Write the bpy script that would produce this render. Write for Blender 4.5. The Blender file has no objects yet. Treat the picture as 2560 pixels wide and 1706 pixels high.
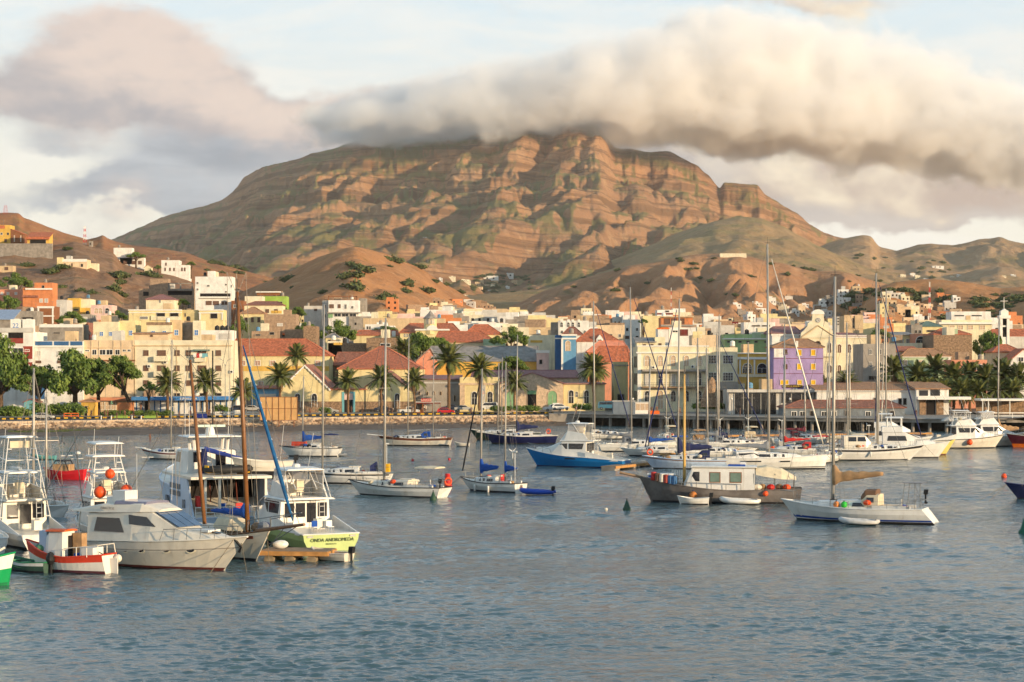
import bpy, bmesh, math, random
import numpy as np
from mathutils import Vector, Matrix
S = bpy.context.scene
COL = S.collection
R = math.radians
HZ, FP, CX, CZ = 915.0, 5000.0, 1280.0, 13.0      # horizon row, focal length in photo pixels, centre column, eye height

# ------------------------------------------------------------------ camera, sky, sun
cam = bpy.data.cameras.new('camera')
cam.sensor_width = 36; cam.lens = 36 * FP / 2560; cam.shift_y = 62 / 2560
cam.clip_start = 1; cam.clip_end = 40000
camo = bpy.data.objects.new('camera', cam); COL.objects.link(camo)
camo.location = (0, 0, CZ); camo.rotation_euler = (R(90), 0, 0)
S.camera = camo
SUN_AZ, SUN_EL = R(125), R(8.5)                       # azimuth clockwise from the view direction
to_sun = Vector((math.sin(SUN_AZ) * math.cos(SUN_EL), math.cos(SUN_AZ) * math.cos(SUN_EL), math.sin(SUN_EL)))
sl = bpy.data.lights.new('sun', 'SUN'); sl.energy = 5.0; sl.angle = R(0.5); sl.color = (1.0, 0.77, 0.49)
so = bpy.data.objects.new('sun', sl); COL.objects.link(so)
so.rotation_euler = (-to_sun).to_track_quat('-Z', 'Y').to_euler()
S.view_settings.view_transform = 'Standard'; S.view_settings.look = 'None'
S.view_settings.exposure = 0.24; S.view_settings.gamma = 1; S.view_settings.use_curve_mapping = False
S.render.engine = 'CYCLES'
S.cycles.use_denoising = True; S.cycles.use_adaptive_sampling = True; S.cycles.adaptive_threshold = .03; S.cycles.volume_step_rate = .42; S.cycles.volume_max_steps = 256
S.cycles.max_bounces = 9; S.cycles.diffuse_bounces = 2; S.cycles.glossy_bounces = 3
S.cycles.volume_bounces = 8
S.cycles.transparent_max_bounces = 12
S.cycles.caustics_reflective = False; S.cycles.caustics_refractive = False
S.cycles.sample_clamp_indirect = 4

def srgb(r, g, b):
    f = lambda c: c / 12.92 if c <= 0.04045 else ((c + 0.055) / 1.055) ** 2.4
    return (f(r / 255), f(g / 255), f(b / 255), 1)

class NT:
    """small node-tree writer"""
    def __init__(s, tree): s.t = tree; s.n = tree.nodes; s.l = tree.links
    def _in(s, sock, v):
        if isinstance(v, bpy.types.NodeSocket): s.l.new(v, sock)
        elif v is not None:
            if hasattr(sock.default_value, '__len__') and not hasattr(v, '__len__'): v = (v,) * len(sock.default_value)
            sock.default_value = v
    def m(s, op, a, b=None, c=None, clamp=False):
        n = s.n.new('ShaderNodeMath'); n.operation = op; n.use_clamp = clamp
        s._in(n.inputs[0], a); s._in(n.inputs[1], b); s._in(n.inputs[2], c); return n.outputs[0]
    def v(s, op, a, b=None):
        n = s.n.new('ShaderNodeVectorMath'); n.operation = op
        s._in(n.inputs[0], a); s._in(n.inputs[1], b)
        return n.outputs['Value' if op in ('DOT_PRODUCT', 'LENGTH') else 'Vector']
    def noise(s, vec, scale, detail=4, rough=.5, dist=0.0, kind='Fac'):
        n = s.n.new('ShaderNodeTexNoise'); s._in(n.inputs['Vector'], vec)
        n.inputs['Scale'].default_value = scale; n.inputs['Detail'].default_value = detail
        n.inputs['Roughness'].default_value = rough; n.inputs['Distortion'].default_value = dist
        return n.outputs[kind]
    def ramp(s, x, a, b, lo=0.0, hi=1.0, smooth=True):
        n = s.n.new('ShaderNodeMapRange'); n.interpolation_type = 'SMOOTHSTEP' if smooth else 'LINEAR'
        s._in(n.inputs['Value'], x); s._in(n.inputs['From Min'], a); s._in(n.inputs['From Max'], b)
        s._in(n.inputs['To Min'], lo); s._in(n.inputs['To Max'], hi); return n.outputs['Result']
    def mix(s, f, a, b, mode='MIX'):
        n = s.n.new('ShaderNodeMix'); n.data_type = 'RGBA'; n.blend_type = mode
        s._in(n.inputs[0], f); s._in(n.inputs[6], a); s._in(n.inputs[7], b); return n.outputs[2]
    def xyz(s, v):
        n = s.n.new('ShaderNodeSeparateXYZ'); s._in(n.inputs[0], v); return n.outputs
    def comb(s, x, y, z=0.0):
        n = s.n.new('ShaderNodeCombineXYZ'); s._in(n.inputs[0], x); s._in(n.inputs[1], y); s._in(n.inputs[2], z); return n.outputs[0]

W = bpy.data.worlds.new('World'); S.world = W; W.use_nodes = True; W.cycles.sampling_method = 'NONE'
def build_world():
    t = W.node_tree; t.nodes.clear(); q = NT(t)
    sky = t.nodes.new('ShaderNodeTexSky'); sky.sky_type = 'NISHITA'; sky.sun_disc = False
    sky.sun_elevation = SUN_EL; sky.sun_rotation = SUN_AZ; sky.altitude = 0
    D = t.nodes.new('ShaderNodeTexCoord').outputs['Generated']
    x, y, z = q.xyz(D)[:3]
    az = q.m('ARCTAN2', x, y); el = q.m('ARCSINE', z)
    p = q.comb(az, el)
    def blobs(p, lst, base, slope=True):
        """sum of soft heaps; also how fast the sum falls off towards the sun (right and up)"""
        acc = base; gr = 0.0
        for (bx, by, rx, ry, w) in lst:
            a = math.atan((bx - CX) / FP); e = math.atan((HZ - by) / FP * math.cos(a))
            d = q.v('MULTIPLY', q.v('SUBTRACT', p, (a, e, 0)), (FP / rx, FP / ry, 0))
            g = q.m('EXPONENT', q.m('MULTIPLY', q.v('DOT_PRODUCT', d, d), -1.0))
            acc = q.m('MULTIPLY_ADD', g, w, acc)
            if slope: gr = q.m('MULTIPLY_ADD', q.m('MULTIPLY', g, q.v('DOT_PRODUCT', d, (.55, .85, 0))), w, gr)
        return acc, gr
    # heaps of cumulus (near, sunlit) and a grey layer behind and beneath them
    heaps = [(1960, 230, 300, 100, .40), (2220, 310, 240, 110, .40),
             (2450, 380, 160, 70, .35), (1900, 330, 420, 60, .30), (270, 165, 220, 80, .72), (70, 255, 280, 80, .70), (500, 235, 200, 95, .74), (380, 300, 360, 55, .55), (740, 290, 260, 60, .60), (950, 245, 190, 60, .50),
             (2150, 425, 260, 34, .60), (2480, 475, 220, 46, .62), (2330, 400, 150, 40, .25), (880, 70, 50, 40, .30), (1270, 35, 80, 30, .25), (1880, 5, 120, 25, .40), (2080, 12, 190, 28, .45),
             (900, 150, 300, 60, -.35), (1450, 70, 380, 60, -.30), (250, 440, 260, 40, -.30), (2450, 110, 260, 80, -.4), (2150, 565, 400, 50, -.35), (650, 60, 500, 60, -.25)]
    grey = [(740, 440, 340, 80, .95), (430, 500, 380, 46, .85), (110, 385, 120, 35, .40), (560, 390, 260, 60, .35), (900, 380, 260, 60, .5),
            (1760, 395, 280, 70, .95), (1980, 480, 300, 60, .8), (2300, 500, 300, 50, .5), (2250, 525, 300, 24, .5), (1640, 330, 330, 70, .4), (1250, 330, 400, 60, .5),
            (200, 552, 300, 26, -.6), (80, 440, 200, 30, -.35), (700, 130, 600, 80, -.3), (2350, 590, 340, 36, -.5), (560, 90, 260, 22, .3), (150, 70, 200, 40, .25)]
    nv = q.v('MULTIPLY', D, (1.0, 1.0, 1.6)); sh = (.014, 0, .026)
    warp = q.v('SCALE', q.v('SUBTRACT', q.noise(nv, 9.0, 5, .6, 0, 'Color'), (.5, .5, .5)))
    warp.node.inputs['Scale'].default_value = .07
    pw = q.v('ADD', p, warp)
    big = lambda v: q.noise(v, 11.0, 5, .50, .3)
    bil = lambda v: q.m('ABSOLUTE', q.m('SUBTRACT', q.noise(v, 19.0, 3, .5, .4), .5))
    n1, b1 = big(nv), bil(nv); nv2 = q.v('ADD', nv, sh); n2, b2 = big(nv2), bil(nv2)
    hb, hg = blobs(pw, heaps, q.m('MULTIPLY_ADD', el, -.8, .20))
    tex = lambda n, b: q.m('MULTIPLY_ADD', q.m('SUBTRACT', n, .5), 1.15, q.m('MULTIPLY', b, -.55))
    t1, t2 = tex(n1, b1), tex(n2, b2)
    F = q.m('ADD', hb, q.m('MULTIPLY_ADD', q.m('SUBTRACT', q.noise(nv, 40.0, 7, .62, .3), .5), .45, t1))
    lit = q.m('ADD', q.m('MULTIPLY', q.m('SUBTRACT', t1, t2), 2.3), q.m('MULTIPLY_ADD', hg, .42, q.m('MULTIPLY', F, .10)))
    lit = q.ramp(lit, -.42, .48)
    aF = q.ramp(F, .02, .62)
    ns = q.noise(q.v('MULTIPLY', D, (1, 1, 4.5)), 8.0, 7, .58, .25)
    gb, _ = blobs(pw, grey, q.m('MULTIPLY_ADD', el, -.8, .18), False)
    G = q.m('ADD', gb, q.m('MULTIPLY', q.m('SUBTRACT', ns, .5), .9)); aG = q.ramp(G, .12, .72)
    # clear air: pale, whiter towards the horizon, with thin veils
    cir = q.ramp(q.noise(q.v('MULTIPLY', D, (1, 1, 3.2)), 6.0, 7, .62, .4), .40, .62)
    clear = q.mix(q.ramp(el, .02, .40), srgb(252, 246, 230), srgb(150, 196, 230))
    clear = q.mix(q.ramp(el, .09, .20), clear, q.mix(q.ramp(el, .17, .45), srgb(220, 238, 247), srgb(140, 190, 226)))
    clear = q.mix(q.m('MULTIPLY', cir, q.ramp(el, .1, .4, .7, .25)), clear, srgb(254, 249, 240))
    warmside = q.ramp(az, -.16, .20)
    gcol = q.mix(q.ramp(ns, .35, .68), q.mix(warmside, srgb(142, 150, 166), srgb(176, 164, 162)), q.mix(warmside, srgb(184, 190, 200), srgb(212, 200, 192)))
    shade = q.mix(warmside, srgb(164, 160, 168), srgb(196, 174, 162))
    light = q.mix(warmside, srgb(230, 208, 196), srgb(255, 238, 210))
    hcol = q.mix(lit, shade, light)
    c = q.mix(q.m('MULTIPLY', aG, .92), clear, gcol)
    c = q.mix(q.m('MULTIPLY', aF, .95), c, hcol)
    bg1 = t.nodes.new('ShaderNodeBackground'); q._in(bg1.inputs[0], c); bg1.inputs[1].default_value = .93
    bg2 = t.nodes.new('ShaderNodeBackground'); q._in(bg2.inputs[0], sky.outputs[0]); bg2.inputs[1].default_value = .10
    mx = t.nodes.new('ShaderNodeMixShader'); q._in(mx.inputs[0], q.ramp(el, .40, .95, .90, .55))
    t.links.new(bg2.outputs[0], mx.inputs[1]); t.links.new(bg1.outputs[0], mx.inputs[2])
    o = t.nodes.new('ShaderNodeOutputWorld'); t.links.new(mx.outputs[0], o.inputs[0])
build_world()

# ------------------------------------------------------------------ materials
MATS = {}
def mat(name, col, rough=.6, metal=0.0, var=.18, scale=1.5, streak=0.0, bump=0.0, spec=.4, dirt=None):
    """plain paint / stone / metal with mottling, optional vertical weather streaks and grit"""
    if name in MATS: return MATS[name]
    if len(col) == 3: col = srgb(*col) if max(col) > 1 else (*col, 1)
    M = bpy.data.materials.new(name); M.use_nodes = True; t = M.node_tree; q = NT(t)
    b = t.nodes['Principled BSDF']
    co = t.nodes.new('ShaderNodeTexCoord').outputs['Object']
    n = q.noise(co, scale, 5, .6)
    f = q.ramp(n, .3, .7)
    dk = tuple(c * (1 - var) for c in col[:3]) + (1,); lt = tuple(min(1, c * (1 + var * .6)) for c in col[:3]) + (1,)
    c = q.mix(f, dk, lt)
    if streak:
        s = q.noise(q.v('MULTIPLY', co, (1, 1, .08)), scale * 1.3, 4, .6)
        dc = dirt or tuple(x * .45 for x in col[:3]) + (1,)
        c = q.mix(q.m('MULTIPLY', q.ramp(s, .55, .8), streak), c, dc)
    q._in(b.inputs['Base Color'], c)
    b.inputs['Roughness'].default_value = rough; b.inputs['Metallic'].default_value = metal
    b.inputs['Specular IOR Level'].default_value = spec
    if bump:
        bn = t.nodes.new('ShaderNodeBump'); bn.inputs['Strength'].default_value = .6; bn.inputs['Distance'].default_value = bump
        q._in(bn.inputs['Height'], q.noise(co, scale * 4, 5, .65)); t.links.new(bn.outputs[0], b.inputs['Normal'])
    MATS[name] = M; return M

def obj(name, verts, faces, m, parent=None, smooth=False, mi=None):
    me = bpy.data.meshes.new(name); me.from_pydata([tuple(v) for v in verts], [], faces)
    for x in (m if isinstance(m, (list, tuple)) else [m]): me.materials.append(x)
    if mi is not None: me.polygons.foreach_set('material_index', mi)
    if smooth: me.polygons.foreach_set('use_smooth', [True] * len(me.polygons))
    me.update()
    o = bpy.data.objects.new(name, me); COL.objects.link(o); o.parent = parent
    return o
def grid_obj(name, P, m, smooth=True):
    """P: (rows, cols, 3) array of points"""
    r, c = P.shape[:2]
    me = bpy.data.meshes.new(name)
    i = np.arange(r * c).reshape(r, c)
    q = np.stack([i[:-1, :-1], i[:-1, 1:], i[1:, 1:], i[1:, :-1]], -1).reshape(-1, 4)
    me.vertices.add(r * c); me.vertices.foreach_set('co', P.reshape(-1).astype(np.float32))
    me.loops.add(q.size); me.loops.foreach_set('vertex_index', q.reshape(-1).astype(np.int32))
    me.polygons.add(len(q)); me.polygons.foreach_set('loop_start', np.arange(0, q.size, 4, dtype=np.int32))
    me.update(calc_edges=True); me.validate()
    me.polygons.foreach_set('use_smooth', [smooth] * len(me.polygons))
    me.materials.append(m)
    o = bpy.data.objects.new(name, me); COL.objects.link(o); return o
def tag(o, label=None, cat=None, group=None, kind=None):
    if label: o['label'] = label
    if cat: o['category'] = cat
    if group: o['group'] = group
    if kind: o['kind'] = kind
    return o

# ------------------------------------------------------------------ noise
def perlin(x, y, seed=0):
    rng = np.random.RandomState(seed); perm = rng.permutation(256); perm = np.concatenate([perm, perm])
    ang = rng.rand(256) * 2 * np.pi; gx, gy = np.cos(ang), np.sin(ang)
    xi = np.floor(x).astype(int); yi = np.floor(y).astype(int); xf = x - xi; yf = y - yi
    u = xf ** 3 * (xf * (xf * 6 - 15) + 10); v = yf ** 3 * (yf * (yf * 6 - 15) + 10)
    def g(ix, iy, fx, fy):
        h = perm[(perm[ix & 255] + iy) & 255]; return gx[h] * fx + gy[h] * fy
    a = g(xi, yi, xf, yf); b = g(xi + 1, yi, xf - 1, yf); c = g(xi, yi + 1, xf, yf - 1); d = g(xi + 1, yi + 1, xf - 1, yf - 1)
    return (a + u * (b - a) + v * ((c + u * (d - c)) - (a + u * (b - a)))) * 1.5
def fbm(x, y, o=5, seed=0, g=.5):
    s = 0; a = 1; t = 0
    for i in range(o): s = s + a * perlin(x * 2 ** i, y * 2 ** i, seed + i); t += a; a *= g
    return s / t
def ridged(x, y, o=4, seed=0, g=.5):
    s = 0; a = 1; t = 0
    for i in range(o): s = s + a * (1 - np.abs(perlin(x * 2 ** i, y * 2 ** i, seed + i)) * 1.6); t += a; a *= g
    return s / t
def sstep(x, a, b):
    t = np.clip((x - a) / (b - a), 0, 1); return t * t * (3 - 2 * t)

# ------------------------------------------------------------------ ground, sea, mountains
def shore_y(px):     # distance of the sea-wall top at a photo column
    return 387 + (px / 1380.0) * 53
def ground_z(y): return 2.2 + np.clip(y - 470, 0, 480) * .058 + np.maximum(0, y - 950) * .012

def earth_mat(name, c1, c2, c3, green=None, gmin=.5, scale=.004, strata=0.0, slope=None, gbias=0.0):
    M = bpy.data.materials.new(name); M.use_nodes = True; t = M.node_tree; q = NT(t); b = t.nodes['Principled BSDF']
    geo = t.nodes.new('ShaderNodeNewGeometry'); co = geo.outputs['Position']
    n1 = q.noise(co, scale, 8, .62); n2 = q.noise(co, scale * 9, 7, .65)
    c = q.mix(q.ramp(n1, .35, .65), c1, c2); c = q.mix(q.m('MULTIPLY', q.ramp(n2, .45, .75), .75), c, c3); n3 = q.noise(co, scale * 45, 5, .7); c = q.mix(q.m('MULTIPLY', q.ramp(n3, .54, .72), .5), c, tuple(x * .5 for x in c2[:3]) + (1,))
    nz = q.xyz(geo.outputs['Normal'])[2]
    if strata:
        p = q.xyz(co); wob = q.noise(co, .0022, 4, .5)
        s = q.noise(q.comb(q.m('MULTIPLY', p[0], .0012), 0.0, q.m('MULTIPLY_ADD', wob, 1.2, q.m('MULTIPLY', p[2], .046))), 1.0, 5, .7)
        c = q.mix(q.m('MULTIPLY', q.ramp(s, .48, .57), strata), c, tuple(x * .42 for x in c1[:3]) + (1,))
        s2 = q.noise(q.v('MULTIPLY', co, (.02, .02, .003)), 1.0, 4, .6)
        c = q.mix(q.m('MULTIPLY', q.ramp(s2, .55, .75), .35), c, tuple(x * .45 for x in c1[:3]) + (1,))
    if green:
        g = q.m('ADD', q.noise(co, scale * 2.2, 7, .62), gbias)
        if slope: g = q.m('ADD', g, q.ramp(nz, slope[0], slope[1], -.22, .10))
        c = q.mix(q.m('MULTIPLY', q.ramp(g, gmin - .07, gmin + .10), .85), c, green)
    q._in(b.inputs['Base Color'], c); b.inputs['Roughness'].default_value = .95; b.inputs['Specular IOR Level'].default_value = .1
    bn = t.nodes.new('ShaderNodeBump'); bn.inputs['Strength'].default_value = .9; bn.inputs['Distance'].default_value = .05 / scale
    q._in(bn.inputs['Height'], q.m('MULTIPLY_ADD', s, -.9, q.noise(co, scale * 7, 9, .72)) if strata else q.noise(co, scale * 6, 8, .68)); t.links.new(bn.outputs[0], b.inputs['Normal'])
    return M

HILLS = {}
def hill(name, ridge, yb, yr, base, m, gully=None, rough=6, f=None, umin=-250, umax=2810, du=4, rows=160, shape=None, back=.5, cut=.55, spurs=(), terr=None, seed=1):
    """a hill whose skyline runs through the photo columns/rows in `ridge` at distance yr and whose foot lies at yb"""
    ridge = sorted(ridge); rx = np.array([a for a, b in ridge], float); ry = np.array([b for a, b in ridge], float)
    u = np.arange(umin, umax + .1, du); rp = np.interp(u, rx, ry)
    k = np.ones(3) / 3; rp = np.convolve(np.pad(rp, 1, 'edge'), k, 'valid')
    t = np.linspace(0, 1, rows)[:, None]; U = np.broadcast_to(u, (rows, len(u)))
    ff = t ** .9 if f is None else f(t)
    YR = yr(u) if callable(yr) else np.full_like(u, yr)
    Y = yb + (YR - yb) * t + 0 * U
    bp = base(u) if callable(base) else base
    py = bp + (rp - bp) * ff
    py = np.where(rp > bp, bp + (rp - bp) * t, py)
    Z = CZ + (HZ - py) / FP * Y
    X = (U - CX) / FP * Y
    if shape is not None:      # buttresses and recesses, kept on the same sight line so that the skyline stays
        Y = Y + shape(U, py, t, X, Z); Z = CZ + (HZ - py) / FP * Y; X = (U - CX) / FP * Y
    fade = sstep(t, 0, .12) * (1 - sstep(t, .86, 1.0))
    if gully:
        for (lam, amp, lean, st, sd) in gully:
            s = X - lean * Y
            wob = fbm(X / (lam * 2.5), Y / (lam * 2.5), 3, sd + 50) * .9
            g = ridged(s / lam + wob, Y / (lam * st), 3, sd)
            Z = Z + np.minimum(g - cut, .12) * amp * fade
    for (lam, amp, lean, sd) in spurs:
        ph = (X - lean * Y) / lam + fbm(X / (lam * 3), Y / (lam * 7), 3, sd) * 1.5; tri = np.abs(ph - np.floor(ph) - .5) * 2
        Z = Z - tri ** 1.25 * amp * (.45 + .9 * sstep(fbm(X / (lam * 2.2), Y / (lam * 8), 2, sd + 3), -.5, .5)) * fade
    if terr is not None: Z = terr(X, Y, Z, t)
    Z = Z + fbm(X / 60, Y / 60, 5, seed) * rough * (sstep(t, 0, .1)) * np.where(t > .9, .55, 1)
    # back slope
    n = 8; bt = np.linspace(.06, 1, n)[:, None]
    top = np.stack([X[-1], Y[-1], Z[-1]], -1)
    ext = np.array([np.stack([X[-1] * (1 + .3 * b), Y[-1] + (YR - yb) * back * b, Z[-1] - (Z[-1] + 5) * b ** 1.6], -1) for b in bt[:, 0]])
    foot = np.stack([X[0] * (1 - 40 / yb), Y[0] - 40, ground_z(Y[0] - 40) - 4], -1)[None]
    P = np.concatenate([foot, np.stack([X, Y, Z], -1), ext], 0)
    o = grid_obj(name, P, m); tag(o, kind='structure')
    HILLS[name] = (U, X, Y, Z)
    return o
def on_hill(name, px, py):
    """world point of the hill surface seen at a photo pixel"""
    U, X, Y, Z = HILLS[name]
    PX = CX + X / Y * FP; PY = HZ - (Z - CZ) / Y * FP
    d = (PX - px) ** 2 + (PY - py) ** 2
    i = np.unravel_index(np.argmin(d), d.shape)
    return Vector((X[i], Y[i], Z[i]))
k = 1.088
def sc(l): return [(a * k, b * k) for a, b in l]
rock = earth_mat('mountain_rock', (.45, .245, .125, 1), (.36, .19, .10, 1), (.52, .32, .17, 1), green=(.215, .19, .07, 1), gmin=.585, scale=.0026, strata=.8, slope=(.5, .9))
far_rock = earth_mat('far_hill_earth', (.42, .26, .14, 1), (.35, .21, .11, 1), (.46, .32, .17, 1), green=(.22, .18, .075, 1), gmin=.58, scale=.004)
red_earth = earth_mat('red_earth', (.50, .235, .098, 1), (.40, .185, .08, 1), (.58, .32, .15, 1), green=(.16, .13, .05, 1), gmin=.66, scale=.012)
brown_earth = earth_mat('brown_earth', (.33, .19, .105, 1), (.24, .13, .075, 1), (.44, .28, .17, 1), green=(.14, .12, .05, 1), gmin=.62, scale=.02)
ridge_earth = earth_mat('ridge_earth', (.46, .235, .115, 1), (.38, .19, .095, 1), (.54, .31, .165, 1), green=(.15, .13, .05, 1), gmin=.62, scale=.008)
orange_earth = earth_mat('orange_earth', (.42, .18, .075, 1), (.33, .15, .075, 1), (.50, .28, .12, 1), green=(.17, .15, .06, 1), gmin=.64, scale=.008)

def mountain():
    ridge = sc([(-300, 640), (0, 600), (180, 575), (265, 548), (300, 532), (340, 515), (370, 500), (405, 490), (440, 480), (475, 472), (510, 460), (530, 445), (545, 430), (560, 408), (570, 402), (600, 386), (630, 378), (660, 371), (690, 364), (715, 352), (730, 350), (760, 343),
                (790, 334), (815, 324), (830, 320), (890, 318), (930, 314), (960, 311), (985, 309), (1010, 306), (1060, 296), (1120, 280), (1170, 268), (1220, 262), (1300, 256), (1380, 262), (1392, 285), (1398, 305), (1403, 325), (1412, 338), (1430, 343), (1450, 342),
                (1480, 349), (1500, 350), (1515, 347), (1540, 349), (1552, 356), (1580, 370), (1605, 383), (1612, 392), (1630, 404), (1640, 420), (1656, 436), (1658, 424), (1664, 420), (1690, 421), (1720, 424), (1742, 426), (1750, 436), (1758, 446), (1790, 466), (1830, 489), (1860, 515),
                (1890, 533), (1915, 542), (1950, 549), (1985, 552), (2010, 562), (2060, 590), (2130, 620), (2250, 640), (2700, 660)])
    def f(t):   # plain, fans, cliffs
        return np.where(t < .42, .30 * (t / .42) ** 1.15, .30 + .70 * ((t - .42) / .58) ** .95)
    def yr(u):
        return 6300 + np.maximum(0, 760 - u) * 2.2 + np.clip((u - 1750) * 1.2, 0, 700)
    def shape(U, py, t, X, Z):
        w = sstep(t, .45, .8)
        left = np.maximum(0, 735 - U + fbm(Z / 90, U / 80, 4, 77) * 60) * 1.0
        steps = sstep(ridged(U / 300 + Z / 900., t * 1.1, 3, 31), .30, .8) * 100
        flutes = fbm(U / 46., t * 3.0 + Z / 500, 5, 12) * 62 + ridged(U / 15. + Z / 260, t * 5, 4, 16) * 30
        return w * (left - steps + flutes)
    def terr(X, Y, Z, t):
        zz = Z + fbm(X / 900, Y / 900, 4, 5) * 55 + fbm(X / 150, Y / 150, 3, 6) * 9
        band = 62.0; fz = zz / band; fr = fz - np.floor(fz)
        st = np.where(fr < .62, fr * .34 / .62, .34 + (fr - .62) * .66 / .38)
        w = sstep(Z, 330, 430) * (1 - sstep(t, .93, 1.0)) * sstep(fbm(X / 500, Z / 260, 3, 8), -.55, .0)
        return Z + w * (st - fr) * band * .95
    hill('mountain', ridge, 1500, yr, 872, rock, gully=[(460, 115, .22, 7, 3), (170, 60, .26, 7, 9), (62, 17, .2, 6, 19), (27, 6, .2, 6, 29)], spurs=[(270, 36, .22, 91), (110, 20, .22, 94)], rough=8, f=f, du=3.1, rows=370, shape=shape, terr=terr)
mountain()
hill('far_ridge', sc([(1700, 640), (1900, 560), (1940, 548), (1965, 543), (1985, 540), (2003, 545), (2012, 560), (2020, 568), (2060, 576), (2085, 570), (2110, 563), (2140, 560), (2190, 564), (2215, 559), (2250, 551), (2275, 549), (2298, 545), (2320, 553), (2353, 560), (2420, 556), (2560, 590)]),
     2400, 5200, 770, far_rock, gully=[(420, 80, .12, 6, 4), (150, 26, .1, 6, 14)], umin=1750, rows=120, seed=4)
hill('green_spur', sc([(1020, 680), (1150, 650), (1300, 618), (1400, 600), (1480, 570), (1560, 535), (1640, 508), (1700, 498), (1750, 502), (1800, 520), (1870, 560), (1960, 600), (2060, 630), (2200, 650)]),
     2300, 4300, 760, earth_mat('spur_earth', (.40, .25, .12, 1), (.33, .21, .10, 1), (.45, .30, .15, 1), green=(.26, .21, .085, 1), gmin=.56, scale=.004),
     gully=[(380, 40, .2, 6, 23), (120, 14, .2, 6, 24)], umin=1060, umax=2450, rows=110, rough=5, seed=8)
hill('west_hill', sc([(-320, 470), (-60, 489), (0, 490), (45, 491), (52, 501), (75, 508), (110, 522), (145, 535), (185, 546), (200, 551), (222, 545), (238, 538), (243, 544), (262, 552), (300, 563), (370, 572), (430, 582), (480, 604), (560, 622), (640, 642), (700, 665)]),
     1200, 1900, 770, orange_earth, gully=[(170, 20, .1, 6, 41), (60, 8, .1, 6, 42)], umin=-350, umax=780, rows=110, rough=4, seed=11)
hill('right_ridge', sc([(1080, 760), (1150, 715), (1200, 692), (1250, 668), (1290, 656), (1330, 643), (1400, 625), (1440, 612), (1480, 606), (1560, 592), (1600, 586), (1640, 583), (1690, 586), (1720, 590), (1760, 600), (1800, 606), (1840, 618), (1870, 624), (1930, 624), (1960, 631), (2050, 656), (2130, 672), (2250, 692), (2420, 700)]),
     1250, 2150, 812, ridge_earth, gully=[(40, 8, .13, 8, 64), (16, 3, .1, 7, 65)], spurs=[(92, 36, .34, 61), (36, 9, .34, 62)], umin=1150, umax=2640, rows=210, du=3, rough=3, seed=15)
hill('red_hill', sc([(1850, 735), (1920, 700), (2000, 672), (2030, 656), (2060, 648), (2110, 641), (2150, 640), (2200, 645), (2250, 655), (2300, 664), (2353, 658), (2450, 640), (2600, 630)]),
     960, 1350, 832, red_earth, gully=[(35, 4, .1, 5, 72)], spurs=[(70, 13, .1, 73)], umin=1980, umax=2860, rows=110, rough=3, seed=17)
def cone_shape(U, py, t, X, Z):
    line = 885 - (py - 620) * 1.2
    return sstep(line - U, -6, 60) * np.maximum(0, line - U) * .95 * sstep(t, .05, .35) + sstep(U - 870, 0, 60) * np.maximum(0, U - 870) * .42 * sstep(t, .05, .5)
hill('cone_hill', sc([(480, 700), (560, 668), (600, 652), (650, 632), (700, 606), (750, 585), (790, 571), (815, 566), (850, 572), (880, 580), (920, 595), (970, 620), (1010, 645), (1060, 675), (1110, 703), (1150, 725), (1250, 760)]),
     900, 1380, 822, red_earth, gully=[(30, 2.5, .1, 5, 82)], spurs=[(46, 4, .1, 83)], umin=500, umax=1400, rows=130, rough=2.5, shape=cone_shape, seed=21)
hill('left_hill', sc([(-250, 540), (0, 566), (110, 566), (140, 562), (170, 556), (185, 560), (230, 572), (262, 582), (280, 606), (330, 618), (400, 632), (440, 646), (480, 670), (540, 700), (600, 722), (660, 745), (720, 770)]),
     580, 1050, 900, brown_earth, gully=[(60, 6, .1, 5, 91), (22, 2.5, .1, 4, 92)], umin=-320, umax=790, rows=130, rough=2.4, seed=25)

def build_ground():
    ys = np.concatenate([[0, 3, 8, 20, 45, 70, 100, 200, 400, 800], np.linspace(1500, 9000, 12)])
    us = np.linspace(-1400, 3960, 60)
    P = []
    for d in ys:
        row = []
        for u in us:
            y = shore_y(u) + d if u < 1500 else 450 + d
            row.append(((u - CX) / FP * (430 + d * 1.25), y, float(ground_z(y)) - (.0 if d else 0)))
        P.append(row)
    m = earth_mat('town_ground', (.20, .15, .11, 1), (.16, .12, .09, 1), (.25, .19, .14, 1), scale=.05)
    tag(grid_obj('ground', np.array(P), m), kind='structure')
build_ground()

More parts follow.
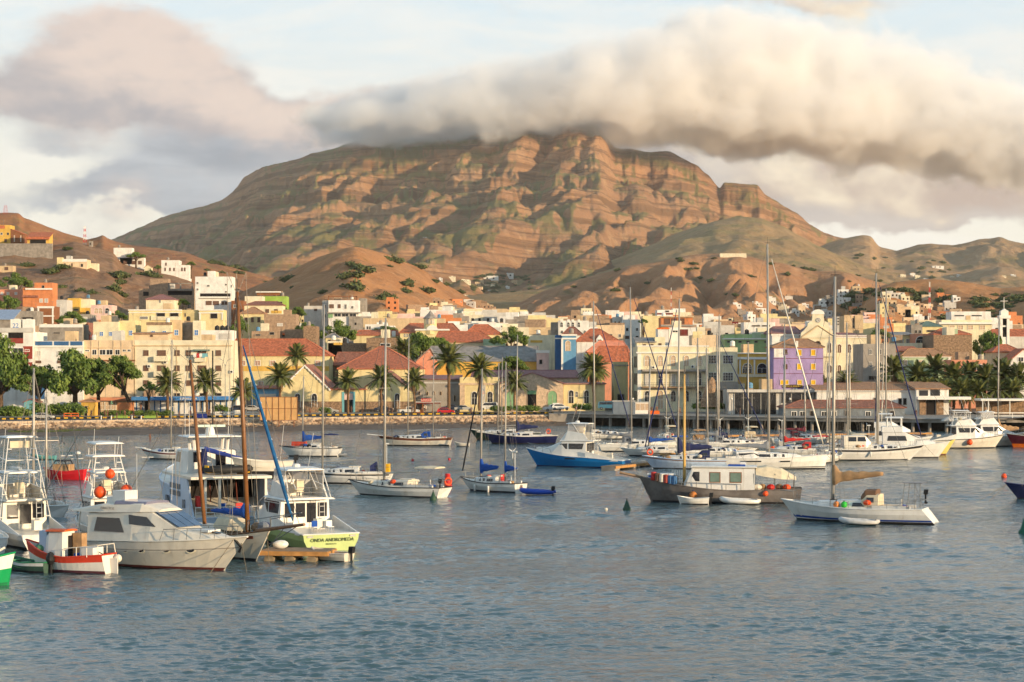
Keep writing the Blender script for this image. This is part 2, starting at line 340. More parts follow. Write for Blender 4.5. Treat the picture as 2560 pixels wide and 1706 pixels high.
def build_sea():
    M = bpy.data.materials.new('sea_water'); M.use_nodes = True; t = M.node_tree; q = NT(t); b = t.nodes['Principled BSDF']
    b.inputs['Base Color'].default_value = (.050, .094, .106, 1); b.inputs['Roughness'].default_value = .08; b.inputs['IOR'].default_value = 1.333
    co = t.nodes.new('ShaderNodeNewGeometry').outputs['Position']
    gust = q.ramp(q.noise(co, .05, 4, .55), .3, .7, .55, 1.25)
    h = q.m('MULTIPLY', q.m('ADD', q.m('MULTIPLY', q.noise(q.v('MULTIPLY', co, (.8, 1, 1)), 1.1, 4, .6, .4), q.ramp(q.xyz(co)[1], 120.0, 230.0, .15, .34)), q.m('MULTIPLY', q.noise(co, 4.5, 3, .6, .3), .026)), gust)
    bn = t.nodes.new('ShaderNodeBump'); bn.inputs['Strength'].default_value = 1.0; bn.inputs['Distance'].default_value = 1.0
    q._in(bn.inputs['Height'], h); t.links.new(bn.outputs[0], b.inputs['Normal'])
    # real wavelets: many short wave trains, finer rows near the eye, flattening where the rows become too coarse
    pys = np.concatenate([np.linspace(1790, 1300, 470), np.linspace(1299, 1060, 235)]); Y = CZ * FP / (pys - HZ)
    Y = np.concatenate([np.linspace(-300, 66, 12), Y, [470, 520, 560]])
    r = np.concatenate([np.linspace(-9, -.42, 14), np.linspace(-.40, -.29, 60), np.linspace(-.2895, .2895, 640), np.linspace(.29, .40, 60), np.linspace(.42, 9, 14)])
    YY = np.broadcast_to(Y[:, None], (len(Y), len(r))); XX = r[None, :] * np.maximum(Y, 66)[:, None]; dy = np.gradient(Y)[:, None]
    g = np.random.RandomState(6); Z = np.zeros(XX.shape)
    wx = fbm(XX / 9, YY / 9, 2, 71) * 1.2; wy = fbm(XX / 7, YY / 7, 2, 72) * 1.2
    for i in range(58):
        lam = .34 * (6.0 / .34) ** g.rand(); a = math.radians(g.normal() * 30 - 10); kx, ky = math.sin(a) * 2 * math.pi / lam, math.cos(a) * 2 * math.pi / lam
        ph = kx * (XX + wx * min(1, lam)) + ky * (YY + wy * min(1, lam)) + g.rand() * 6.28; w = np.clip((lam / np.abs(dy) - 1.9) / 1.6, 0, 1)
        s_ = np.sin(ph); Z = Z + w * lam * (1 if lam < 1.6 else np.interp(YY, [95, 190], [.45, 1.0])) * .86 * (.0056 if lam < 1.1 else .0044 if lam < 2 else .0030) * (s_ + .35 * s_ * np.abs(s_) - .18 * np.cos(2 * ph))
    Z = Z * (.30 + 1.25 * sstep(fbm(XX / 26, YY / 15, 4, 75), -.5, .55))
    tag(grid_obj('sea', np.stack([XX, YY, Z - .02], -1), M), kind='structure')
build_sea()

# ------------------------------------------------------------------ air and the cloud that sits on the summit
def volume_mat(name, col, dens, aniso=.0):
    M = bpy.data.materials.new(name); M.use_nodes = True; t = M.node_tree; t.nodes.remove(t.nodes['Principled BSDF']); q = NT(t)
    v = t.nodes.new('ShaderNodeVolumePrincipled'); v.inputs['Color'].default_value = (*col, 1); v.inputs['Anisotropy'].default_value = aniso
    d = dens(t, q) if callable(dens) else dens
    if callable(dens): q._in(v.inputs['Density'], d)
    else: v.inputs['Density'].default_value = d
    t.links.new(v.outputs[0], t.nodes['Material Output'].inputs['Volume']); return M
def haze_box():
    V = [(x, y, z) for z in (-3, 1340) for x, y in ((-4200, -200), (4200, -200), (4200, 9200), (-4200, 9200))]
    o = obj('haze', V, [(0, 3, 2, 1), (4, 5, 6, 7), (0, 1, 5, 4), (1, 2, 6, 5), (2, 3, 7, 6), (3, 0, 4, 7)], volume_mat('haze_air', (1.0, .97, .94), 2.3e-5)); tag(o, kind='stuff')
haze_box()
def cloud_bank():
    """the bank of cumulus that rides on the summit and runs off to the right: one body of vapour"""
    B = [(860, 318, 120, 26, 5900), (985, 296, 130, 40, 5900), (1150, 266, 130, 62, 5880), (1310, 250, 140, 72, 5880), (1470, 238, 120, 80, 5880), (1600, 205, 130, 98, 5950), (1745, 170, 140, 104, 6050), (1880, 175, 150, 112, 6150), (2020, 205, 160, 112, 6250),
         (2160, 255, 170, 110, 6350), (2310, 300, 165, 100, 6450), (2480, 340, 160, 95, 6500), (2660, 360, 160, 100, 6500), (1700, 300, 260, 46, 6100), (1980, 330, 260, 50, 6300)]
    def dens(t, q):
        co = t.nodes.new('ShaderNodeTexCoord').outputs['Object']; acc = 0.0
        w = q.v('SCALE', q.v('SUBTRACT', q.noise(co, .0045, 3, .5, 0, 'Color'), (.5, .5, .5))); w.node.inputs['Scale'].default_value = 190; cw = q.v('ADD', co, w)
        for (px, py, rx, ry, Y) in B:
            c = at_(px, py, Y); m_ = Y / FP; d = q.v('MULTIPLY', q.v('SUBTRACT', cw, tuple(c)), (1 / (rx * m_ * 1.15), 1 / 330, 1 / (ry * m_ * 1.1)))
            acc = q.m('ADD', acc, q.m('EXPONENT', q.m('MULTIPLY', q.v('DOT_PRODUCT', d, d), -1.0)))
        n = q.noise(q.v('MULTIPLY', co, (1, 1, 1.2)), .0078, 5, .62, .0)
        return q.m('MULTIPLY', q.ramp(q.m('ADD', q.m('MINIMUM', acc, 1.0), q.m('MULTIPLY', q.m('SUBTRACT', n, .5), 2.3)), .40, 1.0), .015)
    V = [(x, y, z) for z in (520, 1270) for x, y in ((-800, 5450), (2200, 5450), (2200, 6950), (-800, 6950))]
    o = obj('cloud_bank', V, [(0, 3, 2, 1), (4, 5, 6, 7), (0, 1, 5, 4), (1, 2, 6, 5), (2, 3, 7, 6), (3, 0, 4, 7)], volume_mat('cloud_vapour', (1.0, .988, .974), dens, .0)); tag(o, kind='stuff')
def at_(px, py, Y): return Vector(((px - CX) / FP * Y, Y, CZ + (HZ - py) / FP * Y))
cloud_bank()

# ------------------------------------------------------------------ mesh helpers
class MB:
    """collects shapes in one mesh; build() links it as one object"""
    def __init__(s): s.v = []; s.f = []; s.mi = []
    def add(s, vs, fs, m=0):
        b = len(s.v); s.v += [tuple(p) for p in vs]; s.f += [tuple(b + i for i in f) for f in fs]; s.mi += [m] * len(fs); return s
    def box(s, x0, x1, y0, y1, z0, z1, m=0):
        return s.add([(x0, y0, z0), (x1, y0, z0), (x1, y1, z0), (x0, y1, z0), (x0, y0, z1), (x1, y0, z1), (x1, y1, z1), (x0, y1, z1)],
                     [(0, 3, 2, 1), (4, 5, 6, 7), (0, 1, 5, 4), (1, 2, 6, 5), (2, 3, 7, 6), (3, 0, 4, 7)], m)
    def prism(s, poly, fn, a, b, m=0):
        """extrude 2-D polygon; fn(p, q, w) places a point"""
        n = len(poly)
        return s.add([fn(p[0], p[1], a) for p in poly] + [fn(p[0], p[1], b) for p in poly],
                     [tuple(range(n - 1, -1, -1)), tuple(range(n, 2 * n))] + [(i, (i + 1) % n, n + (i + 1) % n, n + i) for i in range(n)], m)
    def tube(s, pts, r, n=6, m=0, cap=True):
        pts = [Vector(p) for p in pts]; k = len(pts)
        rs = r if isinstance(r, (list, tuple)) else [r] * k
        b = len(s.v); up = None
        for i, p in enumerate(pts):
            d = (pts[min(i + 1, k - 1)] - pts[max(i - 1, 0)]).normalized()
            if up is None: up = d.orthogonal().normalized()
            up = (up - d * up.dot(d)).normalized(); w = d.cross(up)
            for j in range(n):
                a = 2 * math.pi * j / n; s.v.append(tuple(p + (up * math.cos(a) + w * math.sin(a)) * rs[i]))
        for i in range(k - 1):
            for j in range(n):
                s.f.append((b + i * n + j, b + i * n + (j + 1) % n, b + (i + 1) * n + (j + 1) % n, b + (i + 1) * n + j)); s.mi.append(m)
        if cap:
            s.f.append(tuple(b + j for j in range(n - 1, -1, -1))); s.mi.append(m)
            s.f.append(tuple(b + (k - 1) * n + j for j in range(n))); s.mi.append(m)
        return s
    def loft(s, rings, m=0, closed=True, caps=(True, True)):
        b = len(s.v); n = len(rings[0])
        for r in rings: s.v += [tuple(p) for p in r]
        for i in range(len(rings) - 1):
            for j in range(n if closed else n - 1):
                s.f.append((b + i * n + j, b + i * n + (j + 1) % n, b + (i + 1) * n + (j + 1) % n, b + (i + 1) * n + j)); s.mi.append(m)
        e = b + (len(rings) - 1) * n
        if caps[0]: s.f.append(tuple(b + j for j in range(n - 1, -1, -1))); s.mi.append(m)
        if caps[1]: s.f.append(tuple(e + j for j in range(n))); s.mi.append(m)
        return s
    def ball(s, c, rx, ry=None, rz=None, n=10, m=0):
        ry = ry or rx; rz = rz or rx; h = n // 2 + 1
        rings = [[(c[0] + rx * max(.02, math.sin(math.pi * i / h)) * math.cos(2 * math.pi * j / n), c[1] + ry * max(.02, math.sin(math.pi * i / h)) * math.sin(2 * math.pi * j / n), c[2] - rz * math.cos(math.pi * i / h)) for j in range(n)] for i in range(h + 1)]
        return s.loft(rings, m)
    def lathe(s, prof, c=(0, 0, 0), n=12, m=0):
        return s.loft([[(c[0] + r * math.cos(2 * math.pi * j / n), c[1] + r * math.sin(2 * math.pi * j / n), c[2] + z) for j in range(n)] for r, z in prof], m)
    def build(s, name, m, parent=None, smooth=False):
        return obj(name, s.v, s.f, m, parent, smooth, s.mi)
def empty(name, loc, rz=0.0, label=None, cat=None, group=None):
    o = bpy.data.objects.new(name, None); COL.objects.link(o); o.location = loc; o.rotation_euler = (0, 0, rz)
    o.empty_display_size = .1
    return tag(o, label, cat, group)
def copy_tree(o, parent=None):
    c = o.copy(); COL.objects.link(c)
    if parent is not None: c.parent = parent
    for ch in o.children: copy_tree(ch, c)
    return c
def at(px, py, Y): return Vector(((px - CX) / FP * Y, Y, CZ + (HZ - py) / FP * Y))
def sea(px, py):
    Y = CZ * FP / (py - HZ); return Vector(((px - CX) / FP * Y, Y, 0))
def text(name, body, m, parent, loc, rot, size, ext=.01, shear=0.0, align='CENTER', sx=1.0):
    cu = bpy.data.curves.new(name, 'FONT'); cu.body = body; cu.size = size; cu.extrude = ext; cu.align_x = align; cu.align_y = 'CENTER'; cu.shear = shear
    t = bpy.data.objects.new(name, cu); COL.objects.link(t)
    dg = bpy.context.evaluated_depsgraph_get(); me = bpy.data.meshes.new_from_object(t.evaluated_get(dg))
    bpy.data.objects.remove(t); bpy.data.curves.remove(cu)
    me.materials.clear(); me.materials.append(m)
    o = bpy.data.objects.new(name, me); COL.objects.link(o); o.parent = parent; o.location = loc; o.rotation_euler = rot; o.scale = (sx, 1, 1); return o

# ------------------------------------------------------------------ plain colours
def wm(name, r, g, b, streak=.5, **k): return mat(name, (r, g, b), rough=.85, var=.16, scale=.45, streak=streak, spec=.2, dirt=srgb(r * .72, g * .66, b * .6), **k)
WALL = dict(
    cream=wm('cream_render', 226, 213, 182), pale=wm('pale_yellow_render', 227, 214, 178), yellow=wm('yellow_render', 224, 204, 152), ochre=wm('ochre_render', 216, 172, 84, .2),
    white=wm('white_render', 228, 223, 213), peach=wm('peach_render', 224, 196, 160), pink=wm('pink_render', 226, 190, 176), orange=wm('orange_render', 206, 132, 86),
    red=wm('red_render', 150, 68, 58), maroon=wm('maroon_render', 118, 54, 50), blue=wm('blue_render', 66, 104, 146), sky=wm('light_blue_render', 104, 152, 184), purple=wm('lilac_render', 164, 142, 184, .15),
    green=wm('green_render', 164, 186, 130), mint=wm('mint_render', 176, 192, 156), lime=wm('lime_render', 150, 178, 80), grey=wm('grey_render', 160, 150, 138), olive=wm('olive_render', 196, 180, 134),
    stone=mat('rubble_stone', (150, 122, 96), .95, var=.45, scale=2.2, bump=.12), block=mat('bare_blockwork', (166, 138, 112), .95, var=.30, scale=1.2, streak=.3, bump=.05),
    ashlar=mat('pink_ashlar', (206, 178, 148), .9, var=.25, scale=1.5, bump=.04), tan=wm('tan_render', 206, 178, 140), concrete=mat('weathered_concrete', (150, 140, 128), .95, var=.3, scale=.6, streak=.6, bump=.03),
    turq=wm('turquoise_render', 116, 172, 178), salmon=wm('salmon_render', 214, 146, 116), brown=wm('brown_render', 140, 92, 62), greywhite=wm('grey_white_render', 198, 192, 182))
ROOFM = dict(
    tile=mat('red_clay_tiles', (188, 108, 74), .9, var=.4, scale=1.6, streak=.5, bump=.10), tile2=mat('old_dark_tiles', (150, 98, 78), .9, var=.4, scale=1.6, streak=.5, bump=.10),
    tan=mat('brown_tiles', (176, 130, 94), .9, var=.3, scale=1.6, streak=.4, bump=.08), mauve=mat('faded_mauve_tiles', (150, 104, 98), .9, var=.3, scale=1.6, streak=.4, bump=.08),
    grey=mat('grey_sheet_roof', (146, 138, 130), .8, var=.3, scale=.7, streak=.5), flat=mat('flat_roof_screed', (150, 134, 118), .95, var=.3, scale=.5),
    salmon=mat('salmon_sheet_roof', (222, 140, 108), .8, var=.2, scale=.7), dkgreen=mat('green_sheet_roof', (104, 124, 112), .8, var=.2), bluegrey=mat('blue_grey_sheet', (150, 164, 184), .7, var=.2), blue=mat('blue_awning', (70, 130, 190), .8, var=.15))
WHITE = mat('white_trim', (232, 226, 214), .7, var=.08); GLASS = mat('dark_window_glass', (44, 42, 42), .15, var=.4, scale=.8, spec=.6)
SHUT = mat('brown_shutters', (112, 84, 68), .8, var=.3, scale=3); PSHUT = mat('pale_shutters', (196, 168, 138), .8, var=.2, scale=3); YEL = mat('bright_yellow_paint', (230, 172, 16), .7, var=.12)
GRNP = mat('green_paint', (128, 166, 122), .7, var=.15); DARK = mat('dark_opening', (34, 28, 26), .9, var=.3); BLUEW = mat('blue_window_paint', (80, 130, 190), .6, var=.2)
STEEL = mat('grey_steel', (130, 130, 128), .5, .5, var=.2); BLACK = mat('black_plastic', (30, 30, 32), .6, var=.2); REDP = mat('red_paint', (196, 40, 34), .5, var=.12)
PINKW = mat('dusty_pink_shutters', (190, 150, 128), .8, var=.2, scale=3); LETTER = mat('pale_lettering', (240, 226, 206), .7, var=.05); ORANGEP = mat('orange_paint', (226, 104, 34), .6, var=.12)
STYLES = dict(dark=(WHITE, GLASS, 0, 2, 1), shut=(SHUT, SHUT, 0, 2, 1), pshut=(WHITE, PSHUT, 0, 2, 2), arch=(WHITE, GLASS, 1, 2, 2), ashut=(WHITE, SHUT, 1, 2, 1), yel=(WALL['pale'], YEL, 0, 1, 1), gd=(WALL['ashlar'], GRNP, 1, 2, 1),
              open=(WALL['grey'], DARK, 0, 1, 1), blue=(WHITE, BLUEW, 0, 2, 2), grid=(WHITE, GLASS, 0, 4, 3), door=(WHITE, SHUT, 0, 2, 1), pink=(WHITE, PINKW, 0, 2, 1), hole=(WALL['block'], DARK, 0, 1, 1), aopen=(WALL['ashlar'], DARK, 1, 1, 1), white=(WHITE, WALL['greywhite'], 0, 2, 1), ashutp=(WHITE, PSHUT, 1, 2, 2))
WCACHE = {}
def window_mesh(style, w, h):
    key = (style, round(w, 1), round(h, 1))
    if key in WCACHE: return WCACHE[key]
    fm, pm, arch, nx, ny = STYLES[style]; w, h = key[1:]; b = MB(); t = .11 if w > .9 else .08
    fn = lambda p, q, d: (p, d, q)
    if arch:
        r = w / 2; out = [(-r, 0), (r, 0)] + [(r * math.cos(a), h - r + r * math.sin(a)) for a in np.linspace(0, math.pi, 9)]
        ri = r - t; inn = [(-ri, 0), (ri, 0)] + [(ri * math.cos(a), h - r + ri * math.sin(a)) for a in np.linspace(0, math.pi, 9)]
        b.prism(inn, fn, -.03, .02, 1)
        n = len(out)
        for i in range(1, n):
            j = (i + 1) % n
            b.prism([out[i], out[j], inn[j], inn[i]], fn, -.12, .02, 0)
    else:
        b.box(-w / 2 + t, w / 2 - t, -.03, .02, t, h - t, 1)
        b.box(-w / 2, w / 2, -.12, .02, h - t, h); b.box(-w / 2 - .06, w / 2 + .06, -.16, .02, 0, t)
        b.box(-w / 2, -w / 2 + t, -.12, .02, t, h - t); b.box(w / 2 - t, w / 2, -.12, .02, t, h - t)
    for i in range(1, nx):
        x = -w / 2 + w * i / nx; b.box(x - .03, x + .03, -.06, -.025, t, h - (w / 2 if arch else t))
    for i in range(1, ny):
        z = h * i / ny; b.box(-w / 2 + t, w / 2 - t, -.055, -.025, z - .025, z + .025)
    o = b.build('window', [fm, pm]); me = o.data; bpy.data.objects.remove(o); WCACHE[key] = me; return me
def put(name, me, parent, loc, rz=0.0, s=1.0):
    o = bpy.data.objects.new(name, me); COL.objects.link(o); o.parent = parent; o.location = loc; o.rotation_euler = (0, 0, rz); o.scale = (s, s, s) if not hasattr(s, '__len__') else s; return o
FLAT = []
def house(label, x0, x1, yt, Y, wall, depth=9.0, roof=None, wins=(), parts=(), bands=(), name='house', cat='building', zb=None, left=None, rz=0.0, group=None, inset=True):
    """a building whose front stands between two photo columns, at distance Y, as high as photo row yt"""
    wall = WALL[wall] if isinstance(wall, str) else wall
    xc = (x0 + x1) / 2; c = at(xc, yt, Y)
    if zb is None: zb = float(ground_z(Y)) - .6
    root = empty(name, (c.x, Y, zb), R(rz), label, cat, group)
    L = lambda px: (px - xc) / FP * Y
    Z = lambda py: CZ + (HZ - py) / FP * Y - zb
    xa, xb, zt = L(x0), L(x1), Z(yt)
    b = MB()
    if roof is None or roof[0] == 'flat':
        p = .25; h = .7 if zt > 4 else .3
        b.add([(xa, 0, 0), (xb, 0, 0), (xb, depth, 0), (xa, depth, 0), (xa, 0, zt), (xb, 0, zt), (xb, depth, zt), (xa, depth, zt),
               (xa + p, p, zt), (xb - p, p, zt), (xb - p, depth - p, zt), (xa + p, depth - p, zt), (xa + p, p, zt - h), (xb - p, p, zt - h), (xb - p, depth - p, zt - h), (xa + p, depth - p, zt - h)],
              [(0, 1, 5, 4), (1, 2, 6, 5), (2, 3, 7, 6), (3, 0, 4, 7), (4, 5, 9, 8), (5, 6, 10, 9), (6, 7, 11, 10), (7, 4, 8, 11), (8, 9, 13, 12), (9, 10, 14, 13), (10, 11, 15, 14), (11, 8, 12, 15)])
        b.build('wall', wall, root)
        obj('roof', [(xa + p, p, zt - h), (xb - p, p, zt - h), (xb - p, depth - p, zt - h), (xa + p, depth - p, zt - h)], [(0, 1, 2, 3)], ROOFM['flat'], root)
    else:
        kind, rm = roof[0], ROOFM[roof[1]]; ze = Z(roof[2]); ov = .35
        if kind == 'hip':
            b.box(xa, xb, 0, depth, 0, ze); b.build('wall', wall, root)
            Ym = Y + depth / 2; zr = CZ + (HZ - yt) / FP * Ym - zb
            ra, rb = L(roof[3]) * Ym / Y, L(roof[4]) * Ym / Y
            A = [(xa - ov, -ov, ze), (xb + ov, -ov, ze), (xb + ov, depth + ov, ze), (xa - ov, depth + ov, ze)]
            T = [(ra, depth / 2, zr), (rb, depth / 2, zr)]
            lo = [(x, y, z - .18) for x, y, z in A]
            obj('roof', A + T + lo, [(0, 1, 5, 4), (2, 3, 4, 5), (1, 2, 5), (3, 0, 4), (0, 6, 7, 1), (1, 7, 8, 2), (2, 8, 9, 3), (3, 9, 6, 0), (6, 9, 8, 7)], rm, root)
            rd = MB(); rd.tube([T[0], T[1]], .14, 5)
            for i, j in ((0, 0), (1, 1), (2, 1), (3, 0)): rd.tube([A[i], T[j]], .11, 5)
            rd.build('ridge_tiles', rm, root)
        elif kind == 'gable':     # gable end towards the water; roof[3] = apex column
            ax = L(roof[3])
            b.prism([(xa, 0), (xb, 0), (xb, ze), (ax, zt), (xa, Z(roof[4]) if len(roof) > 4 else ze)], lambda p, q, d: (p, d, q), 0, depth); b.build('wall', wall, root)
            zl = Z(roof[4]) if len(roof) > 4 else ze
            for (p, q) in (((xa - .3, zl - .12), (ax, zt + .08)), ((ax, zt + .08), (xb + .3, ze - .12))):
                MB().prism([(p[0], p[1]), (q[0], q[1]), (q[0], q[1] + .2), (p[0], p[1] + .2)], lambda a, c2, d: (a, d, c2), -.25, depth + .2).build('roof', rm, root)
        elif kind == 'shed':      # single slope falling towards the water: roof[2] = eave row, yt = back row
            zr = CZ + (HZ - yt) / FP * (Y + depth) - zb
            b.add([(xa, 0, 0), (xb, 0, 0), (xb, depth, 0), (xa, depth, 0), (xa, 0, ze), (xb, 0, ze), (xb, depth, zr), (xa, depth, zr)], [(0, 1, 5, 4), (1, 2, 6, 5), (2, 3, 7, 6), (3, 0, 4, 7)]); b.build('wall', wall, root)
            MB().prism([(-.5, ze + .02), (depth + .3, zr + .02), (depth + .3, zr + .22), (-.5, ze + .22)], lambda p, q, d: (d, p, q), xa - .4, xb + .4).build('roof', rm, root)
    for (xs, ys, w, h, st) in wins:
        nm = 'door' if st in ('door', 'gd') else 'window'
        for x in xs:
            for y in ys:
                ww, hh = max(.5, w / FP * Y), max(.5, h / FP * Y)
                put(nm, window_mesh(st, ww, hh), root, (L(x), -.005, Z(y) - hh / 2))
    if left:                      # windows on the side wall that faces left
        for (ds, ys, w, h, st) in left:
            for d in ds:
                for y in ys: put('window', window_mesh(st, w, h), root, (xa - .005, d, Z(y) - h / 2), -math.pi / 2)
    for (ya, yb, m, proud) in bands:
        MB().box(xa - proud, xb + proud, -proud, .3, Z(yb), Z(ya)).build('cornice', m, root)
    for pt in parts:
        nm, pa, pb, pya, pyb, proud, m = pt[:7]
        MB().box(L(pa), L(pb), -proud, .2 if len(pt) < 8 else pt[7], Z(pyb), Z(pya)).build(nm, m if not isinstance(m, str) else WALL[m], root)
    if roof is None: FLAT.append((root, xa, xb, depth, zt))
    root_info[root.name] = (xc, Y, zb)
    return root
root_info = {}
def ln(a, b, n): return [a + (b - a) * i / (n - 1) for i in range(n)] if n > 1 else [(a + b) / 2]
def fan_box(): pass
def ac_unit(px, py, Y, label):
    p = at(px, py, Y); r = empty('air_conditioner', (p.x, Y - .35, p.z - .35), 0, label, 'air conditioner')
    MB().box(-.45, .45, 0, .34, 0, .7).build('casing', WHITE, r)
    b = MB(); b.prism([(.26 * math.cos(a) - .1, .35 + .26 * math.sin(a)) for a in np.linspace(0, 2 * math.pi, 13)[:-1]], lambda p, q, d: (p, d, q), -.02, .01); b.build('fan_grille', BLACK, r)
def balcony_rail(root, px0, px1, py0, py1, proud, m, n=14):
    xc, Y, zb = root_info[root.name]; L = lambda px: (px - xc) / FP * Y; Z = lambda py: CZ + (HZ - py) / FP * Y - zb
    b = MB(); y = -proud + .05
    for z in (Z(py0), (Z(py0) + Z(py1)) / 2): b.tube([(L(px0), y, z), (L(px1), y, z)], .03, 4)
    for i in range(n + 1): x = L(px0) + (L(px1) - L(px0)) * i / n; b.tube([(x, y, Z(py1)), (x, y, Z(py0))], .022, 4)
    b.build('railing', m, root)

# ------------------------------------------------------------------ the front row along the quay road
h = house('white and dark red building of four floors at the far left end of the front', -60, 83, 830, 462, 'white', 14,
      wins=[([12, 45], [878], 28, 16, 'dark'), ([68], [877, 915], 12, 6, 'white')],
      parts=[('loggia', 21, 58, 832, 846, .04, DARK), ('loggia', -30, 4, 832, 846, .04, DARK), ('panel', 21, 58, 846, 859, .10, 'red'), ('panel', -30, 4, 846, 859, .10, 'red'), ('panel', 58, 81, 866, 898, .06, 'red'), ('panel', 36, 81, 906, 940, .06, 'red'), ('ledge', -60, 83, 940, 944, .5, REDP), ('parapet_rim', -60, 84, 820, 831, .25, 'greywhite')])
for i, x in enumerate((39, 69)):
    p = at(x, 820, 466); r = empty('water_tank', (p.x, 466, at(0, 831, 466).z), 0, ('white square water tank with blue lettering on the roof of the dark red building', 'plain white square water tank beside the lettered one on the dark red building')[i], 'water tank')
    MB().box(-1.2, 1.2, 0, 2.4, 0, 3.0).build('tank_body', WHITE, r); MB().box(-.5, .5, .7, 1.7, 3.0, 3.15).build('lid', WHITE, r)
    if i == 0: text('lettering', '22', BLUEW, r, (0, -.02, 1.5), (R(90), 0, 0), 1.5)
house('white building with three dark blue panels under its roof edge, behind the big tree', 86, 208, 853, 463, 'white', 12,
      wins=[([96, 150, 200], [884], 13, 14, 'white'), ([96, 150], [905], 14, 7, 'shut'), ([96, 108, 150], [918], 13, 7, 'dark')],
      parts=[('panel', 88, 131, 854, 864, .06, 'blue'), ('panel', 135, 172, 854, 864, .06, 'blue'), ('panel', 176, 206, 854, 864, .06, 'blue'), ('panel', 88, 112, 924, 998, .06, 'blue'), ('ledge', 86, 208, 866, 869, .25, WHITE)])
house('peach building with a ribbon of white framed windows above the trees', 209, 335, 851, 464, 'peach', 12,
      wins=[([218], [877], 12, 5, 'dark'), ([236, 294], [881], 13, 14, 'dark'), ([256, 274], [881], 17, 14, 'dark'), ([311, 323], [877], 9, 6, 'dark'), ([236, 256, 274, 294], [925], 13, 13, 'dark')],
      bands=[(868, 870, WALL['peach'], .2), (900, 903, WALL['brown'], .3)], parts=[('pilaster', x, x + 3, 852, 900, .12, 'peach') for x in (209, 228, 247, 283, 303, 331)])
h = house('large cream apartment block with brown shutters and balconies', 336, 578, 851, 464, 'cream', 14,
      wins=[([365, 443, 471, 546], [883, 921, 958], 13, 14, 'shut'), ([404, 505], [883, 921, 958], 22, 14, 'shut'), ([365, 404, 443, 505, 546], [992], 16, 18, 'open')],
      bands=[(863, 866, WALL['tan'], .25), (902, 903.5, WALL['cream'], .06), (939, 940.5, WALL['cream'], .06)],
      parts=[('balcony', 386, 423, 891, 904, 1.1, 'cream'), ('balcony', 386, 423, 929, 942, 1.1, 'cream'), ('balcony', 488, 514, 892, 905, 1.1, 'cream'), ('balcony', 488, 514, 930, 943, 1.1, 'cream'), ('balcony', 386, 423, 966, 978, 1.1, 'cream'), ('awning', 485, 525, 874, 878, 1.2, ROOFM['dkgreen']), ('drainpipe', 336.5, 338, 866, 1000, .12, 'tan'), ('drainpipe', 441, 442, 866, 1000, .12, 'tan')])
xx = [489, 497, 504, 511, 518]
for i, x in enumerate(xx):
    p = at(x, 884, 464); o = MB().box(-.32, .32, 0, .02, -.8 - .2 * (i % 2), 0).build('laundry', [WHITE, REDP, WALL['white'], WALL['turq'], WALL['turq']][i]); o.location = (p.x, 462.7, p.z)
    tag(o, ['white shirt hung at the left end under the green awning', 'red cloth hung second from left under the green awning', 'white towel hung in the middle under the green awning', 'turquoise cloth hung second from right under the green awning', 'turquoise sheet hung at the right end under the green awning'][i], 'laundry')
for (x, y, l) in ((414, 906, 'under the upper cream balcony'), (374, 916, 'beside a middle shutter of the cream block'), (580, 930, 'on the corner of the long yellow tiled house')): ac_unit(x, y, 464, 'white air conditioner ' + l)
house('long yellow house with a red tiled roof and an ochre band, behind the wooden masts', 574, 822, 848, 508, 'yellow', 14, roof=('hip', 'tile', 889, 582, 758),
      wins=[([607, 644, 682, 795], [908], 15, 14, 'pink'), ([607, 652], [960], 14, 14, 'pink')], bands=[(916, 928, WALL['ochre'], .05), (889, 891, WHITE, .2)])
# warehouses
h = house('yellow gabled warehouse with scalloped white bargeboard and two arched windows', 703, 823, 914, 462, 'yellow', 20, roof=('gable', 'tile2', 971, 762, 970),
      wins=[([744, 786], [1001], 15, 36, 'arch')], parts=[('stone_plinth', 703, 823, 1004, 1036, .06, 'stone')])
xc, Y, zb = root_info[h.name]
b = MB()
for (p, q) in (((700, 973), (762, 912)), ((762, 912), (827, 974))):
    for i in range(9):
        a = i / 9; c = (i + 1) / 9; A = at(p[0] + (q[0] - p[0]) * a, p[1] + (q[1] - p[1]) * a, Y); C2 = at(p[0] + (q[0] - p[0]) * c, p[1] + (q[1] - p[1]) * c, Y); M2 = (A + C2) / 2
        b.prism([(A.x - h.location.x, A.z - zb), (C2.x - h.location.x, C2.z - zb), (C2.x - h.location.x, C2.z - zb - .3), (M2.x - h.location.x, M2.z - zb - .62), (A.x - h.location.x, A.z - zb - .3)], lambda p_, q_, d: (p_, d, q_), -.34, -.27)
b.build('bargeboard', WHITE, h)
house('yellow flat fronted middle range of the warehouse with a blue framed doorway', 823.5, 914, 972, 462.3, 'yellow', 20, roof=('shed', 'tile', 975),
      wins=[], parts=[('stone_plinth', 823.5, 914, 1004, 1036, .06, 'stone'), ('door_frame', 855, 888, 980, 1036, .10, 'turq'), ('doorway', 861, 882, 1000, 1036, .13, DARK), ('door_head', 861, 882, 984, 1000, .13, 'pink')])
house('yellow curved gable warehouse half hidden by palms and a mast', 914.5, 1034, 930, 462, 'yellow', 20, roof=('gable', 'tile2', 982, 966, 968),
      wins=[([954, 993], [1002], 14, 38, 'arch')], parts=[('stone_plinth', 914.5, 1034, 1004, 1036, .06, 'stone')])
house('big red hipped roof hall rising behind the yellow warehouses', 846, 1050, 866, 486, 'yellow', 40, roof=('hip', 'tile', 922, 938, 948))
house('low dark tiled store to the left of the red hipped hall', 834, 925, 881, 520, 'stone', 12, roof=('hip', 'tile2', 914, 840, 915))
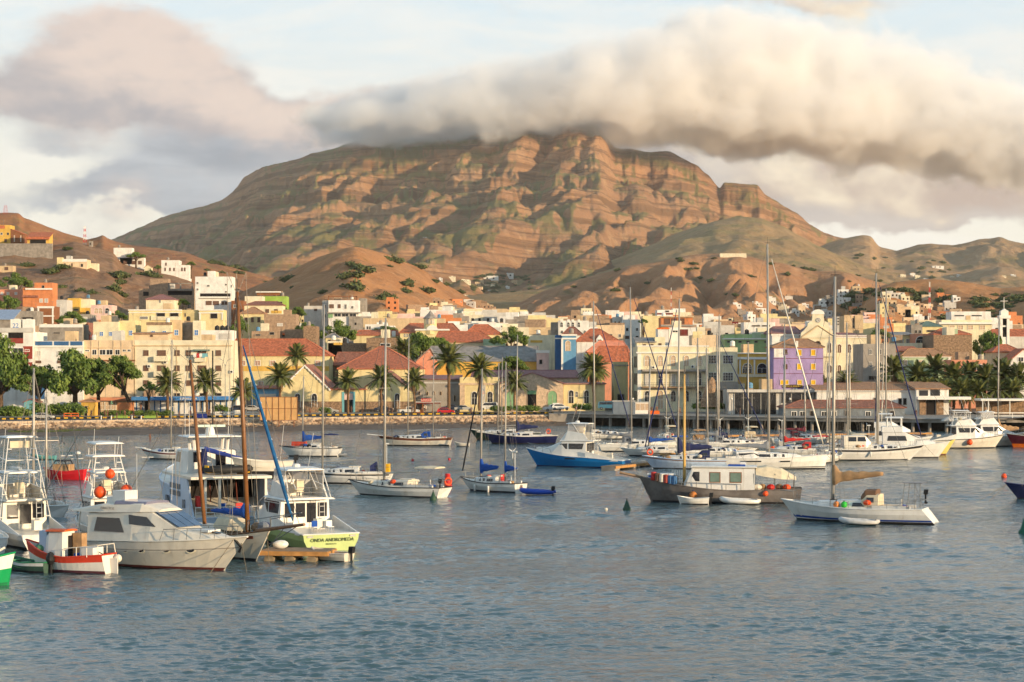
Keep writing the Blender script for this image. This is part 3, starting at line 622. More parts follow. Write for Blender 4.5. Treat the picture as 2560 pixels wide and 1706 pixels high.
house('flaking left wall of the gabled warehouse, its bluish shade painted as light blue', 628, 702, 966, 470, 'sky', 14, roof=('shed', 'tile2', 973), parts=[('patch', 640, 690, 985, 1030, .03, 'greywhite')])  # warehouse side wall; its bluish shade is put into the wall colour
h = house('long grey shed with small oval windows and a thin tiled roof', 1036, 1149, 940, 465, 'grey', 14, roof=('shed', 'mauve', 950),
      wins=[([1048, 1068, 1085, 1102], [983], 5, 10, 'aopen'), ([1137], [996], 5, 16, 'aopen')], bands=[(956, 959, WALL['greywhite'], .12)])
h = house('yellow custom house with two tall arched windows and a flat cornice', 1149.5, 1249, 944, 463, 'yellow', 14,
      wins=[([1186, 1225], [995], 15, 34, 'arch')], bands=[(958, 963, WALL['ashlar'], .25)], parts=[('stone_pier', 1149.5, 1162, 963, 1024, .08, 'ashlar'), ('stone_pier', 1238, 1249, 963, 1024, .08, 'ashlar')])
p = at(1209, 986, 462.5); r = empty('vertical_sign', (p.x, 462.7, at(0, 1008, 462.5).z), 0, 'narrow vertical painted board with stacked letters between the two arches', 'sign')
MB().box(-.45, .45, 0, .08, 0, 4.1).build('board', WALL['greywhite'], r)
for i, (ch, m) in enumerate(zip('CTOPAS', (LETTER, WALL['sky'], ORANGEP, WALL['white'], WALL['greywhite'], WALL['cream']))): text('letter', ch, m, r, (0, -.02, 3.6 - i * .62), (R(90), 0, 0), .75)
h = house('pink stone hall with a shallow gable and three green arched doorways', 1249.5, 1408, 934, 462, 'ashlar', 16, roof=('gable', 'mauve', 959, 1330, 959),
      wins=[([1277], [1000], 24, 48, 'gd'), ([1381], [995], 25, 38, 'gd'), ([1329.5], [998], 25, 45, 'aopen')], parts=[('fanlight', 1318, 1341, 977, 986, .14, GRNP)])
house('long low yellow range with a faded pink roof beside the dark palm', 1408.5, 1512, 958, 463, 'yellow', 16, roof=('shed', 'mauve', 961),
      wins=[([1428, 1466], [992], 14, 33, 'arch'), ([1442], [986], 6, 14, 'arch')], bands=[(958, 962, WALL['ashlar'], .2)])
house('long pink tiled roof running behind the stone hall', 1180, 1448, 926, 482, 'ashlar', 16, roof=('hip', 'mauve', 944, 1182, 1440))
house('plain olive building with a blank front beside the big yellow block', 1534, 1570, 905, 470, 'olive', 10, bands=[(912, 915, WALL['grey'], .2)], wins=[([1552], [1000], 18, 30, 'open')])
h = house('big pale yellow building with an upper row of shuttered windows and a long iron balcony', 1594, 1771, 866, 455, 'pale', 18,
      wins=[([1618, 1651, 1683, 1716, 1748], [902], 14, 27, 'ashutp'), ([1618, 1683, 1716], [950], 13, 31, 'white'), ([1651, 1748], [947], 13, 34, 'arch'), ([1618, 1683, 1716, 1748], [990], 14, 28, 'arch'), ([1651], [999], 15, 46, 'ashutp')],
      bands=[(880, 884, WHITE, .35), (864, 867, WHITE, .15)],
      parts=[('balcony_roof', 1604, 1766, 924, 929, 2.2, 'grey'), ('balcony_floor', 1604, 1766, 967, 970, 2.0, 'stone'), ('corner_pilaster', 1594, 1603, 884, 1020, .12, WHITE)],
      left=[([3, 7, 11], [905], 1.0, 2.6, 'shut'), ([3, 7, 11], [948], 1.0, 2.6, 'shut'), ([3, 7, 11], [990], 1.0, 2.0, 'shut')])
balcony_rail(h, 1604, 1766, 957, 967, 2.0, BLACK, 40)
xc, Y, zb = root_info[h.name]
for x in (1606, 1640, 1672, 1704, 1736, 1764):
    MB().tube([((x - xc) / FP * Y, -1.9, CZ + (HZ - 967) / FP * Y - zb), ((x - xc) / FP * Y, -1.9, CZ + (HZ - 928) / FP * Y - zb)], .05, 5).build('balcony_post', BLACK, h)
ac_unit(1634, 919, 455, 'white air conditioner at the left over the long iron balcony'); ac_unit(1732, 917, 455, 'white air conditioner at the right over the long iron balcony')
house('small pale yellow rooftop house with a grey roof above the big yellow building', 1592, 1637, 846, 466, 'pale', 6, roof=('shed', 'grey', 857), wins=[([1611, 1630], [864], 7, 8, 'shut')])
house('pale yellow rooftop room beside the small rooftop house', 1637.5, 1663, 843, 466, 'pale', 6, wins=[([1650], [862], 7, 6, 'shut')])
house('plain yellow annex with large gridded windows', 1771.5, 1844, 869, 457, 'pale', 16, wins=[([1784, 1820], [899, 942], 26, 22, 'grid')], parts=[('lean_to', 1788, 1842, 955, 975, 3.0, 'grey'), ('shop_front', 1800, 1838, 978, 1012, .1, GLASS)])
house('ornate yellow and white house with two wide arched windows', 1844.5, 1921, 884, 458, 'ochre', 14, wins=[([1868, 1905], [921], 25, 26, 'arch')],
      bands=[(893, 899, WHITE, .3), (882, 885, WHITE, .2), (936, 943, WALL['cream'], .15)], parts=[('pilaster', x, x + 4, 900, 936, .15, WHITE) for x in (1848, 1884, 1916)] + [('shop_wall', 1845, 1862, 960, 1010, .1, 'cream')])
h = house('lilac building with bright yellow shutters and a brown hipped roof', 1934, 2058, 848, 440, 'purple', 12, roof=('hip', 'tan', 868, 1985, 2030),
      wins=[([1998.5, 2033], [882, 917], 13, 16, 'yel'), ([1964], [880, 917], 9, 13, 'shut'), ([1961], [956], 22, 13, 'yel'), ([1999, 2033], [956], 13, 13, 'yel')], bands=[(896, 897.2, WALL['maroon'], .04), (934, 935, WALL['maroon'], .04), (868, 870, WALL['purple'], .1)], parts=[('corner_panel', 1935, 1958, 872, 894, .04, 'white'), ('chimney', 1990, 1995, 853, 868, .3, WHITE, .8)])
xc, Y, zb = root_info[h.name]
r = MB().box(-2.2, 2.2, -.12, -.01, -.36, .36).build('sign_board', mat('dark_brown_board', (58, 34, 22), .7)); r.parent = h; q = at(1981, 966, Y); r.location = (q.x - h.location.x, 0, q.z - zb)
text('sign_lettering', 'ALIANÇA SEGUROS', mat('mustard_letters', (206, 172, 50), .7), h, (q.x - h.location.x, -.14, q.z - zb), (R(90), 0, 0), .52)
ac_unit(1988, 975, 440, 'white air conditioner under the sign of the lilac building')
# clock building
h = house('cream clock gable building with arched windows behind the lilac house', 2004, 2086, 815, 500, 'cream', 20, roof=('gable', 'mauve', 840, 2045, 840), wins=[([2074], [869], 10, 26, 'ashut'), ([2045], [862], 16, 20, 'aopen'), ([2074], [922], 11, 20, 'ashut')],
          parts=[('balcony', 2057, 2084, 885, 892, .8, 'cream')])
xc, Y, zb = root_info[h.name]; lx = lambda p: (p - xc) / FP * Y; lz = lambda p: CZ + (HZ - p) / FP * Y - zb
prof = [(2000, 845), (2003, 832), (2010, 826), (2018, 816), (2020, 808), (2030, 802), (2031, 786)]
prof = prof + [(4090 - x, y) for x, y in prof[::-1]]
MB().prism([(lx(x), lz(y)) for x, y in prof][::-1], lambda p, q, d: (p, d, q), -.3, .9).build('clock_gable', WALL['cream'], h)
MB().prism([(lx(2045) + 1.65 * math.cos(a), lz(786) + 1.2 * math.sin(a)) for a in np.linspace(0, math.pi, 12)], lambda p, q, d: (p, d, q), -.45, 1.0).build('rounded_cap', WHITE, h)
MB().prism([(lx(2045) + .62 * math.cos(a), lz(801) + .62 * math.sin(a)) for a in np.linspace(0, 2 * math.pi, 17)[:-1]], lambda p, q, d: (p, d, q), -.42, -.3).build('clock_face', WALL['greywhite'], h)
b = MB()
for a in np.linspace(0, 2 * math.pi, 13)[:-1]: b.box(lx(2045) + .5 * math.cos(a) - .05, lx(2045) + .5 * math.cos(a) + .05, -.46, -.42, lz(801) + .5 * math.sin(a) - .05, lz(801) + .5 * math.sin(a) + .05)
b.tube([(lx(2045), -.45, lz(801)), (lx(2045) - .1, -.45, lz(801) + .45)], .03, 4); b.tube([(lx(2045), -.45, lz(801)), (lx(2045) + .28, -.45, lz(801) - .2)], .035, 4); b.build('clock_hands', BLACK, h)
for (p, q) in (((2003, 843), (2045, 814)), ((2045, 814), (2088, 843))): MB().tube([(lx(p[0]), -.35, lz(p[1])), (lx(q[0]), -.35, lz(q[1]))], .18, 5).build('gable_moulding', WALL['tan'], h)
house('cream right wing of the clock building with two rows of arched windows', 2086.5, 2170, 833, 503, 'cream', 18, roof=('hip', 'mauve', 840, 2090, 2140), wins=[([2098.5, 2123, 2148], [871], 11, 22, 'ashut'), ([2098.5, 2123, 2148], [922], 11, 20, 'ashut')], bands=[(838, 845, WHITE, .3)])
house('white left wing of the clock building with a mauve roof', 1930, 2003, 817, 503, 'white', 18, roof=('hip', 'mauve', 833, 1945, 2000), bands=[(833, 840, WHITE, .2)])
house('grey bare side building right of the clock building', 2158, 2240, 860, 470, 'grey', 14, wins=[([2176, 2200], [880, 912], 7, 14, 'dark'), ([2186], [945], 30, 12, 'open')])
house('pale wall with a small red lean-to roof behind the slanted white hall', 2240.5, 2300, 868, 500, 'cream', 10, roof=('shed', 'tile', 880))
# pier restaurants and sheds
h = house('long glass fronted cafe pavilion with a pale flat roof on the quay', 1822, 2034, 976, 432, 'greywhite', 12, wins=[], parts=[('flat_roof', 1816, 2040, 974, 981, 1.2, WALL['greywhite']), ('glazing', 1836, 1940, 984, 1040, .05, GLASS), ('glazing', 1952, 2030, 984, 1008, .05, GLASS)])
for x in (1836, 1858, 1880, 1902, 1924, 1952, 1978, 2004, 2030):
    xc, Y, zb = root_info[h.name]; MB().tube([((x - xc) / FP * Y, -.12, CZ + (HZ - 1042) / FP * Y - zb), ((x - xc) / FP * Y, -.12, CZ + (HZ - 981) / FP * Y - zb)], .07, 4).build('mullion', WALL['greywhite'], h)
house('white hall with a raised slanted roof and clerestory beside the palms', 2042, 2290, 957, 430, 'white', 16, roof=('shed', 'tan', 977), wins=[([2078, 2122, 2190], [1000], 14, 10, 'open'), ([2250, 2262], [1004], 9, 18, 'open')], bands=[(976, 979, WHITE, .5)])
house('white framed clerestory end with a tall overhanging canopy', 2291, 2372, 957, 428, 'white', 12, roof=('shed', 'tan', 974), parts=[('clerestory_glass', 2298, 2320, 976, 990, .05, GLASS), ('clerestory_glass', 2326, 2350, 972, 990, .05, GLASS), ('canopy', 2288, 2420, 992, 999, 3.0, WHITE), ('pier', 2298, 2314, 999, 1040, .4, 'stone'), ('pier', 2340, 2358, 999, 1040, .4, 'stone'), ('doorway', 2316, 2338, 1000, 1040, .1, DARK)])
h = house('low hut with a red hipped roof and a dark boarded front on the quay edge', 1962, 2262, 1001, 418, mat('blue_grey_boards', (120, 126, 130), .8, var=.25, scale=1.0, streak=.4), 10, roof=('hip', 'tile2', 1019, 2010, 2230),
          wins=[([1985, 2006, 2060, 2085, 2170, 2196], [1036], 14, 16, 'dark'), ([2030, 2118, 2230], [1040], 12, 26, 'open')])
r = h
p = at(2505, 1000, 430); r = empty('pergola', (p.x, 430, float(2.4)), 0, 'white pergola with a flat roof above the terrace at the far right', 'pergola')
MB().box(-5.2, 6.2, -3, 3, 3.1, 3.55).build('roof', WHITE, r)
for x in (-4.8, -3.6, 1, 4.2, 5.8):
    MB().tube([(x, -2.7, -.5), (x, -2.7, 3.1)], .11, 6).build('post', WHITE, r)
MB().box(-5, 6, 2.6, 2.8, -.5, 3.1).build('back_wall', WALL['stone'], r)
for i, (x0, x1, y0, y1, l, m) in enumerate(((1532, 1587, 1004, 1036, 'blue grey metal container on the wharf in front of the olive building', mat('blue_grey_container', (112, 122, 132), .7, var=.12, scale=.6)), (1588, 1624, 1007, 1036, 'white framed kiosk with large panes beside the blue grey container', WHITE))):
    a = at(x0, y1, 436); c = at(x1, y0, 436); r = empty('container' if i == 0 else 'kiosk', ((a.x + c.x) / 2, 436, a.z), 0, l, 'container' if i == 0 else 'kiosk'); w = (c.x - a.x) / 2; hh = c.z - a.z
    MB().box(-w, w, 0, 2.6, 0, hh).build('body', m, r); MB().box(-w - .12, w + .12, -.12, 2.7, hh, hh + .16).build('roof', WALL['greywhite'], r)
    if i == 0:
        for k2 in range(4): MB().box(-w + .1 + k2 * w / 2, -w + .06 + (k2 + 1) * w / 2, -.05, .0, .1, hh - .1).build('door_panel', m, r)
    else:
        for k2 in range(3): MB().box(-w + .12 + k2 * w * .66, -w + .0 + (k2 + 1) * w * .66, -.04, .0, .9, hh - .2).build('pane', PSHUT, r)
# left cafes and kiosks behind the road
h = house('low white cafe with a long blue awning and blue striped front', 336, 592, 992, 448, 'white', 10, wins=[([352, 430, 478], [1012], 10, 10, 'dark'), ([366, 505, 522], [1016], 9, 26, 'open')],
      parts=[('awning', 333, 514, 992, 1001, 2.2, ROOFM['blue']), ('awning', 516, 594, 991, 1000, 2.2, ROOFM['blue'])] + [('stripe', x, x + 3, 1002, 1034, .05, 'blue') for x in range(340, 590, 15)])
text('sign_lettering', 'ESPLANADA', LETTER, h, (1.0, -2.23, at(0, 997, 448).z - root_info[h.name][2]), (R(90), 0, 0), .7)
house('shuttered shop with an orange roof edge under the leaning tree', 228, 334, 994, 450, 'tan', 8, wins=[([256, 270, 284], [1014], 12, 22, 'pshut')], parts=[('eave', 226, 336, 994, 1002, 1.0, 'salmon')])
h = house('yellow ticket kiosk with a pointed roof by the road', 203, 237, 998, 428, 'ochre', 3.2, roof=('hip', 'tan', 1004, 216, 224), wins=[([215], [1028], 8, 26, 'open')], name='kiosk', cat='kiosk')
for i in range(3): MB().tube([(-1.4 + i * 1.3, -.06, .8), (-.8 + i * 1.2, -.06, 3.4)], .05, 4).build('brace', YEL, h)
house('small turquoise shed with a mauve curved roof at the left', 60, 93, 1000, 436, 'turq', 4, roof=('gable', 'mauve', 1006, 77, 1006), name='shed', cat='shed')
h = house('bright orange canopy stall beside the shuttered shop', 293, 329, 1007, 438, 'orange', 3, name='stall', cat='stall')

# ------------------------------------------------------------------ streets behind the front row
def B(label, x0, x1, yt, Y, wall, roof=None, wins=(), **k): return house(label, x0, x1, yt, Y, wall, roof=roof, wins=wins, **k)
# left quarter
B('pale yellow terrace house with blue windows right of the dark red gable', 233, 296, 805, 560, 'pale', wins=[([254, 277, 305 - 20], [835], 10, 12, 'blue')])
B('mustard house with blue panes beside the pale yellow terrace house', 297, 338, 802, 562, 'yellow', wins=[([305, 327], [833], 10, 13, 'blue')])
B('pale yellow house with a stained parapet and small blue windows above the cream block', 368, 428, 806, 560, 'pale', wins=[([383, 411], [832], 11, 10, 'blue')], parts=[('dirty_parapet', 366, 430, 806, 813, .2, 'stone')])
B('tan house with one tall blue window above the cream block', 429, 452, 800, 562, 'tan', wins=[([441], [832], 12, 14, 'blue')])
B('stained concrete house between two tan houses above the cream block', 452.5, 481, 806, 566, 'concrete')
B('white topped house with a blue window left of the black water tanks', 482, 502, 802, 562, 'cream', wins=[([491], [832], 11, 14, 'blue')])
B('cream house with black water tanks on its roof behind the cream block corner', 503, 579, 826, 520, 'white', wins=[([530], [846], 7, 10, 'shut')], parts=[('lattice', 548, 576, 834, 848, .1, 'greywhite')])
for i, x in enumerate((543, 556, 568)):
    p = at(x, 826, 524); r = empty('water_tank', (p.x, 524, at(0, 827, 524).z), 0, ['left one of three black water tanks beside the tallest mast', 'middle one of three black water tanks beside the tallest mast', 'right one of three black water tanks beside the tallest mast'][i], 'water tank', 'black water tanks')
    MB().lathe([(.62, 0), (.66, .2), (.62, .4), (.66, .6), (.62, .8), (.6, 1.1), (.2, 1.3)], n=14).build('tank_body', BLACK, r); MB().lathe([(.22, 1.3), (.22, 1.38), (.02, 1.4)], n=10).build('lid', BLACK, r)
B('peach rooftop house with a lattice wall on the cream block', 334, 420, 833, 500, 'peach', roof=('shed', 'tan', 836), depth=6, wins=[([379], [840], 6, 5, 'shut')])
B('long yellow row house with white bands and recessed verandas', 322, 453, 775, 640, 'yellow', wins=[([360], [795], 20, 8, 'grid'), ([402, 436], [787], 22, 10, 'open')], bands=[(774, 777, WHITE, .2), (781, 783, WHITE, .15)], parts=[('lattice_wall', 393, 453, 792, 801, .4, 'cream'), ('wall_panel', 378, 392, 790, 801, .4, 'pale')])
B('drab ochre end of the long yellow row house', 453.5, 497, 775, 642, 'olive', wins=[([463], [788], 3, 9, 'open')])
B('yellow house with white posts right of the drab ochre end', 498, 557, 775, 641, 'yellow', wins=[([535], [790], 18, 14, 'open')], bands=[(774, 777, WHITE, .2), (781, 784, WHITE, .15)], parts=[('post', 498, 502, 784, 800, .2, WHITE), ('post', 554, 557, 784, 800, .2, WHITE)])
B('cream house with a mauve hipped roof below the grey ruin', 365, 436, 737, 735, 'cream', roof=('hip', 'mauve', 749, 395, 405), wins=[([400], [754], 5, 8, 'dark')])
B('grey unfinished blockwork house with open frames and a dark upper storey', 347, 484, 722, 790, 'block', wins=[([365], [735], 15, 12, 'hole')], parts=[('dark_storey', 420, 480, 728, 738, .04, DARK), ('slab', 418, 482, 724, 727, .8, 'concrete'), ('upper_room', 375, 420, 697, 722, .02, 'block', 6.0), ('upper_frame', 421, 482, 708, 710, .3, 'concrete'), ('upper_frame', 421, 424, 708, 724, .3, 'concrete'), ('upper_frame', 450, 453, 708, 724, .3, 'concrete'), ('upper_frame', 479, 482, 708, 724, .3, 'concrete')])
B('tall white apartment house with small square windows under the left hill', 488, 580, 692, 770, 'white', wins=[([494], [708, 724], 5, 6, 'dark'), ([521], [715], 7, 6, 'dark'), ([565], [712, 730], 4, 4, 'open'), ([587 - 8], [716], 4, 7, 'dark')], parts=[('stair_tower', 519, 536, 678, 692, 0, 'white', 5.0)])
B('white house front with a long veranda below the tall white apartment house', 496, 578, 744, 740, 'white', wins=[([522, 540], [758], 15, 10, 'shut'), ([557, 565], [758], 7, 9, 'shut')], parts=[('veranda_gap', 500, 576, 734, 742, .0, DARK), ('veranda_rail', 498, 578, 742, 746, .9, WHITE)])
B('tan house in the gap right of the white veranda house', 578.5, 608, 752, 735, 'brown', wins=[([588], [766], 8, 8, 'dark')])
B('yellow house with a dark red hipped roof and arched doorways', 611, 706, 754, 720, 'pale', roof=('hip', 'tile2', 763, 634, 690), wins=[([668, 690], [778], 9, 10, 'shut')], parts=[('ochre_patch', 678, 704, 777, 784, .1, 'ochre')])
B('lime green house with a flat white roof on posts', 656, 716, 741, 780, 'lime', wins=[([700], [758], 12, 8, 'open')], parts=[('roof_slab', 640, 702, 729, 732, 1.0, WHITE), ('dark_gap', 642, 700, 732, 739, .0, 'brown')])
B('cream house left of the lime green house', 612, 655, 741, 765, 'cream')
B('yellow cottage with a small pyramid roof and blue shutters', 601, 659, 768, 665, 'yellow', roof=('hip', 'tan', 784, 626, 632), wins=[([615, 631, 647], [800], 7, 12, 'shut')])
B('unfinished brown block house behind the blue furled jib', 660, 740, 786, 650, 'block', wins=[([700], [812], 14, 8, 'white')])
B('grey block houses with a white rooftop box above the long tiled roof', 629, 700, 828, 580, 'block', wins=[([645], [838], 14, 5, 'open'), ([680], [834], 12, 8, 'open')])
B('low grey block wall house with an orange patch above the long tiled roof', 701, 758, 824, 582, 'block', wins=[([709], [838], 8, 10, 'open')], parts=[('orange_sheet', 705, 713, 832, 838, .1, ORANGEP)])
B('ragged grey block tower beside the yellow mast top', 758.5, 791, 816, 575, 'stone', wins=[], parts=[])
B('orange house with white balustrades at the foot of the left hill', 86, 131, 707, 790, 'orange', wins=[([108], [718], 7, 9, 'open'), ([103, 116], [752], 9, 10, 'white')], parts=[('balustrade', 64, 131, 721, 725, .6, WHITE), ('side_block', 57, 86, 720, 775, 0, 'orange', 5.0), ('red_eave', 55, 96, 739, 744, .8, ROOFM['tile2'])])
B('low salmon houses left of the orange house', -30, 56, 724, 800, 'salmon', wins=[([5, 20, 40], [734], 7, 7, 'white')])
B('brown and white framed block right of the light blue roof', 94, 134, 766, 660, 'brown', bands=[(766, 771, WHITE, .15), (789, 792, WHITE, .15)], parts=[('frame', 94, 98, 766, 810, .12, WHITE), ('frame', 130, 134, 766, 810, .12, WHITE)])
B('grey white tower house with two small windows', 141, 167, 750, 700, 'greywhite', wins=[([152], [764, 782], 5, 4, 'white')])
B('bright ochre house next to the grey white tower', 169, 199, 746, 720, 'ochre', wins=[([190], [775], 12, 4, 'open')])
B('cream round fronted house right of the bright ochre house', 200, 226, 748, 722, 'cream', parts=[('yellow_band', 198, 226, 770, 785, .2, 'ochre')])
B('pale pink house with arched white windows under a black tank', 227, 280, 763, 705, 'pink', wins=[([241, 251], [777], 11, 14, 'ashutp'), ([268], [777], 11, 14, 'arch')])
B('dark red gabled house with a sloping roof line', 182, 221, 809, 580, 'red', roof=('gable', 'tile2', 836, 219, 840))
B('small grey house with three slit windows above the dark red gable', 193, 227, 786, 660, 'grey', wins=[([209, 213, 217], [796], 2, 7, 'cream' if False else 'white')])
B('peach cube house right of the small grey slit window house', 252, 292, 789, 655, 'peach')
B('light blue roofed shed at the left edge behind the water tanks', -40, 31, 776, 600, 'concrete', roof=('shed', 'bluegrey', 800))
B('grey concrete house with a long dark opening behind the brown framed block', 32, 92, 778, 640, 'concrete', wins=[([70], [796], 30, 6, 'open')])
B('white wall with a dark void behind the blue panelled building', 100, 205, 811, 560, 'concrete', wins=[([142], [833], 18, 3, 'open')], bands=[(811, 819, WHITE, .15)])
# middle quarter
B('modern white house with green door and rooftop frame below the cone hill', 821, 896, 751, 760, 'white', wins=[([829], [766], 11, 10, 'shut'), ([848], [766], 7, 10, 'shut'), ([864], [767], 6, 12, 'dark'), ([881], [769], 6, 7, 'dark'), ([844, 863, 882], [788], 18, 9, 'dark')], parts=[('terrace_slab', 818, 905, 781, 784, 1.2, 'grey'), ('green_door', 820, 832, 784, 795, .1, GRNP), ('roof_frame', 820, 893, 741, 743, .2, 'brown'), ('roof_frame', 820, 822, 741, 751, .2, 'brown'), ('roof_frame', 890, 893, 741, 751, .2, 'brown')])
B('bluish white side wing of the modern white house', 806, 820, 752, 762, 'greywhite', wins=[([812], [767, 790], 6, 10, 'dark')])
B('tall bare concrete slab house right of the modern white house', 897, 914, 746, 770, 'concrete')
B('white gabled store left of the modern white house', 760, 806, 765, 780, 'greywhite', wins=[([789], [775], 8, 6, 'shut')])
B('long plain beige wall of a depot above the red roofed palace', 908, 1061, 796, 690, 'tan')
B('right half of the beige depot with a slanted roof edge', 1090, 1112, 797, 690, 'tan')
B('white low house with two pillars below the beige depot', 913, 966, 811, 640, 'white', wins=[([919, 925], [820], 3, 8, 'open')])
B('brown stone yard walls above the red hipped hall', 820, 915, 858, 545, 'stone')
B('rubble stone house with one white framed window under the dark trees', 916, 992, 845, 540, 'stone', wins=[([963], [863], 26, 9, 'dark')])
B('small yellow pyramid roofed house with a red side roof', 814, 846, 834, 560, 'yellow', roof=('hip', 'grey', 844, 826, 832), wins=[([824], [852], 8, 5, 'open')])
B('cream garden wall house with an ochre strip', 819, 855, 853, 545, 'cream', parts=[('ochre_strip', 834, 856, 857, 863, .1, 'ochre')])
h = B('palace with wide red hipped roof and white cornice', 1000, 1150, 809, 600, 'yellow', roof=('hip', 'tile', 832, 1022, 1130), wins=[([1012, 1018, 1024], [839], 4, 8, 'arch')], depth=16, parts=[('porch_wall', 1040, 1122, 826, 850, 1.5, 'yellow'), ('white_cornice', 1038, 1124, 823, 827, 2.0, WHITE)])
xc, Y, zb = root_info[h.name]; lx = lambda p: (p - xc) / FP * Y; lz = lambda p: CZ + (HZ - p) / FP * Y - zb
MB().lathe([(1.9, lz(836)), (1.9, lz(798)), (2.1, lz(797))], (lx(1076), -.2, 0), 8).build('tower', WALL['yellow'], h)
MB().lathe([(2.3, lz(797)), (1.4, lz(790)), (.5, lz(782)), (.04, lz(776))], (lx(1076), -.2, 0), 8).build('tower_roof', ROOFM['grey'], h)
for a in (-.5, 0, .5): put('window', window_mesh('ashutp', .8, 1.7), h, (lx(1076) + 1.88 * math.sin(a), -.2 - 1.88 * math.cos(a), lz(811)), a)
MB().prism([(lx(1081) + 1.7 * math.cos(a), lz(826) + 1.5 * math.sin(a)) for a in np.linspace(0, math.pi, 9)], lambda p, q, d: (p, d, q), -2.1, -1.5).build('round_pediment', WHITE, h)
B('left wing of the palace with a lower red roof', 884, 996, 826, 606, 'yellow', roof=('hip', 'tile', 838, 896, 990), parts=[('white_pier', 980, 989, 828, 842, .5, WHITE)])
B('red hipped house with an arched white pediment right of the palace', 1163, 1254, 812, 605, 'yellow', roof=('hip', 'tile', 836, 1186, 1220))
B('broad red tiled roof in front of the palace with peach walls', 1086, 1240, 829, 560, 'peach', roof=('hip', 'tile', 855, 1095, 1200), depth=14)
B('pale green walled annex at the end of the broad red roof', 1208, 1264, 848, 552, 'mint')
B('long grey sheet roofed hall with ochre ends among the palms', 1080, 1346, 866, 520, 'ochre', roof=('hip', 'grey', 903, 1076, 1344), depth=16)
B('pink gable end house left of the big palm', 1040, 1090, 872, 512, 'salmon', roof=('gable', 'grey', 900, 1075, 905), wins=[([1088 - 6], [895], 8, 9, 'dark')])
B('small pink house with a white balustrade left of the blue building', 1342, 1372, 877, 515, 'pink', bands=[(876, 883, WHITE, .2)], wins=[([1352], [905], 8, 12, 'open')])
B('ornate blue corner building with white trim', 1406, 1440, 836, 510, 'sky', wins=[([1420], [865], 15, 26, 'ashutp')], bands=[(836, 840, WHITE, .3), (845, 849, WHITE, .2)], parts=[('pilaster', 1403, 1408, 848, 940, .15, WHITE)])
B('deep blue side wing of the ornate corner building', 1389, 1405, 838, 512, 'blue', bands=[(845, 848, WHITE, .15)])
h = B('white house with a red hipped roof and a small gabled dormer', 1442, 1548, 823, 540, 'white', roof=('hip', 'tile', 853, 1478, 1502), depth=12)
xc, Y, zb = root_info[h.name]; lx = lambda p: (p - xc) / FP * Y; lz = lambda p: CZ + (HZ - p) / FP * Y - zb
d = MB().prism([(lx(1491), lz(856)), (lx(1508), lz(856)), (lx(1508), lz(848)), (lx(1499.5), lz(837)), (lx(1491), lz(848))], lambda p, q, d: (p, d, q), -.4, 4).build('dormer', WHITE, h)
put('window', window_mesh('dark', 1.1, .7), d, (lx(1499.5), -.405, lz(855)))
B('small dark red pyramid roofed house behind the blue building', 1408, 1456, 818, 560, 'white', roof=('hip', 'tile2', 837, 1424, 1438))
B('salmon house with a red tiled roof behind the dark palm', 1476, 1572, 866, 505, 'salmon', roof=('hip', 'tile', 903, 1500, 1570), depth=8)
B('salmon sheet roofed house with a dark awning above the dark palm', 1470, 1573, 853, 525, 'orange', roof=('hip', 'salmon', 880, 1500, 1560))
B('white building with four pointed gothic gables', 1396, 1472, 802, 620, 'white', wins=[([1404, 1421, 1432, 1447], [812], 7, 12, 'arch'), ([1405, 1462], [830], 8, 8, 'arch')], parts=[('pointed_gable', x - 3, x + 3, 799, 806, .2, WHITE) for x in (1404, 1421, 1432, 1447)])
B('tan house with an aerial left of the gothic gables', 1378, 1396, 806, 625, 'concrete')
B('long white modern house among the ochre houses in the middle', 1196, 1240, 806, 680, 'white', wins=[([1215], [815], 20, 6, 'dark')])
B('right part of the long white modern house', 1240, 1271, 808, 682, 'white', wins=[([1258], [817], 12, 6, 'dark')])
B('long cream low house left of the blue building', 1320, 1390, 838, 570, 'cream', wins=[], parts=[('ochre_door_strip', 1326, 1356, 851, 857, .1, 'ochre')])
B('yellow house with dark holes standing alone under the ridge', 1453, 1480, 771, 900, 'pale', wins=[([1459, 1465, 1471], [779], 3, 4, 'open')])
B('bluish house with small windows right of the lone yellow house', 1533, 1556, 793, 720, 'greywhite', wins=[([1538, 1548], [806], 4, 4, 'open')])
B('tall white house with a rooftop terrace beside the middle mast', 1557, 1588, 788, 715, 'white', wins=[([1574], [800], 6, 6, 'dark')])
# right quarter
B('house with a red and dark veranda on its top floor', 1652, 1732, 794, 590, 'orange', wins=[([1668, 1686, 1704], [804], 14, 14, 'shut')], parts=[('roof_slab', 1650, 1734, 791, 794, .8, 'tan'), ('veranda_rail', 1652, 1736, 812, 817, .6, 'grey')])
B('white house with maroon panels and a balcony behind the masts', 1672, 1762, 819, 560, 'white', wins=[([1688], [829], 14, 6, 'dark'), ([1711, 1752], [831], 18, 14, 'shut')], parts=[('panel', 1700, 1720, 824, 840, .06, 'maroon')])
B('white garage with orange edges left of the maroon panelled house', 1645, 1671, 822, 556, 'white', bands=[(820, 823, ORANGEP, .3)])
B('small white and red house on top behind the verandas', 1643, 1682, 775, 690, 'white', bands=[(783, 787, WALL['maroon'], .1)], wins=[([1668], [779], 10, 4, 'open')])
B('long yellow block house with a small tree beside it', 1607, 1652, 790, 660, 'yellow')
B('ochre house with a blue door above the plain yellow annex', 1730, 1795, 838, 540, 'peach', wins=[([1752], [841], 5, 9, 'blue')], parts=[('stair_wall', 1732, 1756, 829, 845, .1, 'yellow')])
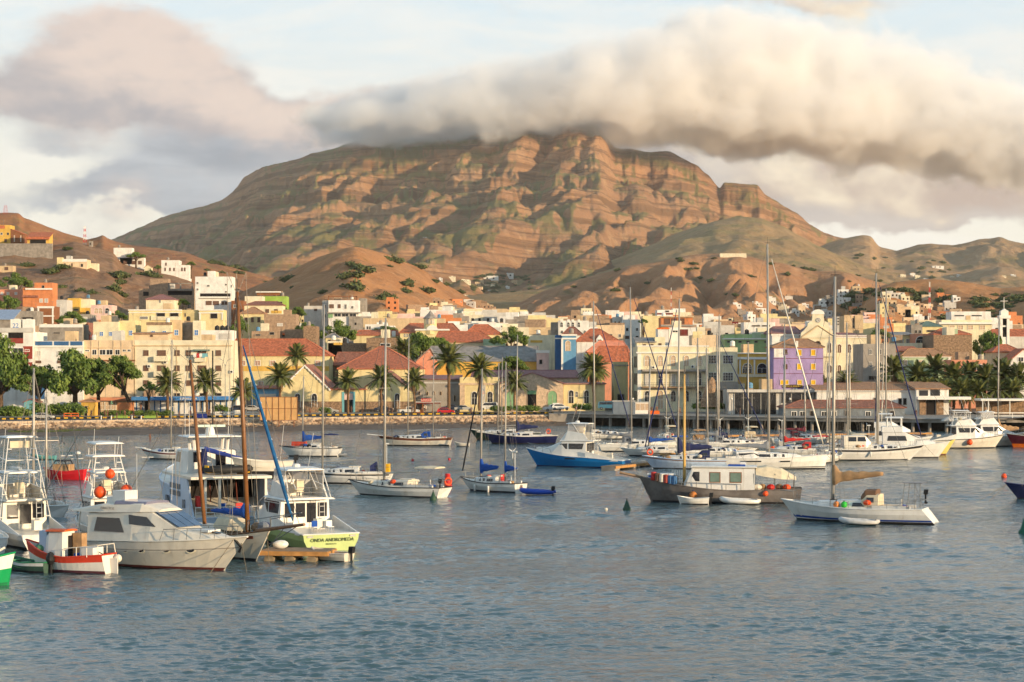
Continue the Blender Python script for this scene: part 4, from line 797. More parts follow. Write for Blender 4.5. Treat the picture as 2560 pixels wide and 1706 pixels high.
B('green band fronted building with a white ledge', 1811, 1958, 836, 515, 'green', wins=[([1822, 1835, 1850, 1870, 1890, 1915, 1945], [855], 9, 5, 'open')], bands=[(846, 849, WHITE, .5)], parts=[('green_panel', 1880, 1902, 832, 848, .15, 'mint')])
B('maroon house with white windows on the slope', 1821, 1846, 805, 690, 'maroon', wins=[([1826, 1834, 1842], [812], 4, 5, 'white')])
B('white flat house with a dark gap right of the maroon house', 1860, 1938, 806, 640, 'white', wins=[([1890, 1915], [815], 20, 4, 'open')])
B('modern tan building with two slanted wing walls', 2110, 2158, 790, 620, 'tan', wins=[([2133], [808], 5, 26, 'open')], parts=[('wing_wall', 2110, 2130, 788, 822, .3, 'tan'), ('wing_wall', 2137, 2157, 788, 822, .3, 'tan')])
B('grey and white striped flats left of the slanted wing walls', 2092, 2110, 792, 640, 'greywhite', wins=[([2100], [797, 804, 811], 14, 3, 'open')])
B('orange flat house near the tall white mast', 2200, 2234, 809, 640, 'orange', wins=[([2216], [818], 14, 6, 'white')])
B('cream long house with a red lower roof behind the right palms', 2185, 2306, 858, 535, 'cream', depth=6)
B('old house with an orange tiled roof and an arched pediment', 2205, 2284, 867, 512, 'tan', roof=('hip', 'tile', 884, 2225, 2270))
B('mint green house with a brown hipped roof and white shutters', 2256, 2376, 872, 495, 'mint', roof=('hip', 'tan', 890, 2280, 2345), wins=[([2262, 2303, 2329, 2357], [908], 13, 16, 'pshut')], bands=[(890, 894, WHITE, .25)], parts=[('corner_pilaster', 2370, 2376.5, 894, 930, .1, WHITE)])
B('yellow house with a grey roof and two gridded windows', 2238, 2282, 832, 560, 'yellow', roof=('shed', 'grey', 839), wins=[([2254, 2270], [853], 11, 12, 'grid')])
B('coral house with a big open arch next to the bare stone building', 2283, 2326, 835, 555, 'salmon', wins=[([2302], [850], 26, 20, 'arch')])
B('tall bare rubble stone building with no windows', 2334, 2430, 838, 525, 'stone', roof=None, depth=14)
B('red roofed attic with a glass front above the bare stone building', 2336, 2426, 822, 545, 'white', roof=('hip', 'tile', 836, 2360, 2392), parts=[('glass_front', 2361, 2392, 823, 836, 1.2, 'mint')])
B('coral garage with two arches below the bare stone building', 2379, 2468, 900, 480, 'salmon', wins=[([2415, 2450], [918], 20, 16, 'arch')])
B('large cream modern building with a set back white upper floor', 2354, 2480, 800, 640, 'pale', wins=[([2380, 2401, 2426, 2456], [819], 14, 12, 'pshut')], bands=[(806, 811, WHITE, 1.0)], parts=[('upper_floor', 2380, 2479, 779, 800, -1.0, 'white', 9.0), ('upper_glass', 2388, 2412, 788, 791, -.9, GLASS, 1.2), ('upper_glass', 2431, 2456, 788, 791, -.9, GLASS, 1.2), ('upper_door', 2416, 2428, 789, 800, -.9, 'tan', 1.2)])
B('yellow house with a faded green canopy roof', 2306, 2354, 804, 610, 'yellow', roof=('hip', 'dkgreen', 816, 2322, 2330), wins=[([2330], [828], 26, 6, 'open')])
B('grey stone house with round openings left of the green canopy', 2278, 2306, 812, 606, 'concrete', wins=[([2300, 2290], [830], 6, 8, 'open')])
B('long cream block under the grey green roof left of the large cream building', 2290, 2354, 801, 660, 'pale')
h = B('church with a red roof and a pale gable front at the right edge', 2478, 2580, 824, 560, 'cream', roof=('hip', 'tile', 841, 2490, 2580), parts=[('gable_front', 2505, 2580, 842, 880, 1.5, 'greywhite')])
t = at(2510, 0, 555); r = empty('church_tower', (t.x, 555, float(ground_z(555)) - .6), 0, 'white church bell tower with open belfry and a thin cross on top', 'tower'); zb = r.location.z; lz = lambda p: CZ + (HZ - p) / FP * 555 - zb
for sx in (-1, 1):
    MB().box(sx * .95 - .35, sx * .95 + .35, -1.0, 1.0, 0, lz(795)).build('pillar', WHITE, r)
MB().box(-.62, .62, -.8, .8, 0, lz(843)).build('base', WHITE, r); MB().box(-.55, .55, -.3, .3, lz(843), lz(797)).build('louvre', DARK, r); MB().box(-.6, .6, -.7, .7, lz(818), lz(814)).build('crossbeam', WHITE, r)
MB().box(-1.55, 1.55, -1.3, 1.3, lz(797), lz(789)).build('belfry_slab', WHITE, r)
MB().prism([(-1.05, lz(789)), (1.05, lz(789)), (1.05, lz(778)), (.4, lz(775)), (0, lz(772)), (-.4, lz(775)), (-1.05, lz(778))], lambda p, q, d: (p, d, q), -.9, .9).build('cap', WHITE, r)
c = MB(); c.box(-.07, .07, -.06, .06, lz(774), lz(744)); c.box(-1.0, 1.0, -.055, .055, lz(753) - .07, lz(753) + .07); c.build('cross', WHITE, r)
B('pink house with a red hipped roof right of the leafy tree', 2484, 2556, 862, 500, 'peach', roof=('hip', 'tile', 880, 2510, 2530))
B('orange tiled gable house at the right edge', 2522, 2590, 874, 490, 'white', roof=('gable', 'tile', 905, 2560, 905), wins=[([2552], [899], 14, 12, 'dark')])
B('plain yellow tall house high on the right slope', 2200, 2221, 759, 880, 'yellow', wins=[([2208, 2216], [770, 783], 3, 4, 'open')], zb=None)

# ------------------------------------------------------------------ houses standing on the hills
def HH(label, hl, x0, x1, yt, yb, wall, **k):
    p = on_hill(hl, (x0 + x1) / 2, yb); return house(label, x0, x1, yt, p.y, wall, zb=p.z - 1.5, **k)
HH('bright yellow villa with orange tiles at the left edge of the hill top', 'left_hill', -20, 26, 563, 608, 'ochre', wins=[([4], [585], 6, 6, 'dark'), ([20], [585], 5, 6, 'open'), ([14], [602], 6, 9, 'shut')], parts=[('tiled_side', -20, 12, 564, 572, .3, ROOFM['tile'])])
HH('brown gabled wing between the two yellow villas on the hill top', 'left_hill', 27, 58, 574, 608, 'brown', roof=('gable', 'tile', 585, 28, 574), wins=[([36, 52], [597], 2.5, 16, 'pshut')])
HH('yellow veranda house with a broad orange roof on the hill top', 'left_hill', 68, 122, 582, 627, 'ochre', roof=('shed', 'tile', 597), wins=[([95], [605], 40, 10, 'open'), ([92, 100, 108, 116], [622], 6, 8, 'pshut')], parts=[('eave', 66, 124, 593, 599, 1.5, ROOFM['tile']), ('veranda_wall', 86, 122, 612, 617, .8, 'ochre')])
HH('long bare retaining wall under the hill top villas', 'left_hill', -30, 130, 609, 640, 'concrete', name='retaining_wall', cat='wall', depth=2)
HH('small dark hut beside the mast on the hill', 'left_hill', 222, 230, 603, 618, 'concrete', depth=3, wins=[([226], [610], 4, 6, 'open')], name='hut', cat='hut')
HH('tan hill house with a white lattice parapet', 'left_hill', 152, 217, 649, 668, 'peach', wins=[([162, 180], [663], 4, 8, 'shut'), ([205], [664], 6, 8, 'open')], parts=[('lattice_parapet', 152, 217, 648, 655, .15, WHITE), ('corner_tower', 143, 156, 644, 670, .5, 'yellow', 3.0)])
HH('small cream annex right of the lattice parapet house', 'left_hill', 219, 244, 659, 672, 'cream', depth=4)
HH('small tan hut with one window at the left edge of the slope', 'left_hill', -5, 33, 665, 682, 'tan', wins=[([16], [672], 9, 8, 'shut')], depth=5)
HH('white house behind the umbrella shaped hill tree', 'left_hill', 284, 330, 620, 650, 'white', wins=[], depth=6)
HH('low white house front under the umbrella shaped hill tree', 'left_hill', 300, 360, 645, 663, 'white', wins=[([313, 334, 350], [657], 9, 9, 'shut')], depth=5)
HH('tiny yellow gabled shed below the umbrella shaped hill tree', 'left_hill', 361, 379, 663, 681, 'pale', roof=('gable', 'tan', 669, 370, 669), depth=3)
HH('white two storey house with brown shutters on the hill shoulder', 'left_hill', 403, 447, 651, 680, 'white', wins=[([415], [661], 4, 7, 'shut'), ([413, 425, 435], [674], 4, 8, 'shut')])
HH('white flat annex with a double shutter right of the two storey hill house', 'left_hill', 447.5, 472, 663, 681, 'white', wins=[([455, 462], [674], 4, 9, 'shut')])
HH('cream walled farm building along the crest of the right ridge', 'right_ridge', 1800, 1866, 634, 643, 'cream', depth=6)
HH('single white house on the mountain spur', 'mountain', 1057, 1067, 593, 598, 'white', depth=5)
HH('white manor with two wings on the far right slope', 'far_ridge', 2331, 2360, 665, 671, 'white', depth=8, wins=[([2338, 2350], [668], 3, 3, 'open')])
HH('white villa in the valley with a flat roof, left of two', 'mountain', 1208, 1246, 690, 701, 'white', depth=8, wins=[([1218, 1234], [696], 4, 4, 'open')])
HH('white villa in the valley with an upper terrace, right of two', 'mountain', 1255, 1284, 683, 696, 'white', depth=8, wins=[([1262, 1276], [689], 4, 4, 'open')])
HH('small cream villa left of the two valley villas', 'mountain', 1121, 1139, 692, 700, 'cream', depth=6)
HH('white block house with dark square holes above the slope', 'red_hill', 2096, 2122, 724, 748, 'white', wins=[([2102, 2114], [731, 740], 4, 5, 'open')], depth=6)
HH('bare tan block right of the white block house', 'red_hill', 2131, 2152, 716, 732, 'tan', wins=[([2138, 2146], [723], 4, 4, 'open')], depth=6)
HH('white cottage with two windows in the middle of the red slope', 'red_hill', 2234, 2262, 732, 743, 'white', wins=[([2241, 2254], [738], 4, 4, 'shut')], depth=6)
HH('grey apartment shell with a white side beside the radio mast', 'red_hill', 2268, 2296, 764, 785, 'block', wins=[([2274, 2284], [771, 779], 4, 4, 'hole')], depth=8)

# small houses of the slopes and the filler of the town; built one by one, many look alike
rng = random.Random(7)
PAL = [('block', 'bare brown block'), ('block', 'bare brown block'), ('tan', 'tan'), ('concrete', 'grey concrete'), ('stone', 'rough stone'), ('cream', 'cream'), ('white', 'white'), ('greywhite', 'off white'), ('peach', 'peach'), ('yellow', 'yellow'), ('white', 'white'), ('block', 'bare brown block'), ('orange', 'orange'), ('pink', 'pale pink')]
FAR = MB(); FARM = []; NSM = [0]
def small_house(label, group, X, Y, z, w, h, d, wall, nwin, rz=0, keep=True):
    if not keep:              # past the count that can be told apart: joined into one mass of houses
        if WALL[wall] not in FARM: FARM.append(WALL[wall])
        k2 = FARM.index(WALL[wall]) + 1; FAR.box(X - w / 2, X + w / 2, Y, Y + d, z - 1.6, z + h, k2); FAR.box(X - w / 2 + .2, X + w * .1, Y + d * .4, Y + d * .9, z + h, z + h + 1.2, k2)
        for f in range(max(1, int(h / 2.9))):
            for i in range(nwin): q = X - w / 2 + w * (i + .5) / nwin; FAR.box(q - .5, q + .5, Y - .04, Y + .02, z + f * 2.8 + .9, z + f * 2.8 + 2.1)
        return
    r = empty('house', (X, Y, z - 1.6), rz, label, 'house', group)
    b = MB(); H = h + 1.6
    b.box(-w / 2, w / 2, 0, d, 0, H); b.build('wall', WALL[wall], r)
    rb = MB(); p = .18
    for a in ((-w / 2, w / 2, -.01, p), (-w / 2, w / 2, d - p, d + .01), (-w / 2 - .01, -w / 2 + p, p, d - p), (w / 2 - p, w / 2 + .01, p, d - p)): rb.box(a[0], a[1], a[2], a[3], H + .002, H + .45)
    rb.build('parapet', WALL[wall], r)
    if h > 4.5 and rng.random() < .5: MB().box(-w * .2, w * .3, d * .3, d * .8, H + .01, H + 2.2).build('rooftop_room', WALL[rng.choice(['block', wall, 'white'])], r)
    floors = max(1, int(h / 2.9))
    for f in range(floors):
        for i in range(nwin):
            if rng.random() < .8: put('window', window_mesh(rng.choice(['open', 'open', 'hole', 'shut', 'dark']), .9 if rng.random() < .7 else 1.4, 1.1), r, (-w / 2 + w * (i + .5) / nwin, -.005, 1.6 + f * 2.8 + 1.0))
        put('window', window_mesh('open', .9, 1.1), r, (-w / 2 - .005, d * .5, 1.6 + f * 2.8 + 1.0), -math.pi / 2)
    return r
def slope_cluster(hl, n, region, where, wr=(4.5, 9), pal=PAL, seed=1):
    rng.seed(seed); done = []
    for _ in range(n * 8):
        if len(done) >= n: break
        px = rng.uniform(region[0], region[2]); py = rng.uniform(region[1], region[3])
        if len(region) > 4 and not region[4](px, py): continue
        if any(abs(px - a) < 13 and abs(py - c) < 6 for a, c in done): continue
        done.append((px, py)); p = on_hill(hl, px, py)
        wall, nm = rng.choice(pal); w = rng.uniform(*wr); h = rng.choice([2.9, 2.9, 3.2, 5.6, 6.0])
        kind = 'two storey' if h > 4 else 'one storey'
        small_house('%s %s house %s' % (nm, kind, where), '%s %s houses %s' % (nm, kind, where), p.x, p.y, p.z, w, h, rng.uniform(5, 8), wall, 2 if w < 7 else 3, rng.uniform(-.35, .35), len(done) <= n * .42)
slope_cluster('right_ridge', 62, (1840, 748, 2330, 812, lambda x, y: y > 748 + abs(2080 - x) * .06), 'low on the right ridge', seed=3)
slope_cluster('red_hill', 46, (2040, 724, 2400, 830, lambda x, y: y > 728 + abs(2180 - x) * .1), 'on the red hill', seed=4)
slope_cluster('cone_hill', 40, (905, 748, 1290, 815, lambda x, y: y > 762 - (x - 1050) * .02 and (x > 1060 or y > 775)), 'right of the cone hill', seed=5)
slope_cluster('mountain', 24, (1090, 702, 1300, 745, lambda x, y: True), 'in the far valley', wr=(6, 11), pal=[('white', 'white'), ('cream', 'cream'), ('tan', 'tan'), ('peach', 'peach')], seed=6)
slope_cluster('far_ridge', 8, (2250, 690, 2540, 700), 'far away on the right slope', wr=(7, 12), pal=[('white', 'white'), ('cream', 'cream')], seed=8)
rng.seed(21)
for (xa, xb, Ya, Yb, n, ptop, where) in ((940, 1320, 640, 900, 40, (772, 822), 'in the ochre quarter behind the palace'), (1290, 1660, 640, 930, 38, (780, 826), 'behind the blue corner building'),
                                   (1660, 2110, 620, 930, 46, (788, 826), 'behind the clock gable building'), (2110, 2560, 650, 930, 30, (790, 832), 'behind the stone building at the right'), (590, 940, 700, 880, 14, (780, 815), 'below the cone hill'), (60, 330, 580, 740, 14, (775, 815), 'under the left hill')):
    for i in range(n):
        Y = rng.uniform(Ya, Yb); px = rng.uniform(xa, xb); gz = float(ground_z(Y)); top = rng.uniform(*ptop)
        top += (Y - (Ya + Yb) / 2) / (Yb - Ya) * -22
        z1 = CZ + (HZ - top) / FP * Y; h = min(max(z1 - gz, 3.0), 13)
        wall, nm = rng.choice(PAL); kind = 'low' if h < 5 else 'tall'
        small_house('%s %s house %s' % (kind, nm, where), '%s %s houses %s' % (kind, nm, where), (px - CX) / FP * Y, Y, gz, rng.uniform(6, 12), h, rng.uniform(6, 9), wall, rng.choice([2, 3, 3]), rng.uniform(-.12, .12), i < n * .34)
tag(FAR.build('distant_houses', [DARK] + FARM), kind='stuff')
def lattice_mast(px, pt, pb, hl, w, label, cols):
    p = on_hill(hl, px, pb) if hl else at(px, pb, 900); h = (pb - pt) / FP * p.y + 2; r = empty('radio_mast', (p.x, p.y, p.z - 2), 0, label, 'radio mast'); n = 8
    for i in range(n):
        b = MB(); z0, z1 = h * i / n, h * (i + 1) / n; ww = w * (1 - .6 * (i + .5) / n)
        for a, c in ((-1, -1), (1, -1), (1, 1), (-1, 1)): b.tube([(a * ww, c * ww, z0), (a * ww, c * ww, z1)], .09, 4)
        b.tube([(-ww, -ww, z0), (ww, -ww, z1)], .06, 4); b.tube([(ww, -ww, z0), (-ww, -ww, z1)], .06, 4); b.build('mast_section', cols[i % 2], r)
lattice_mast(213, 566, 612, 'left_hill', .8, 'red and white lattice mast on the left hill', (REDP, WHITE))
lattice_mast(13, 514, 536, 'west_hill', 2.2, 'reddish lattice tower on the flat topped hill at the left', (REDP, REDP))
lattice_mast(2322, 705, 800, 'red_hill', .55, 'red and white radio mast in front of the red hill', (REDP, WHITE))
lattice_mast(1677, 720, 790, 'right_ridge', .5, 'thin red and white mast below the ridge', (REDP, WHITE))

# what stands on the flat roofs: tanks, aerials, dishes, low brick rooms
rng.seed(77); TKC = [('black', BLACK), ('pale blue', WALL['sky']), ('white', WHITE), ('grey', WALL['grey'])]
for root, xa, xb, dp, zt in FLAT:
    w = xb - xa
    if w < 3 or dp < 4 or root.name.startswith('ret'): continue
    lb = root['label'].split()[:8]
    while lb[-1] in ('with', 'a', 'an', 'the', 'and', 'of', 'on', 'in', 'its', 'under', 'right', 'left', 'at', 'one', 'two', 'above', 'beside', 'behind', 'below', 'their', 'white', 'between', 'by', 'small', 'dark', 'pale', 'next', 'to', 'its'): lb = lb[:-1]
    if rng.random() < .62:
        cn, cm = rng.choice(TKC); x = rng.uniform(xa + .8, xb - .8); o = empty('water_tank', (root.location.x + x, root.location.y + rng.uniform(1.2, 3), root.location.z + zt - .5), 0, '%s water tank on the %s' % (cn, ' '.join(lb)), 'water tank', 'water tanks on flat roofs')
        h = rng.uniform(.4, 1.0); MB().box(-.6, .6, -.6, .6, 0, h).build('plinth', WALL['block'], o); MB().lathe([(.55, h), (.6, h + .25), (.55, h + .5), (.6, h + .75), (.52, h + 1.1), (.16, h + 1.28)], n=12).build('tank_body', cm, o)
    for i in range(rng.choice([0, 1, 1, 2])): x = rng.uniform(xa + .4, xb - .4); b = MB(); H = rng.uniform(1.5, 3.2); b.tube([(x, 1.5, zt - .6), (x, 1.5, zt + H)], .04, 4); b.tube([(x - .5, 1.5, zt + H - .1), (x + .5, 1.5, zt + H - .1)], .025, 4); b.tube([(x - .35, 1.5, zt + H - .4), (x + .35, 1.5, zt + H - .4)], .025, 4); b.build('aerial', STEEL, root)
    if rng.random() < .35: x = rng.uniform(xa + .6, xb - .6); MB().lathe([(.02, 0), (.28, .06), (.45, .2), (.42, .21)], (x, .9, zt - .2), 10).build('satellite_dish', WALL['greywhite'], root)
    if w > 7 and rng.random() < .5: x = rng.uniform(xa + 1, xb - 4); MB().box(x, x + rng.uniform(2, 3), dp * .4, dp * .8, zt - .5, zt + rng.uniform(1.3, 2.4)).build('rooftop_room', WALL[rng.choice(['block', 'greywhite', 'cream', 'tan'])], root)

# ------------------------------------------------------------------ trees, palms, bushes
def leaf_mat(name, a, b, trans=.0):
    M = bpy.data.materials.new(name); M.use_nodes = True; t = M.node_tree; q = NT(t); bs = t.nodes['Principled BSDF']
    co = t.nodes.new('ShaderNodeTexCoord').outputs['Object']
    q._in(bs.inputs['Base Color'], q.mix(q.ramp(q.noise(co, .9, 4, .7), .3, .7), (*a, 1), (*b, 1))); bs.inputs['Roughness'].default_value = .75; bs.inputs['Specular IOR Level'].default_value = .25
    return M
LEAF = leaf_mat('broad_leaves', (.07, .12, .022), (.19, .25, .05)); BUSH = leaf_mat('dusty_shrub_leaves', (.06, .085, .025), (.13, .15, .05)); FROND = leaf_mat('palm_leaflets', (.07, .095, .025), (.18, .19, .055))
DRYF = leaf_mat('dry_palm_leaflets', (.14, .09, .04), (.22, .15, .07)); BARK = mat('tree_bark', (96, 76, 58), .95, var=.4, scale=3, bump=.04); PBARK = mat('palm_bark', (120, 92, 66), .95, var=.45, scale=5, bump=.08)
def leaf_cloud(name, blobs, n, size, m, seed):
    """leaf-sized cards spread through several overlapping clumps"""
    g = np.random.RandomState(seed); V = []; F = []
    wts = np.array([b[3] * b[4] for b in blobs]); wts = wts / wts.sum()
    for k2 in range(n):
        b = blobs[g.choice(len(blobs), p=wts)]
        d = g.normal(size=3); d /= np.linalg.norm(d); r = g.rand() ** .38
        if d[2] < -.35: r *= .75
        p = np.array(b[:3]) + d * np.array([b[3], b[3], b[4]]) * r * (1 + .12 * g.normal())
        a = d * .7 + g.normal(size=3) * .6 + np.array([0, 0, .45]); a /= np.linalg.norm(a)
        u = np.cross(a, g.normal(size=3)); u /= np.linalg.norm(u); w = np.cross(a, u); s = size * (.6 + .8 * g.rand())
        i = len(V); V += [p - u * s - w * s * .45, p + u * s * .2 - w * s * .6, p + u * s, p + w * s * .6 - u * s * .1]; F.append((i, i + 1, i + 2, i + 3))
    o = obj(name, V, F, m); me = o.data; bpy.data.objects.remove(o); return me
def clumps(seed, n, rx, rz, cr, top=0):
    g = random.Random(seed); out = []
    for i in range(n):
        a = g.uniform(0, 2 * math.pi); q = math.sqrt(g.random()); out.append((math.cos(a) * rx * q, math.sin(a) * rx * q * .8, rz * (1 - q * q) * g.uniform(.5, 1.0) + g.uniform(-.15, .15) * rz, cr * g.uniform(.7, 1.2), cr * g.uniform(.45, .8)))
    return out
TREE = [(leaf_cloud('crown', clumps(s, 26, 5.6, 3.2, 1.35), 7600, .23, LEAF, s), s) for s in (1, 2, 3)]
BUSHM = [leaf_cloud('foliage', clumps(s, 6, 1.1, .9, .8), 700, .17, BUSH, s) for s in (11, 12, 13)]
HEDGE = [leaf_cloud('foliage', clumps(s, 6, 1.1, .9, .8), 800, .14, LEAF, s) for s in (14, 15)]
ACACIA = leaf_cloud('crown', [(x, y, 1.0 + .3 * math.cos(x), 1.6, .7) for x in (-4, -2, 0, 2, 4) for y in (-1.5, 1.5)] + [(0, 0, 1.9, 2.5, .8)], 4200, .22, LEAF, 9)
def tree(label, px, crown_py, base_py, Y, width, var=0, lean=0.0, zs=1.0, group=None, z0=None, mesh=None, name='tree', cat='tree'):
    z0 = float(ground_z(Y)) if z0 is None else z0; c = at(px, crown_py, Y); r = empty(name, (c.x, Y, z0 - .3), 0, label, cat, group); s = width / 12.5
    zc = c.z - z0 + .3
    put('crown', mesh or TREE[var][0], r, (0, 0, zc - 1.2 * s), var * 2.1, (s, s, s * zs))
    b = MB(); tw = .32 * s + .12
    b.tube([(-lean, 0, -.3), (-lean * .8, 0, zc * .3), (-lean * .25, .1, zc * .65), (0, 0, zc)], [tw * 1.3, tw, tw * .8, tw * .4], 7)
    for a, q in ((.4, 3.2), (2.3, 3.0), (4.0, 3.4), (5.3, 2.6)):
        b.tube([(-lean * .4, 0, zc * .55), (math.cos(a) * q * s * .5, math.sin(a) * q * s * .5, zc * .85), (math.cos(a) * q * s, math.sin(a) * q * s, zc + .6 * s)], [tw * .6, tw * .4, tw * .2], 5)
    b.build('trunk', BARK, r, True); return r
tree('broad dark tree at the left edge beside the red building', 2, 945, 1025, 440, 18, 0, zs=1.9); tree('largest spreading tree in front of the blue panelled building', 188, 940, 1025, 440, 19, 1, zs=1.5)
tree('leaning tree with a bent trunk in front of the cream block', 300, 930, 1025, 439, 12, 2, lean=-2.6, zs=1.3); tree('rounded tree between the left edge tree and the largest tree', 98, 958, 1030, 437, 12, 2, zs=1.3); tree('rounded tree joining the largest tree and the leaning one', 246, 948, 1028, 442, 13, 0, zs=1.3); tree('slim young tree left of the first palm', 372, 970, 1030, 436, 4.5, 0, zs=1.3)
tree('large dark tree behind the big palm', 1050, 866, 900, 545, 15, 1, zs=1.3); tree('dark tree to the right of the large dark tree', 1098, 868, 900, 550, 11, 2, zs=1.1)
tree('round dark tree in front of the pale green annex', 1278, 845, 880, 545, 11, 0, zs=1.2); tree('round dark tree in front of the grey sheet roofed hall', 1282, 915, 950, 500, 10, 2, zs=1.1)
tree('wide green tree below the modern white house', 842, 832, 860, 590, 13, 0, zs=1.2); tree('low green tree left of the wide green tree', 765, 817, 840, 620, 8, 1); tree('tree at the foot of the cone hill left of the white store', 745, 783, 800, 760, 8, 2, zs=1.3)
tree('tall leafy tree beside the church tower', 2472, 866, 905, 530, 11, 1, zs=1.7); tree('dark tree hiding between the tall mast and the yellow house', 600, 820, 850, 600, 6, 0, zs=2.2)
tree('dark tree on the roof line right of the grey ruin', 457, 757, 770, 745, 7, 2); tree('green tree behind the orange house', 35, 704, 722, 815, 16, 0); tree('dark tree below the salmon houses', 22, 758, 780, 730, 11, 1, zs=1.3)
tree('tree between the pink house and the water tanks', 180, 797, 812, 625, 11, 2); tree('round tree right of the pale pink house', 292, 790, 805, 660, 8, 0); tree('small tree beside the long yellow block house', 1608, 803, 815, 640, 4, 1); tree('tree behind the old orange roofed house', 2200, 838, 850, 560, 8, 2)
tree('low wide tree behind the palace left wing', 965, 820, 830, 640, 10, 1, zs=.6)
p = on_hill('left_hill', 342, 664); tree('umbrella shaped acacia on the hill in front of a white house', 340, 640, 664, p.y - 3, 11.5, 0, z0=p.z, mesh=ACACIA, zs=1.3); tree('dark round tree right of the acacia', 395, 668, 684, on_hill('left_hill', 395, 680).y, 5, 1, z0=on_hill('left_hill', 395, 680).z, zs=1.2)
tree('small dark tree behind the flat hill annex', 478, 660, 668, on_hill('left_hill', 455, 662).y + 6, 6, 2, z0=on_hill('left_hill', 455, 662).z)
rng.seed(5)
def bush(px, py, hl, s, label, group):
    p = on_hill(hl, px, py); put_root = empty('bush', (p.x, p.y, p.z - .2 * s), rng.uniform(0, 6), label, 'bush', group); put('foliage', rng.choice(BUSHM), put_root, (0, 0, .2 * s), 0, (s, s, s * .8)); return put_root
for (px, py, s, l) in ((130, 683, 3.2, 'large shrub below the lattice parapet house'), (158, 672, 3.0, 'shrub in front of the lattice parapet house'), (288, 692, 4.0, 'dry shrub high on the middle of the left slope'), (300, 712, 3.0, 'green round shrub low on the middle of the left slope'), (365, 690, 4.4, 'wide shrub above the grey ruin'), (200, 728, 2.2, 'dark shrub above the grey white tower'),
                       (150, 720, 2.0, 'small green shrub right of the orange house'), (300, 737, 2.4, 'lowest green shrub on the left slope'), (275, 722, 3.2, 'grey green shrub beside the lowest green shrub'), (70, 668, 2.8, 'bare shrub right of the small tan hut'), (170, 625, 2.5, 'dead shrub under the hill top veranda house'), (230, 735, 2.6, 'thin shrub in the middle of the lower left slope'), (228, 668, 1.4, 'green bush in front of the small cream annex')): bush(px, py, 'left_hill', s, l, 'shrubs on the left hill')
for (px, py, s, l) in ((885, 665, 4.2, 'shrub below the cone hill top'), (905, 680, 6.0, 'biggest round shrub on the face of the cone hill'), (880, 692, 5.0, 'wide flat shrub left of the biggest cone hill shrub'), (978, 652, 5.2, 'flat topped shrub on the right shoulder of the cone hill'), (975, 668, 2.2, 'tiny shrub under the flat topped one'), (1050, 658, 4.0, 'shrub on the right skyline of the cone hill'), (872, 722, 6.2, 'broad shrub above the modern white house'), (813, 732, 2.6, 'small shrub left of the modern white house'), (740, 722, 2.6, 'small shrub at the left foot of the cone hill'), (722, 700, 5.0, 'dark shrub on the shaded left flank of the cone hill'),
                       (1010, 712, 3.6, 'left one of three shrubs in a row'), (1025, 705, 3.4, 'upper one of three shrubs in a row'), (1029, 717, 3.4, 'lower one of three shrubs in a row'), (1062, 730, 4.6, 'round shrub with a long shadow'), (1018, 732, 4.4, 'round shrub left of the one with a long shadow'), (1088, 706, 3.6, 'shrub near the right skyline of the cone hill'), (1118, 714, 2.8, 'shrub lower on the right skyline of the cone hill'), (966, 746, 4.6, 'shrub behind the tan huts'), (1150, 730, 3.0, 'last shrub on the right foot of the cone hill')): bush(px, py, 'cone_hill', s, l, 'shrubs on the cone hill')
for i in range(80):
    px = rng.uniform(500, 760); py = rng.uniform(640, 725)
    if i < 16: bush(px, py, 'west_hill', rng.uniform(2, 4.5), 'small grey shrub on the orange hill behind the white apartment house', 'shrubs on the orange hill')
for i in range(60): bush(rng.uniform(1180, 1330), rng.uniform(690, 755), 'mountain', rng.uniform(3, 7), 'dark shrub in the valley between cone hill and ridge', 'shrubs in the valley')
for i in range(44): bush(rng.uniform(2060, 2380), rng.uniform(640, 700), 'mountain' if i % 2 else 'far_ridge', rng.uniform(4, 9), 'shrub on the green slope at the right', 'shrubs on the right slope')
for i in range(34): bush(rng.uniform(2120, 2560), rng.uniform(725, 800), 'red_hill', rng.uniform(2, 5), 'dark shrub among the houses of the red hill', 'shrubs on the red hill')
for i in range(16): bush(rng.uniform(2430, 2560), rng.uniform(735, 795), 'red_hill', rng.uniform(2.2, 3.8), 'large dark shrub at the right end of the red hill', 'large shrubs of the red hill')
for i in range(26): bush(rng.uniform(1400, 2250), rng.uniform(640, 750), 'right_ridge', rng.uniform(2, 4.5), 'small shrub on the bare right ridge', 'shrubs on the right ridge')

def frond_mesh(droop, L, m, seed):
    g = random.Random(seed); V = []; F = []; n = 20; pts = []
    for i in range(n + 1):
        t = i / n; pts.append(Vector((L * (t - .12 * droop * t * t), 0, L * (.42 * t - (.30 + .52 * droop) * t * t))))
    b = MB(); b.tube([pts[i] for i in range(0, n + 1, 4)], [.05, .045, .035, .025, .018, .01], 4)
    for i in range(2, n + 1):
        t = i / n; p = pts[i]; d = (pts[i] - pts[i - 1]).normalized(); l = L * .20 * math.sin(math.pi * min(1, .12 + t * .86)) ** .6
        for sd in (-1, 1):
            for q in (0, .5):
                e = d * (l * .75) + Vector((0, sd * l, -l * (.25 + .35 * droop) + g.uniform(-.05, .08))); o = p - d * (q * L / n); w = d * .085
                b.add([o - w, o + w, o + e], [(0, 1, 2)])
    o = b.build('frond', m); me = o.data; bpy.data.objects.remove(o); return me
FR = [frond_mesh(d, 3.9, FROND, i) for i, d in enumerate((.15, .5, .95))]; FRD = frond_mesh(1.5, 3.0, DRYF, 9)
